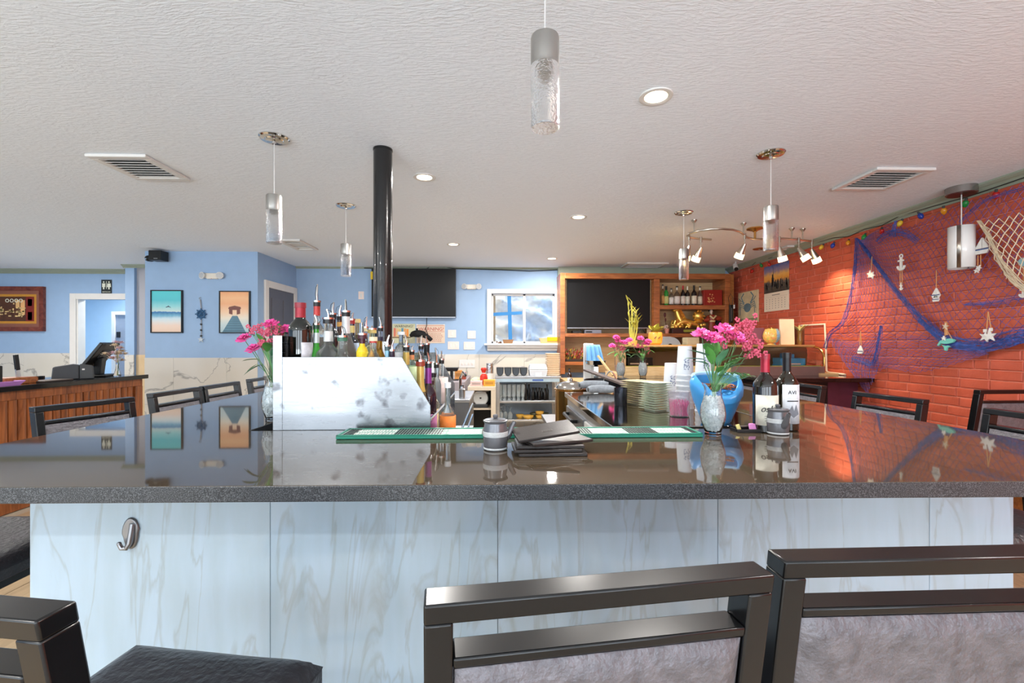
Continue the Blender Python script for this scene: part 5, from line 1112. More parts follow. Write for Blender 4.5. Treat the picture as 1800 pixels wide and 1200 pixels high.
for i in range(6):
    x = -W2+.03; z = H2-.15-i*.025
    while x < W2-.06: l_ = R(.01, .035); mb.box(x, x+l_, -.0046, -.004, z-.009, z); x += l_+.008
mb.build('small_print', mat('faded_ink', (180, 120, 104), .6), t, smooth=0)
for s in (-1, 1): MB().cyl((s*(W2-.01), -.005, H2-.005), (s*(W2-.01), -.012, H2-.005), .012, n=10).build('pin', WHPL, t)
a, b = at(684, 603, YB), at(730, 569, YB); t = thing('book_sign', 'second warning poster with coloured book spines beside the pole', 'sign', ((a.x+b.x)/2, YB-.001, (a.z+b.z)/2)); W2, H2 = (b.x-a.x)/2, (b.z-a.z)/2
MB().box(-W2, W2, -.004, 0, -H2, H2).build('board', mat('sage_sign', (196, 196, 164), .6), t, smooth=0); text('WARNING!', .06, INK, t, (.03, -.0045, H2-.06), (pi/2, 0, 0))
for i, c_ in enumerate([(214, 120, 96), (226, 180, 130), (206, 186, 120), (90, 140, 160), (214, 150, 90), (226, 140, 60)]): MB().box(-.14+i*.042, -.14+i*.042+.036, -.0052, -.0046, -.05, .09-.008*(i % 3)).build('book_print', mat('book_%d' % i, c_, .6), t, smooth=0)
MB().box(-.16, .14, -.0052, -.0046, -.075, -.055).build('shelf_print', mat('shelf_print', (120, 90, 60), .6), t, smooth=0)
# bunched black cloth on the wall hook under the cord
o = thing('hanging_bundle', 'black cap-like bundle hanging in front of the warning sign', 'cap', at(738, 592, 7.4)); 
MB().ball((-.02, -.03, .05), (.13, .09, .06), 14, 8).tube([(-.14, -.04, .02), (-.05, -.08, .05), (.08, -.08, .03), (.16, -.05, -.02), (.19, -.03, -.05)], [.03, .04, .045, .035, .03], 10).tube([(-.04, 0, .08), (-.05, 0, .14)], .018, 8).build('cloth', mat('black_cloth', (16, 16, 17), .8, bump=.3), o)
MB().tube([(0, 0, 0), (.0, .1, .02), (0, .17, .0)], .008, 6).build('hook', CHROME, o)
def emerg(label, u, v, Y):
    p_ = at(u, v, Y); t = thing('emergency_light', label, 'emergency light', (p_.x, Y-.001, p_.z), group='twin-head emergency lights'); t.scale = (.8, .8, .8)
    MB().prism([(-.13, .045), (.13, .045), (.12, -.03), (.08, -.055), (-.08, -.055), (-.12, -.03)], 'Y', -.05, 0).build('housing', mat('ivory_plastic', (222, 214, 200), .4), t, smooth=0, bevel=.01)
    for s in (-1, 1):
        h = MB().lathe([(.03, 0), (.055, .02), (.06, .05), (.055, .055)], n=20).build('lamp_head', WHPL, t); h.location = (s*.135, -.03, 0); h.rotation_euler = (pi/2, 0, s*.35)
        g = MB().lathe([(.05, .054), (.048, .058), (.01, .06)], n=20).build('lens', mat('prismatic_lens', (206, 208, 208), .2, .4, bump=.6, bs=200), h)
    MB().cyl((0, -.05, -.05), (0, -.054, -.05), .005).build('test_led', mat('red_led', (220, 60, 40), .3), t)
emerg('twin-head emergency light between the two beach pictures', 375, 485, YP); emerg('twin-head emergency light right of the wall television', 829, 504, YB)

# ---------------------------------------------------------------- steel glass shelf and prep corner at the back wall
YS = 6.72
def S(u, v): return at(u, v, YS)
x0, x1 = S(870, 0).x, S(986, 0).x; zt_ = S(0, 663).z; zsh = S(0, 708).z; zlo = S(0, 742).z
gs = thing('glass_rack', 'stainless shelf unit with glasses and black sake bottles at the back wall', 'shelf unit', ((x0+x1)/2, YS+.3, 0))
MB().box(x0, x1, YS, YS+.6, zt_-.035, zt_).build('top', STEEL, gs, world=True, smooth=0, bevel=.004)
MB().box(x0+.02, x1-.02, YS+.004, YS+.02, zt_-.085, zt_-.036).build('apron', mat('pale_blue_film', (176, 200, 216), .3, .3), gs, world=True, smooth=0)
MB().box(at(936, 0, YS).x, at(955, 0, YS).x, YS+.001, YS+.004, zt_-.07, zt_-.045).build('blue_badge', mat('blue_badge2', (70, 100, 170), .4), gs, world=True, smooth=0)
MB().box(x0+.03, x1-.03, YS+.01, YS+.56, zsh-.03, zsh).build('shelf', STEEL, gs, world=True, smooth=0, bevel=.003); MB().box(x0+.03, x1-.03, YS+.01, YS+.56, zlo-.03, zlo).build('shelf', STEEL, gs, world=True, smooth=0, bevel=.003)
MB().box(x0+.03, x1-.03, YS+.565, YS+.58, .2, zt_-.09).build('back', mat('pale_steel', (150, 164, 178), .4, .6), gs, world=True, smooth=0)
for a in (x0+.02, x1-.07):
    for b in (YS+.005, YS+.54): MB().box(a, a+.05, b, b+.05, 0, zt_-.036).build('leg', STEEL, gs, world=True, smooth=0, bevel=.004)
GL2 = mat('tumbler_glass', (226, 236, 240), .05, trans=.75, ior=1.3, var=.05); g0 = None; cx = at(0, 0, 1)
for r_ in range(2):
    for i in range(6):
        x = S(879+i*8.2, 0).x+(.02*r_); y = YS+.10+.17*r_
        if g0 is None:
            g0 = thing('beer_glass', 'first tall clear beer glass from the left in the front row on the steel shelf', 'glass', (x, y, zsh+.0005), group='beer glasses on the steel shelf')
            MB().lathe([(.028, 0), (.03, .006), (.016, .03), (.026, .05), (.034, .15), (.033, .235), (.031, .235), (.03, .06), (.004, .055)], n=14).build('bowl', GL2, g0)
        else: copy_tree(g0, None, (x, y, zsh+.0005), None, '%s tall clear beer glass from the left in the %s row on the steel shelf' % (ordn(i), ('front', 'back')[r_]))
k0 = None
for i, (u, h) in enumerate([(924, .25), (931, .24), (937.5, .19), (944, .185), (949, .19), (954, .175), (959, .18), (963.5, .235)]):
    x = S(u, 0).x; lb = 'tall black sake bottle on the steel shelf' if h > .2 else 'short black sake bottle on the steel shelf'; lb2 = '%s, %s from the left' % (lb, ordn(i))
    t = thing('sake_bottle', lb2, 'bottle', (x, YS+.10+.05*(i % 2), zsh+.0005), group=lb.replace('bottle', 'bottles'))
    MB().lathe([(.022, 0), (.026, .004), (.026, h*.6), (.012, h*.8), (.013, h*.95), (.018, h)], n=14).build('body', mat('black_ceramic', (18, 18, 20), .15), t)
for i, (u, dy) in enumerate([(880, .1), (888, .2), (897, .12), (884, .3)]):
    x = S(u, 0).x; t = thing('wine_glass', '%s upturned stemmed wine glass from the left on the lower steel shelf' % ordn([0, 2, 3, 1][i]), 'glass', (x, YS+dy, zlo+.0005), group='stemmed glasses on the lower shelf')
    MB().lathe([(.03, 0), (.04, .05), (.03, .09), (.005, .105), (.004, .17), (.034, .176), (.034, .179), (.002, .18)], n=14).build('glass', GL2, t)
YEL = mat('mustard_ceramic', (206, 160, 66), .35, var=.15); GRB = mat('dark_green_ceramic', (96, 96, 66), .35, var=.3)
for i, (u, dy, dz, m_, lb) in enumerate([(915, .18, 0, YEL, 'left mustard bowl on the lower steel shelf'), (929, .08, 0, YEL, 'front mustard bowl on the lower steel shelf'), (950, .12, 0, YEL, 'right mustard bowl at the base of the pile'), (950, .12, .055, YEL, 'mustard bowl stacked at the right of the lower shelf'), (944, .34, .0, GRB, 'dark green bowl at the back of the lower shelf'), (962, .34, .0, GRB, 'dark green bowl by the right rack leg')]):
    t = thing('oval_bowl', lb, 'bowl', (S(u, 0).x, YS+dy, zlo+.0005+dz), group='oval bowls on the lower shelf')
    k = .085 if i in (1, 4) else .065
    MB().lathe([(k*.5, 0), (k*.8, .012), (k, .04), (k*.94, .052), (k*.8, .05), (k*.3, .02)], n=20, sy=.75).build('bowl', m_, t)
# things on top of the rack
for i, u in enumerate((879, 893, 907, 921)):
    t = thing('cup_holder', ['first', 'second', 'third', 'fourth'][i]+' black round-fronted bin from the left on the steel rack', 'bin', (S(u, 0).x, YS+.12, zt_+.0005), group='black bins on the steel rack')
    pts = [(-.055, .125), (-.05, .05), (-.035, .015), (0, 0), (.035, .015), (.05, .05), (.055, .125)]
    MB().prism(pts, 'Y', -.08, .1).build('bin', mat('black_bin', (22, 23, 25), .4), t, bevel=.004); MB().prism([(x*.82, z*.86+.008) for x, z in pts], 'Y', -.084, -.08).build('grey_front', mat('slate_front', (60, 68, 76), .4), t)
t = thing('foam_box', 'white hinged foam takeout box on the steel rack', 'box', (S(947, 0).x, YS+.18, zt_+.0005)); MB().add([(-.125, -.12, 0), (.125, -.12, 0), (.125, .12, 0), (-.125, .12, 0), (-.14, -.135, .09), (.14, -.135, .09), (.14, .135, .09), (-.14, .135, .09)], [(3, 2, 1, 0), (4, 5, 6, 7), (0, 1, 5, 4), (1, 2, 6, 5), (2, 3, 7, 6), (3, 0, 4, 7)]).build('tray', FOAM, t, smooth=0, bevel=.008); MB().add([(-.14, -.135, .092), (.14, -.135, .092), (.14, .135, .092), (-.14, .135, .092), (-.12, -.115, .17), (.12, -.115, .17), (.12, .115, .17), (-.12, .115, .17)], [(3, 2, 1, 0), (4, 5, 6, 7), (0, 1, 5, 4), (1, 2, 6, 5), (2, 3, 7, 6), (3, 0, 4, 7)]).build('lid', FOAM, t, smooth=0, bevel=.012); MB().box(-.05, .05, -.14, -.132, .0, .05).build('tab', FOAM, t, smooth=0)
b0 = None
for i in range(12):
    z = zt_+.0005+i*.028; x = S(974, 0).x+R(-.003, .003)
    if b0 is None:
        b0 = MB().add([(-.08, -.09, 0), (.08, -.09, 0), (.08, .09, 0), (-.08, .09, 0), (-.1, -.11, .022), (.1, -.11, .022), (.1, .11, .022), (-.1, .11, .022), (-.1, -.11, .0275), (.1, -.11, .0275), (.1, .11, .0275), (-.1, .11, .0275)], [(3, 2, 1, 0), (8, 9, 10, 11)]+[(k+a, k+(a+1) % 4, k+4+(a+1) % 4, k+4+a) for k in (0, 4) for a in range(4)]).build('takeout_tray', mat('bagasse', (222, 200, 172), .7, var=.04), loc=(x, YS+.2, z), smooth=0); o = b0
    else: o = b0.copy(); COL.objects.link(o); o.location = (x, YS+.2, z)
    tag(o, 'beige takeout tray, %s from the bottom, stacked beside the white foam box' % ordn(i), 'tray', 'beige takeout trays in a stack')
mb = MB(); rs = random.Random(4)
mb.ball((0, 0, .06), (.07, .05, .06), 14, 10)
mb.v = [v+Vector((rs.uniform(-.012, .012), rs.uniform(-.012, .012), rs.uniform(-.01, .012))) for v in mb.v]; zm = min(v.z for v in mb.v); mb.v = [v-Vector((0, 0, zm)) for v in mb.v]
o = mb.build('plastic_bag', mat('clear_crumpled_plastic', (224, 222, 220), .2, trans=.5, ior=1.2), loc=(S(921, 0).x, YS+.45, zt_+.0005), smooth=0); tag(o, 'crumpled clear plastic bag behind the black bins', 'bag')
# cream cabinet with a kitchen scale
YT = 6.1
def T(u, v): return at(u, v, YT)
cx0, cx1, cz = T(822, 0).x, T(871, 0).x, T(0, 682).z
t = thing('cream_table', 'cream open-fronted side table holding a round kitchen scale', 'table', ((cx0+cx1)/2, YT+.2, 0)); CRM = mat('cream_laminate', (206, 192, 172), .45, var=.04)
MB().box(cx0, cx1, YT, YT+.45, cz-.05, cz).build('top', CRM, t, world=True, smooth=0, bevel=.003); MB().box(cx1-.06, cx1, YT, YT+.05, 0, cz-.051).box(cx0, cx0+.04, YT, YT+.05, 0, cz-.051).box(cx1-.02, cx1, YT+.05, YT+.45, 0, cz-.051).box(cx0, cx0+.02, YT+.05, YT+.45, 0, cz-.051).build('frame', CRM, t, world=True, smooth=0); MB().box(cx0+.02, cx1-.02, YT+.43, YT+.45, 0, cz-.051).build('back', BLKPL, t, world=True, smooth=0)
zsc = T(0, 722).z; MB().box(cx0+.02, cx1-.02, YT+.05, YT+.43, zsc-.02, zsc).build('shelf', CRM, t, world=True, smooth=0)
t = thing('kitchen_scale', 'round-dial kitchen scale inside the cream table', 'scale', (T(844, 0).x, YT+.18, zsc+.0005)); MB().box(-.1, .1, -.08, .1, 0, .05).box(-.07, .07, -.04, .08, .05, .2).build('housing', GREYPL, t, smooth=0, bevel=.01); MB().cyl((0, -.042, .13), (0, -.06, .13), .1, n=28).build('dial', mat('dial_face', (206, 208, 206), .35), t); MB().tube([(.1*cos(a), -.058, .13+.1*sin(a)) for a in [2*pi*i/24 for i in range(24)]], .008, 6, True).build('dial_ring', STEEL, t); MB().box(-.012, .012, -.063, -.06, .12, .14).build('needle', BLKPL, t, smooth=0); MB().lathe([(.05, .2), (.12, .215), (.12, .225)], n=24).build('pan', STEEL, t)
def tbx(name, label, u0, u1, v0, c, Y=YT+.12, base=None, cat='box', lid=None):
    a, b = at(u0, 0, Y).x, at(u1, 0, Y).x; z0 = (base or cz)+.0005; h = at(0, v0, Y).z-z0
    o = thing(name, label, cat, ((a+b)/2, Y, z0)); w_ = (b-a)/2
    MB().box(-w_, w_, -.06, .06, 0, h).build('carton', mat('carton_%d_%d_%d' % c, c, .55, var=.08), o, smooth=0, bevel=.004)
    MB().box(-w_*.7, w_*.7, -.062, -.06, h*.3, h*.7).build('print', mat('print_%d_%d_%d' % c, tuple(int(x*.8) for x in c), .55), o, smooth=0)
    return o
tbx('amber_box', 'amber yellow box at the right end of the cream table', 850, 870, 669, (222, 156, 56)); tbx('pink_tray_box', 'pale pink box on the cream table', 827, 848, 671, (206, 180, 176))
o = thing('red_bag', 'red crinkled bag of snacks standing on the cream table', 'bag', (T(849, 0).x, YT+.30, cz+.0005)); MB().lathe([(.05, 0), (.06, .06), (.05, .13), (.02, .16), (.045, .22), (.03, .24)], n=9, sy=.6).build('bag', mat('red_foil', (190, 44, 28), .3, var=.3, vs_=20, bump=.6, bs=30), o, smooth=0); MB().tube([(.02*cos(a), .014*sin(a), .16) for a in [2*pi*i/10 for i in range(10)]], .006, 5, True).build('tie', WHPL, o)
o = thing('foil_roll', 'silver foil-topped carton behind the red bag', 'carton', (T(860, 0).x, YT+.34, cz+.0005)); MB().cyl((0, 0, 0), (0, 0, .3), .05, n=14).build('roll', mat('crumpled_foil', (206, 208, 212), .2, 1, bump=.8, bs=40), o); MB().lathe([(.052, .02), (.052, .16)], n=14, cap=False).build('label', WHPL, o)
mb = MB(); mb.ball((0, 0, .05), (.09, .05, .05), 12, 8); rs = random.Random(9); mb.v = [v+Vector((rs.uniform(-.01, .01),)*3) for v in mb.v]; zm = min(v.z for v in mb.v); mb.v = [v-Vector((0, 0, zm)) for v in mb.v]
o = mb.build('produce_bag', mat('green_white_bag', (186, 196, 160), .4, var=.35, vs_=18), loc=(T(836, 0).x, YT+.32, cz+.0005), smooth=0); tag(o, 'pale green crumpled produce bag on the cream table', 'bag')
# low grey counter run with taps between tier and cream table
lc = thing('sink_unit', 'stainless underbar sink unit between the bottle tier and the cream table', 'sink', (.0, 4.6, 0))
xs0, xs1 = at(782, 0, 4.6).x, at(826, 0, 4.6).x; zk = at(0, 702, 4.6).z
MB().box(xs0, xs1, 4.5, 5.3, .1, zk-.03).build('basin_front', STEELD, lc, world=True, smooth=0, bevel=.004); MB().box(xs0-.01, xs1+.01, 4.48, 5.32, zk-.03, zk).build('rim', STEEL, lc, world=True, smooth=0, bevel=.006)
for a in (xs0+.02, xs1-.02): MB().cyl((a, 4.55, 0), (a, 4.55, .1), .018).cyl((a, 5.25, 0), (a, 5.25, .1), .018).build('leg', STEEL, lc, world=True)
MB().tube([(xs0+.13, 4.9, zk), (xs0+.13, 4.9, zk+.18), (xs0+.16, 4.85, zk+.24), (xs0+.2, 4.7, zk+.22)], .014, 10).build('faucet', CHROME, lc, world=True)
o = thing('steel_canister', 'narrow stainless canister standing on the sink rim', 'canister', (at(812, 0, 4.55).x, 4.56, zk+.0005)); MB().lathe([(.03, 0), (.032, .09), (.02, .1), (.018, .12)], n=18).build('body', STEEL, o); MB().cyl((0, 0, .12), (0, 0, .13), .02).build('cap', BLKPL, o)
# black stand and boxes left of the cream table
sh = MB().box(at(770, 0, 6.3).x, at(818, 0, 6.3).x, 6.2, 7.5, 0, at(0, 672, 6.3).z).build('back_counter', mat('grey_mauve_laminate', (150, 142, 148), .5), smooth=0, bevel=.004); tag(sh, 'grey laminate back counter under the four switch plates', 'counter'); zc2 = at(0, 672, 6.3).z
o = thing('monitor_stand', 'black flat-topped stand on the grey back counter', 'stand', (at(794, 0, 6.5).x, 6.5, zc2+.0005)); MB().box(-.1, .1, -.08, .08, 0, .012).build('foot', BLKPL, o, smooth=0, bevel=.003); MB().box(-.02, .02, -.02, .02, .012, .13).build('neck', BLKPL, o, smooth=0); MB().add([(-.08, -.06, .13), (.08, -.06, .13), (.08, .06, .13), (-.08, .06, .13), (-.1, -.09, .18), (.1, -.09, .18), (.1, .09, .18), (-.1, .09, .18)], [(3, 2, 1, 0), (4, 5, 6, 7), (0, 1, 5, 4), (1, 2, 6, 5), (2, 3, 7, 6), (3, 0, 4, 7)]).build('tray', BLKPL, o, smooth=0, bevel=.004)
tbx('cardboard_box', 'tan cardboard box beside the black stand', 800, 812, 652, (206, 142, 76), 6.75, zc2)
tbx('spice_jar', 'red and green spice tin on the grey back counter', 813, 819, 656, (150, 60, 40), 6.7, zc2)
tbx('parcel_box', 'peach parcel box on the sink corner', 793, 806, 673, (216, 170, 146), 6.28, zc2-.12) if False else None
# ---------------------------------------------------------------- brick wall decorations
def Wp(u, v, off=.04): return atx(u, v, XR-off)
def curve_pts(pp, n, off):
    P = [Wp(u, v, off) for u, v in pp]; L = [0]
    for a, b in zip(P, P[1:]): L.append(L[-1]+(b-a).length)
    out = []
    for i in range(n+1):
        t = L[-1]*i/n; k = max(j for j in range(len(L)) if L[j] <= t+1e-9); k = min(k, len(P)-2)
        f = (t-L[k])/max(L[k+1]-L[k], 1e-9)
        p0, p1, p2, p3 = P[max(k-1, 0)], P[k], P[k+1], P[min(k+2, len(P)-1)]
        q = .5*((2*p1)+(p2-p0)*f+(2*p0-5*p1+4*p2-p3)*f*f+(3*p1-p0-3*p2+p3)*f**3)
        out.append(q)
    return out
def seg(mb, a, b, r):
    d = (b-a)
    if d.length < 1e-5: return
    d.normalize(); x = d.orthogonal().normalized(); y = d.cross(x); o = len(mb.v)
    for p in (a, b):
        for k in range(3): mb.v.append(p+(x*cos(k*2.094)+y*sin(k*2.094))*r)
    mb.f += [(o+k, o+(k+1) % 3, o+3+(k+1) % 3, o+3+k) for k in range(3)]
def net(mb, top, bot, ns, nt, r, off=.03, sag=.02, seed=1, jit=.15):
    """knotted diamond mesh between two curves given in wall pixels"""
    rs = random.Random(seed); A_, B_ = curve_pts(top, ns, off), curve_pts(bot, ns, off); N = {}
    for i in range(ns+1):
        for j in range(nt+1):
            if (i+j) % 2: continue
            t = j/nt; p = A_[i].lerp(B_[i], t); w_ = (B_[i]-A_[i]).length/nt*jit
            N[i, j] = p+Vector((-sag*sin(pi*t)+rs.uniform(-.004, .004), rs.uniform(-w_, w_), rs.uniform(-w_, w_)))
    for (i, j), p in N.items():
        for q in ((i+1, j+1), (i+1, j-1)):
            if q in N: seg(mb, p, N[q], r)
def bundle(mb, pp, n, w0, w1, k, r, off, seed):
    rs = random.Random(seed); C_ = curve_pts(pp, n, off)
    for s in range(k):
        ph, q = rs.uniform(0, 6.28), rs.uniform(-1, 1); pts = []
        for i, p in enumerate(C_):
            w_ = w0+(w1-w0)*i/n; d = (C_[min(i+1, n)]-C_[max(i-1, 0)]).normalized(); nrm = d.cross(Vector((1, 0, 0)))
            nrm = nrm.normalized() if nrm.length > 1e-4 else Vector((0, 0, 1))
            pts.append(p+nrm*w_*(q+.22*sin(ph+i*.8))*.5+Vector((-rs.uniform(0, .02)-.012*cos(q*1.5), 0, 0)))
        for a, b in zip(pts, pts[1:]): seg(mb, a, b, r)
NETB = mat('blue_net_twine', (96, 84, 146), .7, var=.25, vs_=30); NETR = mat('gathered_blue_twine', (56, 84, 160), .65, var=.45, vs_=25)
fn = thing('blue_fishing_net', 'blue fishing net draped in swags over the brick wall', 'fishing net', Wp(1640, 520, .05))
mb = MB(); R0 = .0019
band = [(1510, 420), (1545, 468), (1580, 515), (1620, 560), (1665, 596), (1720, 607), (1800, 590), (1860, 575)]
net(mb, [(1512, 424), (1545, 402), (1572, 392), (1600, 398), (1660, 368), (1720, 348), (1800, 322), (1860, 300)], band, 62, 30, R0, .035, .03, 1)
net(mb, [(1508, 420), (1503, 470), (1498, 515), (1484, 565), (1455, 592)], [(1510, 420), (1545, 468), (1580, 515), (1620, 560), (1665, 598)], 34, 30, R0, .045, .03, 2)
net(mb, [(1455, 592), (1520, 600), (1600, 590), (1665, 598), (1735, 612)], [(1526, 692), (1531, 672), (1556, 648), (1620, 654), (1738, 622)], 44, 22, R0, .045, .025, 3)
net(mb, [(1458, 592), (1500, 604), (1548, 582)], [(1524, 692), (1532, 676), (1546, 642)], 18, 20, R0, .06, .02, 4)
mb.build('netting', NETB, fn, world=True, smooth=0)['kind'] = 'stuff'
mb = MB()
bundle(mb, band[:4], 24, .015, .06, 30, .0013, .05, 5); bundle(mb, band[3:], 24, .06, .13, 60, .0016, .05, 15)
bundle(mb, [(1508, 418), (1505, 470), (1498, 520), (1484, 566), (1462, 586), (1452, 612)], 20, .03, .07, 20, .0012, .05, 6)
bundle(mb, [(1500, 630), (1522, 637), (1537, 640), (1546, 610), (1552, 572)], 14, .07, .03, 20, .0013, .06, 7)
bundle(mb, [(1545, 425), (1560, 412), (1580, 408), (1600, 414), (1616, 424)], 12, .07, .05, 18, .0012, .06, 8)
bundle(mb, [(1570, 416), (1574, 400), (1577, 388)], 6, .08, .01, 14, .0015, .06, 9)
bundle(mb, [(1690, 390), (1735, 352), (1800, 330), (1860, 305)], 10, .02, .04, 9, .0012, .06, 10)
bundle(mb, [(1700, 535), (1750, 532), (1800, 522), (1840, 515)], 10, .03, .06, 12, .0012, .05, 11)
mb.build('gathered_edge', NETR, fn, world=True, smooth=0)['kind'] = 'stuff'
NETW = mat('cream_net_rope', (222, 206, 178), .8, var=.15, vs_=40)
wn_ = thing('cream_rope_net', 'cream rope net hanging over the blue net at far right', 'rope net', Wp(1780, 430, .09)); mb = MB()
net(mb, [(1724, 388), (1760, 383), (1800, 372), (1850, 358)], [(1770, 490), (1785, 492), (1800, 497), (1850, 500)], 14, 12, .0032, .09, .03, 12, .08)
mb.build('netting', NETW, wn_, world=True, smooth=0); mb = MB()
bundle(mb, [(1724, 388), (1742, 415), (1758, 448), (1770, 472), (1786, 490), (1800, 502), (1830, 520)], 14, .008, .06, 18, .003, .10, 13)
mb.build('edge_rope', NETW, wn_, world=True, smooth=0)
# painted wooden hangings
WHW = mat('whitewashed_wood', (232, 230, 224), .6, var=.06, vs_=30); BLW = mat('blue_wood_paint', (70, 100, 150), .6); TURQ = mat('turquoise_wood', (120, 206, 190), .55, var=.1); STR = mat('tan_cord', (206, 150, 100), .8)
def hang(name, label, u, v, cat='wall hanging'):
    p = Wp(u, v, .085); return thing(name, label, cat, p, group='nautical hangings on the fishing net'), F/p.y*1.02
def cut(t, nm, pts, m_, k, x0=0, th=.012):
    MB().prism([(-a/k, -b/k) for a, b in pts], 'X', x0-th/2, x0+th/2).build(nm, m_, t, smooth=0, bevel=.0015)       # pixel offsets on the wall, turned into metres
def cord(t, pts, k, r=.0035): MB().tube([(0, -a/k, -b/k) for a, b in pts], r, 6).build('cord', STR, t)
def star(cx, cy, r, rot=0, inner=.42): return [(cx+r*(1 if i % 2 == 0 else inner)*sin(rot+i*pi/5), cy-r*(1 if i % 2 == 0 else inner)*cos(rot+i*pi/5)) for i in range(10)]
def sail(t, k, cy, s=1, hull=WHW):
    cut(t, 'sail', [(1*s, cy-18*s), (1*s, cy-2*s), (-9*s, cy-2*s)], WHW, k); cut(t, 'sail', [(2*s, cy-18*s), (11*s, cy-2*s), (2*s, cy-2*s)], WHW, k)
    cut(t, 'hull', [(-11*s, cy-1*s), (12*s, cy-1*s), (8*s, cy+6*s), (-8*s, cy+6*s)], hull, k); cut(t, 'blue_stripe', [(-10*s, cy-1.2*s), (11*s, cy-1.2*s), (11*s, cy+.4*s), (-10*s, cy+.4*s)], BLW, k, -.008, .004)
def anchor(t, k, cy, s=1):
    cut(t, 'shank', [(-2*s, cy-12*s), (2*s, cy-12*s), (2.4*s, cy+10*s), (-2.4*s, cy+10*s)], WHW, k); cut(t, 'stock', [(-6*s, cy-7*s), (6*s, cy-7*s), (6*s, cy-4*s), (-6*s, cy-4*s)], WHW, k, -.002)
    MB().tube([(0, -(7*s*cos(a))/k, -(cy+4*s+7*s*sin(a))/k) for a in [pi*i/10 for i in range(11)]], .011*s, 6).build('fluke', WHW, t); MB().tube([(0, -3*s*cos(a)/k, -(cy-14*s+3*s*sin(a))/k) for a in [2*pi*i/12 for i in range(12)]], .006*s, 6, True).build('ring', WHW, t)
t, k = hang('starfish_hanging', 'white shell cluster hanging at the upper left of the net', 1532, 470); cord(t, [(1, -20), (-1, 6)], k); cut(t, 'shell', star(-3, 12, 8), WHW, k); cut(t, 'shell', star(4, 15, 7, .4), WHW, k, -.012)
t, k = hang('anchor_hanging', 'white anchor on tan cords left of the white pendant', 1584, 470); anchor(t, k, -7, 1.0); cord(t, [(-2, 5), (-2, 34)], k); cord(t, [(2, 5), (2, 34)], k); anchor(t, k, 36, .45)
t, k = hang('sailboat_hanging', 'white sailboat pair on a tan cord below the white pendant', 1645, 515); cord(t, [(1, -42), (1, -10)], k); sail(t, k, 4, .75); sail(t, k, 12, .6)
t, k = hang('big_sailboat_hanging', 'large white sailboat hanging right of the white pendant', 1725, 440); sail(t, k, -1, 1.25); cord(t, [(-6, 8), (-6, 30)], k); cord(t, [(-1, 8), (-1, 30)], k); cut(t, 'shell', star(-8, 36, 6), WHW, k); cut(t, 'shell', star(-2, 32, 6, .5), WHW, k, -.012)
t, k = hang('small_sailboat_hanging', 'small white sailboat low on the left part of the net', 1512, 610); cord(t, [(1, -30), (-1, -4)], k); cord(t, [(1, -30), (3, -4)], k); sail(t, k, 8, .62)
t, k = hang('fish_hanging', 'turquoise fish with driftwood sticks resting on the blue net swag', 1664, 585)
cut(t, 'fish', [(-14, 18), (-11, 14), (-6, 13), (0, 11), (8, 10), (14, 12), (16, 14), (12, 18), (4, 20), (-5, 20), (-10, 19), (-14, 24), (-17, 23)], TURQ, k, 0, .018); cut(t, 'tail_fish', [(-6, 22), (0, 24), (6, 23), (10, 26), (5, 27), (3, 33), (-1, 32), (-1, 27)], TURQ, k, -.012, .014)
cord(t, [(0, -6), (-5, 12)], k); cord(t, [(0, -6), (10, 11)], k); cut(t, 'driftwood', [(-2, -20), (2, -20), (3, 4), (-2, 4)], STR, k, -.006); cut(t, 'driftwood_star', star(0, -12, 7, .2, .35), mat('pale_driftwood', (214, 200, 176), .7), k, -.01); cut(t, 'shell', star(-2, 10, 5), WHW, k, -.016)
t, k = hang('star_hanging', 'pair of white starfish hanging above the blue net swag', 1738, 580); cord(t, [(-1, -34), (-4, 6)], k); cord(t, [(-1, -34), (5, 4)], k); cut(t, 'starfish', star(-6, 12, 11, .2, .4), WHW, k); cut(t, 'starfish', star(5, 11, 12, -.1, .4), WHW, k, -.014); cut(t, 'knot', [(-8, -2), (-2, -2), (-2, 4), (-8, 4)], WHW, k, -.004); cut(t, 'knot', [(2, -4), (7, -4), (7, 2), (2, 2)], WHW, k, -.004)
t, k = hang('edge_anchor_hanging', 'white anchor under the cream rope net at the right frame edge', 1799, 500); anchor(t, k, 14, .8); cord(t, [(0, -40), (0, 4)], k); cut(t, 'painted_disc', [(8*cos(a), -42+8*sin(a)) for a in [2*pi*i/16 for i in range(16)]], mat('aqua_paint', (150, 196, 206), .6), k)
# string lights
sl = thing('string_lights', 'string of coloured bulbs along the crown moulding', 'string lights', Wp(1500, 420, .03))
BU = [(1322, 476, 'r'), (1338, 466, 'g'), (1352, 464, 'r'), (1379, 454, 'o'), (1444, 434, 'y'), (1464, 431, 'b'), (1491, 426, 'o'), (1519, 416, 'g'), (1550, 406, 'r'), (1582, 392, 'y'), (1618, 379, 'b'), (1659, 370, 'o'), (1697, 357, 'g'), (1751, 342, 'r')]
BCOL = {'r': (206, 40, 34), 'g': (40, 150, 70), 'o': (240, 160, 40), 'y': (236, 200, 60), 'b': (44, 70, 170)}
MB().tube([Wp(u, v-10-3*(i % 2), .03) for i, (u, v, c) in enumerate(BU)]+[Wp(1800, 312, .03)], .004, 5).build('wire', BLKPL, sl, world=True)
for i, (u, v, c) in enumerate(BU):
    p = Wp(u, v, .05); m_ = mat('bulb_'+c, BCOL[c], .2, trans=.3, var=.1)
    b = MB().lathe([(.006, -.034), (.017, -.024), (.023, -.006), (.02, .012), (.012, .022)], n=12).build('bulb', m_, sl); b.location = p-Vector(sl.location); b.rotation_euler = (R(-.5, .5), R(-.5, .5), 0)
    MB().cyl((0, 0, .02), (0, 0, .042), .010, n=10).build('socket', GREYPL, b)
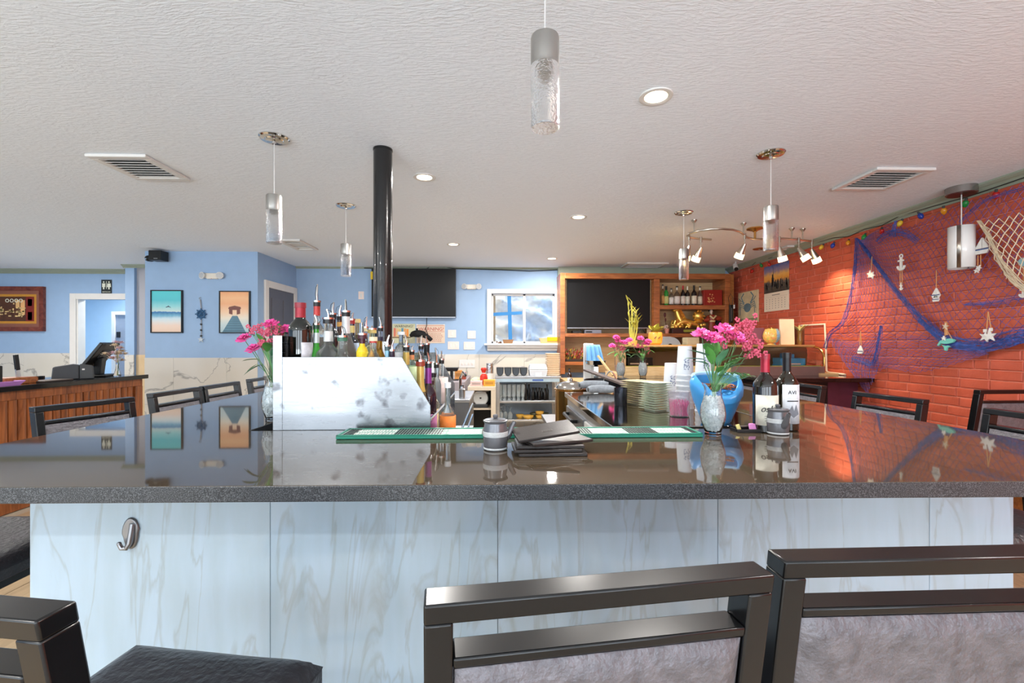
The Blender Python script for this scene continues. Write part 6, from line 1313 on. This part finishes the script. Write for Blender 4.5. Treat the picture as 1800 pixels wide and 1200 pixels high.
# crab picture and calendar
def flat(name, label, uv, m_, cat, th=.02, off=0):
    (u0, v0), (u1, v1) = uv; a, b = atx(u0, v1, XR-off), atx(u1, v0, XR-off)
    t = thing(name, label, cat, (XR-off, (a.y+b.y)/2, (a.z+b.z)/2)); return t, abs(a.y-b.y)/2, 
p0, p1 = Wp(1301, 510, .0), Wp(1335, 567, .0); zc_ = (at(0, 0, 1).z, 0)
Yc1, Yc0 = atx(1301, 540, XR).y, atx(1335, 540, XR).y; zt2, zb2 = atx(1318, 512, XR).z, atx(1318, 567, XR).z
t = thing('crab_picture', 'beige canvas print of a blue crab on the brick wall', 'picture', (XR-.002, (Yc0+Yc1)/2, (zt2+zb2)/2)); hw, hh = (Yc1-Yc0)/2, (zt2-zb2)/2
MB().box(-.03, -.004, -hw, hw, -hh, hh).build('canvas', mat('beige_canvas', (206, 186, 148), .7, var=.18, vs_=9), t, smooth=0, bevel=.002)
CRB = mat('crab_ink', (96, 116, 124), .7, var=.2); mb = MB()
mb.prism([(.10*cos(a), .08*sin(a)*(1 if sin(a) < 0 else .75)) for a in [2*pi*i/20 for i in range(20)]], 'X', -.032, -.030)
for s in (-1, 1):
    for j in range(4): mb.tube([(-.031, s*.08, -.02+.03*j), (-.031, s*(.19+.02*(j == 1)), .03*j+.02), (-.031, s*(.21+.02*(j % 2)), -.12+.09*j)], .006, 4)
    mb.tube([(-.031, s*.1, .06), (-.031, s*.17, .16), (-.031, s*.1, .22)], .011, 5)
mb.build('crab_print', CRB, t, smooth=0); MB().box(-.0305, -.030, -hw, hw, -hh, -hh*.72).build('grass_print', mat('sage_print', (140, 140, 104), .7, var=.4, vs_=25), t, smooth=0)
Yc1, Yc0 = atx(1345, 500, XR).y, atx(1388, 500, XR).y; zt2, zb2, zm2 = atx(1366, 464, XR).z, atx(1366, 546, XR).z, atx(1366, 513, XR).z
t = thing('wall_calendar', 'wall calendar with a sunset skyline photo on the brick wall', 'calendar', (XR-.002, (Yc0+Yc1)/2, zb2)); hw = (Yc1-Yc0)/2; H_ = zt2-zb2; hm = zm2-zb2
MB().box(-.012, -.004, -hw, hw, 0, hm).build('date_page', mat('cream_page', (230, 212, 190), .6, var=.03), t, smooth=0)
MB().box(-.014, -.004, -hw, hw, hm, H_).build('photo', ramp_mat('sunset_print', [(0, (60, 56, 50)), (.18, (92, 80, 64)), (.36, (104, 92, 84)), (.46, (226, 150, 60)), (.62, (236, 176, 90)), (.78, (150, 130, 150)), (1, (70, 96, 160))], 2, .35, .22, 9), t, smooth=0)
mb = MB(); rs = random.Random(11)
for i in range(60):
    y = rs.uniform(-hw*.96, hw*.92); h_ = rs.uniform(.03, .12)+(.1 if abs(y-.06) < .03 else 0); mb.box(-.0152, -.014, y, y+rs.uniform(.008, .02), hm+.005+rs.uniform(0, .1), hm+.02+h_+rs.uniform(0, .05))
mb.prism([(.05, hm+.1), (.066, hm+.1), (.06, hm+.36), (.056, hm+.36)], 'X', -.0154, -.014)
mb.build('skyline_print', mat('city_print', (70, 66, 64), .5, var=.5, vs_=40), t, smooth=0)
mb = MB(); g_ = hm/8
for r_ in range(5):
    for c_ in range(7): y = hw*.8-c_*hw*.25; z = hm*.62-r_*hm*.12; mb.box(-.0126, -.012, y-.012, y, z, z+.012)
mb.box(-.0126, -.012, -.09, .09, hm*.84, hm*.88).box(-.0126, -.012, -hw*.9, hw*.9, hm*.76, hm*.765)
mb.build('date_print', mat('grey_ink', (130, 120, 112), .6), t, smooth=0)
# white cord frame on the wall by the case
o = MB().tube([Wp(1408, 572, .02), Wp(1450, 569.5, .02), Wp(1452, 612, .02), Wp(1453, 652, .02), Wp(1460, 655, .02), Wp(1486, 658, .02)], .011, 8).build('wall_conduit', mat('ivory_conduit', (236, 220, 200), .4), smooth=40); tag(o, 'ivory cord running down the brick wall beside the sushi case', 'conduit')

# ---------------------------------------------------------------- ceiling fixtures
def pendant(label, u, vc, Y=None, zb=2.06, first=None):
    Yp = Y or 1.28*F/(CV-vc); x = at(u, 0, Yp).x
    return (x, Yp, label)
pend = [(at(958, 0, 1.47).x, 1.47, 'nearest seeded glass pendant hanging in the upper middle'), (*at(482, 0, 1.28*F/(CV-247)).xy, 'seeded glass pendant left of the black pole, nearer one'), (*at(608, 0, 1.28*F/(CV-363)).xy, 'far seeded glass pendant just left of the black pole'), (*at(1355, 0, 1.28*F/(CV-263)).xy, 'seeded glass pendant in front of the track light'), (*at(1202, 0, 1.28*F/(CV-370)).xy, 'far seeded glass pendant at the left end of the track light')]
GLIT = mat('bubbled_glass_base', (150, 150, 152), .15, .6, var=.9, vs_=260)
def make_pendant(x, y, lb, zb=2.045):
    t = thing('glass_pendant', lb, 'pendant light', (x, y, 0), group='cylindrical seeded glass pendants'); r = .046
    MB().lathe([(.088, ZT), (.088, ZT-.006), (.08, ZT-.014), (.055, ZT-.016), (.05, ZT-.022), (.012, ZT-.026), (.010, ZT-.04)], n=28).build('canopy', CHROME, t)
    MB().cyl((0, 0, zb+.29), (0, 0, ZT-.03), .0022, n=8).build('cord', mat('clear_cord', (206, 206, 206), .3), t)
    MB().lathe([(.006, zb+.30), (r*.96, zb+.296), (r, zb+.29), (r, zb+.215), (r*.98, zb+.205), (r*1.0, zb+.2)], n=28).build('metal_cap', mat('satin_nickel', (176, 174, 170), .36, 1, var=.04), t)
    MB().lathe([(r*.98, zb+.203), (r, zb+.2), (r, zb+.005), (r*.96, zb), (.001, zb)], n=28).build('glass_cylinder', SEEDED, t)
    MB().lathe([(r*.9, zb+.003), (r*.9, zb+.008), (.002, zb+.008)], n=24).build('bubble_base', GLIT, t)
    return t
make_pendant(*pend[0], 2.118); t0 = make_pendant(*pend[1])
for x, y, lb in pend[2:]: copy_tree(t0, None, (x, y, 0), 0, lb)
# white drum pendant at the right
p = at(1690, 321, 3.6); t = thing('drum_pendant', 'white glass drum pendant with a steel band before the brick wall', 'pendant light', (p.x, 3.6, 0)); z0, z1 = at(0, 463, 3.6).z, at(0, 385, 3.6).z
MB().lathe([(.1, ZT), (.1, ZT-.055), (.095, ZT-.058)], n=32).build('canopy', mat('dark_bronze_canopy', (150, 146, 142), .25, .8), t); MB().cyl((0, 0, ZT-.062), (0, 0, ZT-.058), .092, n=32).build('canopy_plate', mat('maroon_plate', (70, 22, 18), .3), t)
MB().cyl((0, 0, z1), (0, 0, ZT-.06), .004, n=8).build('stem', WHPL, t)
r = .083; a0, a1 = radians(205), radians(222)
def arc(s0, s1, rr): return lambda s, u: Vector((cos(s0+(s1-s0)*s)*rr, sin(s0+(s1-s0)*s)*rr, z0+(z1-z0)*u))
MB().sheet(arc(a1, a0+2*pi, r), 40, 1).build('white_glass', mat('opal_glass', (240, 240, 238), .15, var=.02), t, solid=.003); MB().sheet(arc(a0, a1, r+.001), 6, 1).build('steel_band', NICKEL, t, solid=.003)
MB().cyl((0, 0, z1-.004), (0, 0, z1-.001), r-.003, n=32).build('top_disc', WHPL, t); MB().cyl((0, 0, z0+.02), (0, 0, z0+.024), r-.004, n=32).build('diffuser', MATS['opal_glass'], t)
# recessed lights
RL = [(1153, 169), (746, 311), (1017, 381), (797, 429), (970, 454)]
lamp_d = bpy.data.lights.new('recessed_lamp', 'AREA'); lamp_d.shape = 'DISK'; lamp_d.size = .12; lamp_d.energy = 34; lamp_d.color = (1, .96, .91)
names = ['nearest recessed ceiling light, right of the big pendant', 'recessed ceiling light beside the top of the black pole', 'recessed ceiling light above the window, mid ceiling', 'small far recessed light above the wall television', 'farthest recessed light above the wood cabinet']
pts = [(atz(u, v, ZT).xy, n_) for (u, v), n_ in zip(RL, names)]
extra = [((-5.2, 3.4), 'recessed ceiling light out of frame at left'), ((-6.8, 6.3), 'recessed ceiling light at the left frame edge'), ((-3.4, .6), 'recessed ceiling light out of frame, near left'), ((-1.9, -1.2), 'recessed ceiling light behind the camera, left'), ((2.9, .4), 'recessed ceiling light behind the camera, right'), ((-7.2, 2.6), 'recessed ceiling light far left out of frame')]
l0 = None
for (xy, n_) in pts+extra:
    if l0 is None:
        l0 = thing('recessed_light', n_, 'ceiling light', (xy[0], xy[1], ZT), group='recessed ceiling lights')
        MB().lathe([(.085, 0), (.084, -.006), (.07, -.009), (.058, -.004)], n=32, cap=False).build('trim_ring', WHPL, l0); MB().lathe([(.06, -.0035), (.001, -.0036)], n=28).build('lens', mat('lit_lens', (255, 244, 222), .5, em=7, emcol=(255, 232, 196)), l0)
        o = l0
    else: o = copy_tree(l0, None, (xy[0], xy[1], ZT), 0, n_)
    lo = bpy.data.objects.new('recessed_lamp', lamp_d); COL.objects.link(lo); lo.location = (xy[0], xy[1], ZT-.016)
# vents
def vent(label, quad, slats, dark):
    c = [atz(u, v, ZT) for u, v in quad]; x0, x1 = (c[0].x+c[3].x)/2, (c[1].x+c[2].x)/2; y0, y1 = (c[0].y+c[1].y)/2, (c[2].y+c[3].y)/2
    t = thing('ceiling_vent', label, 'vent', ((x0+x1)/2, (y0+y1)/2, ZT), group='white ceiling vents'); a, b = (x1-x0)/2, (y1-y0)/2; f = .05
    for q in ((-a, a, -b, -b+f), (-a, a, b-f, b), (-a, -a+f, -b+f, b-f), (a-f, a, -b+f, b-f)): MB().box(q[0], q[1], q[2], q[3], -.022, 0).build('frame', WHPL, t, smooth=0, bevel=.006)
    MB().box(-a+f, a-f, -b+f, b-f, -.003, -.001).build('backing', mat('dark_duct', (20, 18, 14), .8) if dark else WHPL, t, smooth=0)
    for i in range(slats):
        y = -b+f+(2*b-2*f)*(i+.5)/slats; MB().ob((0, y, -.012), (2*a-2*f, .026, .003), rx=radians(35)).build('slat', WHPL, t, smooth=0)
    return t
vent('white square slatted vent in the left ceiling', [(149, 268.3), (258, 270.6), (331, 311.8), (242.5, 313.5)], 8, True)
vent('white square slatted vent in the right ceiling', [(1535, 293), (1636, 293), (1566, 331), (1466, 331)], 8, True)
vent('small far white vent beside the left pendant', [(494, 420), (530, 420), (556, 437), (515, 438)], 2, False)
vent('wide white return grille above the wood cabinet', [(1100, 461), (1176, 461), (1160, 469), (1092, 469)], 5, False)
vent('small white vent against the crown moulding by the track light', [(1384, 431), (1408, 431), (1390, 437), (1366, 437)], 2, False)
q = atz(1335, 437, ZT); o = thing('cover_plate', 'round bronze cover plate on the ceiling by the track light', 'cover plate', q); MB().lathe([(.085, 0), (.08, -.006), (.02, -.008), (.001, -.008)], n=28).build('disc', BRASS, o); MB().lathe([(.012, -.008), (.01, -.014), (.001, -.015)], n=12).build('screw', NICKEL, o)
# track light
TR = [(1250, 421), (1230, 419.5), (1214, 417.5), (1208, 414), (1212, 410), (1230, 405), (1250, 402.5), (1270, 402), (1288, 403.5), (1300, 407), (1307, 412), (1314, 417.5), (1325, 420), (1345, 420), (1375, 419), (1400, 420.5), (1429, 424)]
zr = 2.58
tp = [atz(u, v, zr) for u, v in TR]
tk = thing('track_light', 'S-curved nickel track light with six lit glass spots', 'track light', (tp[8].x, tp[8].y, ZT))
MB().tube(tp, .011, 8).build('rail', NICKEL, tk, world=True)
for j, (u, v) in enumerate([(1220, 407), (1307, 412), (1392, 420), (1411, 421)]):
    q = atz(u, v, zr); MB().cyl(q, (q.x, q.y, ZT-.01), .007, n=8).lathe([(.012, ZT-.03), (.03, ZT-.004), (.03, ZT)], (q.x, q.y, 0), n=14).build('standoff', NICKEL, tk, world=True)
q = atz(1327, 420, zr); MB().lathe([(.02, ZT-.04), (.03, ZT-.03), (.085, ZT-.012), (.085, ZT)], (q.x, q.y, 0), n=24).cyl(q, (q.x, q.y, ZT-.03), .012, n=10).build('power_canopy', BRASS, tk, world=True)
sp_d = bpy.data.lights.new('track_spot', 'SPOT'); sp_d.energy = 22; sp_d.spot_size = radians(105); sp_d.spot_blend = .7; sp_d.color = (1, .80, .52); sp_d.shadow_soft_size = .035
for j, (u, v, d) in enumerate([(1211, 416, (-.1, .45, -1)), (1232, 419.5, (-.25, .55, -1)), (1309, 413, (-.25, .5, -1)), (1370, 419, (.35, .1, -1)), (1404, 420.6, (.55, -.25, -1)), (1427, 423.7, (.55, .1, -1))]):
    q = atz(u, v, zr); d = Vector(d).normalized(); e0 = q+Vector((0, 0, -.10)); e1 = e0+d*.10; e2 = e1+d*.055
    h = MB().cyl(q+Vector((0, 0, .02)), q+Vector((0, 0, -.04)), .014, n=10).cyl(q+Vector((0, 0, -.04)), e0, .006, n=8).cyl(e0-d*.01, e1, .016, .042, n=16).build('spot_head', NICKEL, tk, world=True)
    MB().cyl(e1, e2, .044, .047, n=18).build('glass_shade', mat('lit_shade', (255, 240, 206), .4, em=5, emcol=(255, 222, 160)), h).location = -Vector(tk.location)
    s = bpy.data.objects.new('track_spot', sp_d); COL.objects.link(s); s.location = e2+d*.012; s.rotation_euler = d.to_track_quat('-Z', 'Y').to_euler()

# ---------------------------------------------------------------- left side: pictures, signs, host stand
def framed(name, label, uv, Y, build):
    (u0, v0), (u1, v1) = uv; a, b = at(u0, v1, Y), at(u1, v0, Y); t = thing(name, label, 'picture', ((a.x+b.x)/2, Y-.001, (a.z+b.z)/2)); w_, h_ = (b.x-a.x)/2, (b.z-a.z)/2
    build(t, w_, h_); return t
def thinframe(t, w, h, f=.014, m_=BLKPL, d=.03):
    MB().box(-w, w, -d, 0, h-f, h).box(-w, w, -d, 0, -h, -h+f).box(-w, -w+f, -d, 0, -h+f, h-f).box(w-f, w, -d, 0, -h+f, h-f).build('frame', m_, t, smooth=0)
def dolphin(t, w, h):
    thinframe(t, w, h)
    MB().box(-w+.014, w-.014, -.02, -.005, -h+.014, h-.014).build('print', ramp_mat('beach_print', [(0, (238, 206, 180)), (.16, (240, 214, 196)), (.25, (226, 226, 222)), (.33, (206, 226, 232)), (.40, (120, 180, 206)), (.47, (60, 120, 170)), (.495, (70, 140, 190)), (.505, (206, 222, 216)), (.62, (150, 214, 216)), (.78, (90, 196, 206)), (1, (90, 206, 210))], 2, .5, .07, 7), t, smooth=0)
    s = h*.14; MB().prism([(-.9*s, -.1*s), (-.6*s, .12*s), (-.1*s, .32*s), (.1*s, .6*s), (.25*s, .34*s), (.7*s, .12*s), (1.0*s, -.3*s), (.75*s, -.12*s), (.3*s, .05*s), (-.3*s, .0), (-.5*s, -.2*s), (-.55*s, -.02*s)], 'Y', -.0215, -.02).build('dolphin_print', mat('dolphin_ink', (70, 74, 96), .5), t, smooth=0).location = (.02, 0, h*.2)
framed('dolphin_picture', 'framed beach print with a leaping dolphin on the blue wall', ((267, 510), (322.5, 585)), YP, dolphin)
def pier(t, w, h):
    thinframe(t, w, h)
    MB().box(-w+.014, w-.014, -.02, -.005, -h+.014, h-.014).build('print', ramp_mat('pier_sky_print', [(0, (176, 200, 206)), (.2, (200, 214, 214)), (.35, (236, 226, 206)), (.5, (244, 206, 170)), (.7, (240, 176, 130)), (.85, (244, 190, 140)), (1, (240, 170, 120))], 2, .5, .08, 6), t, smooth=0)
    k = h; MB().prism([(-w*.8, -h+.014), (w*.72, -h+.014), (w*.18, -h*.18), (-w*.15, -h*.18)], 'Y', -.0212, -.02).build('pier_print', mat('teal_pier', (96, 134, 152), .5, var=.1), t, smooth=0)
    mb = MB()
    for i in range(9):
        z = -h+.03+(h*.78)*(1-(1-i/9)**1.5); f_ = (z+h)/(h*.82); mb.box(-w*.8+w*.63*f_, w*.7-w*.52*f_, -.0218, -.0212, z, z+.006*(1.2-f_))
    mb.build('pier_board_print', mat('dark_teal', (60, 92, 112), .5), t, smooth=0)
    MB().prism([(-w*.42, h*.16), (-w*.36, h*.24), (0, h*.3), (w*.38, h*.24), (w*.42, h*.16), (w*.36, h*.14), (w*.36, -h*.08), (w*.14, -h*.12), (w*.14, h*.1), (-w*.14, h*.1), (-w*.14, -h*.12), (-w*.36, -h*.08), (-w*.36, h*.14)], 'Y', -.0222, -.021).build('hut_print', mat('hut_ink', (122, 74, 66), .5, var=.15), t, smooth=0)
framed('pier_picture', 'framed sunset pier print near the corner of the blue wall', ((387, 511.5), (441, 585.5)), YP, pier)
p = at(355, 552, YP); t = thing('ships_wheel_hanging', 'small blue ship wheel hanging on a rope between the pictures', 'wall hanging', (p.x, YP-.02, p.z)); BW2 = mat('navy_wood', (38, 84, 124), .5)
MB().tube([(.05*cos(a), 0, .05*sin(a)) for a in [2*pi*i/20 for i in range(20)]], .011, 6, True).ball((0, 0, 0), .016, 8, 6).build('wheel_rim', BW2, t)
for i in range(8): a = i*pi/4; MB().tube([(.0, 0, 0), (.078*cos(a), 0, .078*sin(a))], [.006, .008], 6).build('spoke', BW2, t)
MB().tube([(0, .004, .07), (-.006, .004, .14), (-.012, .004, .20)], .007, 6).tube([(0, .004, -.07), (.004, .004, -.2), (0, .004, -.32)], .006, 6).build('rope', mat('grey_rope', (150, 152, 156), .8), t)
for z in (-.14, -.22, -.3): MB().ball((0, 0, z), .014, 8, 6).build('bead', GREYPL, t)
MB().prism([(.045*(1 if i % 2 == 0 else .4)*sin(i*pi/5), -.35+.045*(1 if i % 2 == 0 else .4)*cos(i*pi/5)) for i in range(10)], 'Y', -.006, .006).build('star_charm', mat('pale_charm', (190, 200, 206), .5), t, smooth=0)
MB().tube([(-.012, .004, .19), (-.03, .004, .22), (-.012, .004, .235), (.0, .004, .215)], .004, 5).build('hook', CHROME, t)
p = at(279, 451, YP-.1); t = thing('wall_speaker', 'small black swivel speaker high on the picture wall', 'speaker', (p.x, YP-.001, p.z)); MB().box(-.07, .09, -.19, -.04, -.06, .07).build('cabinet', BLKPL, t, smooth=0, bevel=.006); MB().cyl((0.01, -.04, 0), (0.01, 0, 0), .016).build('bracket', BLKPL, t); MB().box(-.0, .05, -.192, -.19, -.045, -.035).build('badge', STEELD, t, smooth=0)
p = at(262, 453, YP-.05); t = thing('wall_camera', 'little black dome camera beside the wall speaker', 'camera', (p.x, YP-.001, p.z)); MB().cyl((0, 0, 0), (-.01, -.06, -.01), .045, .04, n=18).ball((-.01, -.06, -.01), .036, 14, 8).build('dome', BLKPL, t); MB().cyl((-.013, -.094, -.02), (-.014, -.1, -.021), .012).build('lens', CHROME, t)
# restroom sign
a, b = at(178.5, 517.5, YBL), at(197, 491.5, YBL); t = thing('restroom_sign', 'black restroom sign with two white figures above the doorway', 'sign', ((a.x+b.x)/2, YBL-.001, (a.z+b.z)/2)); w_, h_ = (b.x-a.x)/2, (b.z-a.z)/2
MB().box(-w_, w_, -.008, 0, -h_, h_).build('plate', mat('dark_sign', (34, 40, 38), .4), t, smooth=0, bevel=.006); SW = mat('sign_white', (226, 226, 206), .5)
for s, dress in ((-1, 0), (1, 1)):
    x = s*w_*.5; mb = MB().prism([(x+.013*cos(q), h_*.68+.013*sin(q)) for q in [2*pi*i/12 for i in range(12)]], 'Y', -.0095, -.008)
    mb.prism([(x-.026, h_*.5), (x+.026, h_*.5), (x+(.034 if dress else .026), h_*.0), (x+.012, h_*.0), (x+.012, -h_*.3), (x-.012, -h_*.3), (x-.012, 0), (x-(.034 if dress else .026), h_*.0)], 'Y', -.0095, -.008); mb.build('figure', SW, t, smooth=0)
MB().box(-.004, .004, -.0095, -.008, -h_*.25, h_*.8).build('divider', SW, t, smooth=0); text('RESTROOM', .026, SW, t, (0, -.0085, -h_*.72), (pi/2, 0, 0))
# framed art far left
def art(t, w, h):
    FR = wood('mahogany_frame', (88, 34, 22), (134, 66, 46), .25, (3, 3, 3), 4)
    thinframe(t, w, h, .07, FR, .05); thinframe(t, w-.07, h-.07, .06, mat('brown_mat', (136, 84, 66), .5), .03); thinframe(t, w-.13, h-.13, .04, mat('ochre_mat', (196, 136, 44), .45), .026)
    W_, H_ = w-.17, h-.17
    MB().box(-W_, W_, -.012, -.004, -H_, H_).build('print', mat('umber_print', (84, 48, 26), .4, var=.3, vs_=10), t, smooth=0)
    for (x0, x1, z0, z1, c_) in ((W_*.62, W_*.96, -H_, H_, (126, 36, 22)), (W_*.2, W_*.36, .02, H_*.72, (222, 176, 116)), (W_*.4, W_*.58, -.1, H_*.72, (226, 170, 110)), (W_*.7, W_*.88, .05, .17, (70, 30, 24)), (W_*.7, W_*.88, -H_*.9, -.05, (60, 34, 40))): MB().box(x0, x1, -.0135, -.012, z0, z1).build('print_panel', mat('art_%d_%d' % (c_[0], c_[1]), c_, .4, var=.1), t, smooth=0)
    mb = MB(); rs = random.Random(5)
    for i in range(60): x, z = rs.uniform(-W_, W_*.55), rs.gauss(-.05, .05); mb.box(x, x+rs.uniform(.02, .06), -.014, -.0125, z, z+rs.uniform(.01, .03))
    mb.build('figures_print', mat('pale_figures', (226, 190, 130), .4, var=.35, vs_=30), t, smooth=0)
    for i in range(4): MB().tube([(.0-.06+i*.075+.026*cos(q), -.013, H_*.68+.026*sin(q)) for q in [2*pi*j/16 for j in range(16)]], .006, 5, True).build('medallion_print', SW, t)
framed('framed_asian_print', 'large mahogany-framed dark art print at the left edge', ((-40, 504), (81, 582)), YBL, art)
# host stand
HX, HZ = -4.12, 1.07; HY0, HY1 = 2.3, 5.42
hs = thing('host_stand', 'dark oak host stand with ribbed front and black granite top', 'host stand', (HX-.3, (HY0+HY1)/2, 0))
MB().box(HX-.62, HX-.02, HY0+.03, HY1-.03, .0, HZ-.05).build('carcass', WOODH, hs, world=True, smooth=0)
MB().box(HX-.7, HX+.05, HY0, HY1, HZ-.045, HZ).build('granite_top', GRANB, hs, world=True, smooth=0, bevel=.004)
MB().box(HX-.02, HX+.004, HY0+.03, HY1-.03, HZ-.125, HZ-.046).build('top_rail', WOODH, hs, world=True, smooth=0, bevel=.004); MB().box(HX-.02, HX+.006, HY0+.03, HY1-.03, 0, .1).build('plinth', WOODH, hs, world=True, smooth=0)
MB().box(HX-.02, HX+.006, HY1-.13, HY1-.03, .1, HZ-.126).build('corner_stile', WOODH, hs, world=True, smooth=0, bevel=.003)
y = HY0+.04; bd = None
while y < HY1-.21:
    if bd is None: bd = MB().prism([(-.018, 0), (-.006, .002), (.002, .02), (.004, .0365), (.002, .053), (-.006, .071), (-.018, .073)], 'Z', .1, HZ-.126).build('rib_board', WOODH, hs); o = bd
    else: o = bd.copy(); COL.objects.link(o); o.parent = hs
    o.location = Vector((HX, y, 0))-Vector(hs.location); y += .077
# POS terminal, printer and desk things
hx = HX-.28
p = (hx, atx(172, 0, hx).y, HZ+.0005); Yq = p[1]
t = thing('pos_terminal', 'black touchscreen sales terminal angled on the host stand', 'terminal', p, radians(-72))
MB().box(-.14, .14, -.12, .12, 0, .02).build('base', BLKPL, t, smooth=0, bevel=.006)
MB().add([(-.05, -.04, .02), (.05, -.04, .02), (.05, .04, .02), (-.05, .04, .02), (-.05, .0, .2), (.05, .0, .2), (.05, .06, .2), (-.05, .06, .2)], [(3, 2, 1, 0), (4, 5, 6, 7), (0, 1, 5, 4), (1, 2, 6, 5), (2, 3, 7, 6), (3, 0, 4, 7)]).build('neck', BLKPL, t, smooth=0, bevel=.006)
MB().ob((0, .03, .24), (.40, .035, .30), rx=radians(-34)).build('screen_housing', BLKPL, t, bevel=.008, smooth=0); MB().ob((0, .05, .245), (.16, .03, .1), rx=radians(-34)).build('rear_panel', GREYPL, t, bevel=.008, smooth=0); MB().ob((0, .014, .23), (.37, .004, .27), rx=radians(-34)).build('screen', SCREEN, t, smooth=0)
hx2 = HX-.14; p = (hx2, atx(140, 0, hx2).y, HZ+.0005); t = thing('receipt_printer', 'dark grey receipt printer in front of the sales terminal', 'printer', p, radians(40))
MB().prism([(-.2, 0), (.0, 0), (.0, .14), (-.05, .15), (-.19, .125)], 'Y', -.085, .085).build('shell', mat('slate_plastic', (52, 54, 58), .45), t, smooth=0, bevel=.01); MB().prism([(.001, 0), (.11, 0), (.1, .13), (.001, .15)], 'Y', -.08, .08).build('front', GREYPL, t, smooth=0, bevel=.008); MB().box(.02, .04, -.082, -.08, .09, .105).build('label', WHPL, t, smooth=0)
p = (HX-.06, 5.12, HZ+.0005); t = thing('flower_sprig', 'cream and pink artificial flower sprig in front of the terminal', 'flowers', p); rs = random.Random(12)
MB().lathe([(.03, 0), (.034, .01), (.012, .1), (.016, .14)], n=14).build('bud_vase', GLASS, t); MB().tube([(0, 0, .01), (.01, 0, .15), (.0, -.01, .27)], .003, 5).build('stem', STEM, t)
for i in range(22):
    c_ = Vector((rs.uniform(-.06, .06), rs.uniform(-.11, .11), .26+rs.uniform(-.09, .12))); M_ = carnation(40+i, .038); mb = MB(); mb.add([v+c_ for v in M_.v], M_.f); mb.tube([(0, 0, .15), c_], .0015, 4); mb.build('blossom', mat('cream_petal', (236, 218, 190), .6) if i % 3 else mat('blush_petal', (232, 200, 206), .6), t, smooth=60)
def desk(u, off=.2): x = HX-off; return Vector((x, atx(u, 0, x).y, HZ+.0005))
t = thing('menu_holder', 'black upright holder at the left edge of the host stand', 'holder', desk(-2, .02)-Vector((.06, 0, 0))); MB().box(-.05, .05, -.06, .06, 0, .02).box(-.04, .04, -.05, .05, .02, .17).build('holder', BLKPL, t, smooth=0, bevel=.005); MB().box(-.02, .02, -.03, .03, .17, .185).build('cards', mat('teal_cards', (60, 110, 126), .5), t, smooth=0)
d_ = desk(25, .2); t = thing('brown_tray', 'brown wooden box under the knife handle on the host stand', 'box', d_); MB().box(-.09, .09, -.16, .12, 0, .05).build('box', WOODCH, t, smooth=0, bevel=.004); MB().box(-.085, .085, -.155, .115, .05, .056).build('lid', WOODCH, t, smooth=0)
t = thing('letter_opener', 'black-handled steel tool standing upright on the host stand box', 'tool', d_+Vector((0, .02, .0575))); MB().ob((0, 0, .13), (.02, .035, .14), rx=.12).build('handle', BLKPL, t, smooth=0, bevel=.004); MB().ob((0, .011, .035), (.01, .035, .07), rx=.12).build('blade', STEEL, t, smooth=0)
t = thing('dark_ruler', 'dark wooden bar lying behind the tool on the host stand', 'bar', desk(48, .42)+Vector((0, 0, .0))); MB().box(-.012, .012, -.16, .16, .0, .035).build('bar', mat('dark_bar', (74, 58, 44), .5), t, smooth=0, bevel=.002); MB().box(-.014, .014, .1, .14, .0, .036).build('band', BLKPL, t, smooth=0)
t = thing('candy_dish', 'lilac plastic tray at the left end of the host stand', 'tray', desk(22, .06)-Vector((.02, .08, 0))); LIL = mat('lilac_plastic', (200, 140, 214), .35); MB().add([(-.05, -.11, 0), (.05, -.11, 0), (.05, .11, 0), (-.05, .11, 0), (-.07, -.14, .035), (.07, -.14, .035), (.07, .14, .035), (-.07, .14, .035)], [(3, 2, 1, 0), (0, 1, 5, 4), (1, 2, 6, 5), (2, 3, 7, 6), (3, 0, 4, 7)]).build('tray', LIL, t, smooth=0, solid=.004)
mb = MB(); rs = random.Random(3)
for i in range(9): mb.ball((rs.uniform(-.03, .03), rs.uniform(-.1, .1), .018), (.018, .02, .012), 7, 5)
mb.build('wrapped_candies', mat('pale_lilac', (224, 180, 232), .4), t)['kind'] = 'stuff'
t = thing('menu_book', 'flat dark menu lying beside the receipt printer', 'menu', desk(88, .12)); MB().box(-.09, .09, -.14, .14, 0, .012).build('cover', mat('dark_menu', (60, 50, 46), .4), t, smooth=0, bevel=.003); MB().box(-.085, .085, -.135, .135, .012, .014).build('page', mat('grey_page', (120, 108, 100), .5), t, smooth=0)
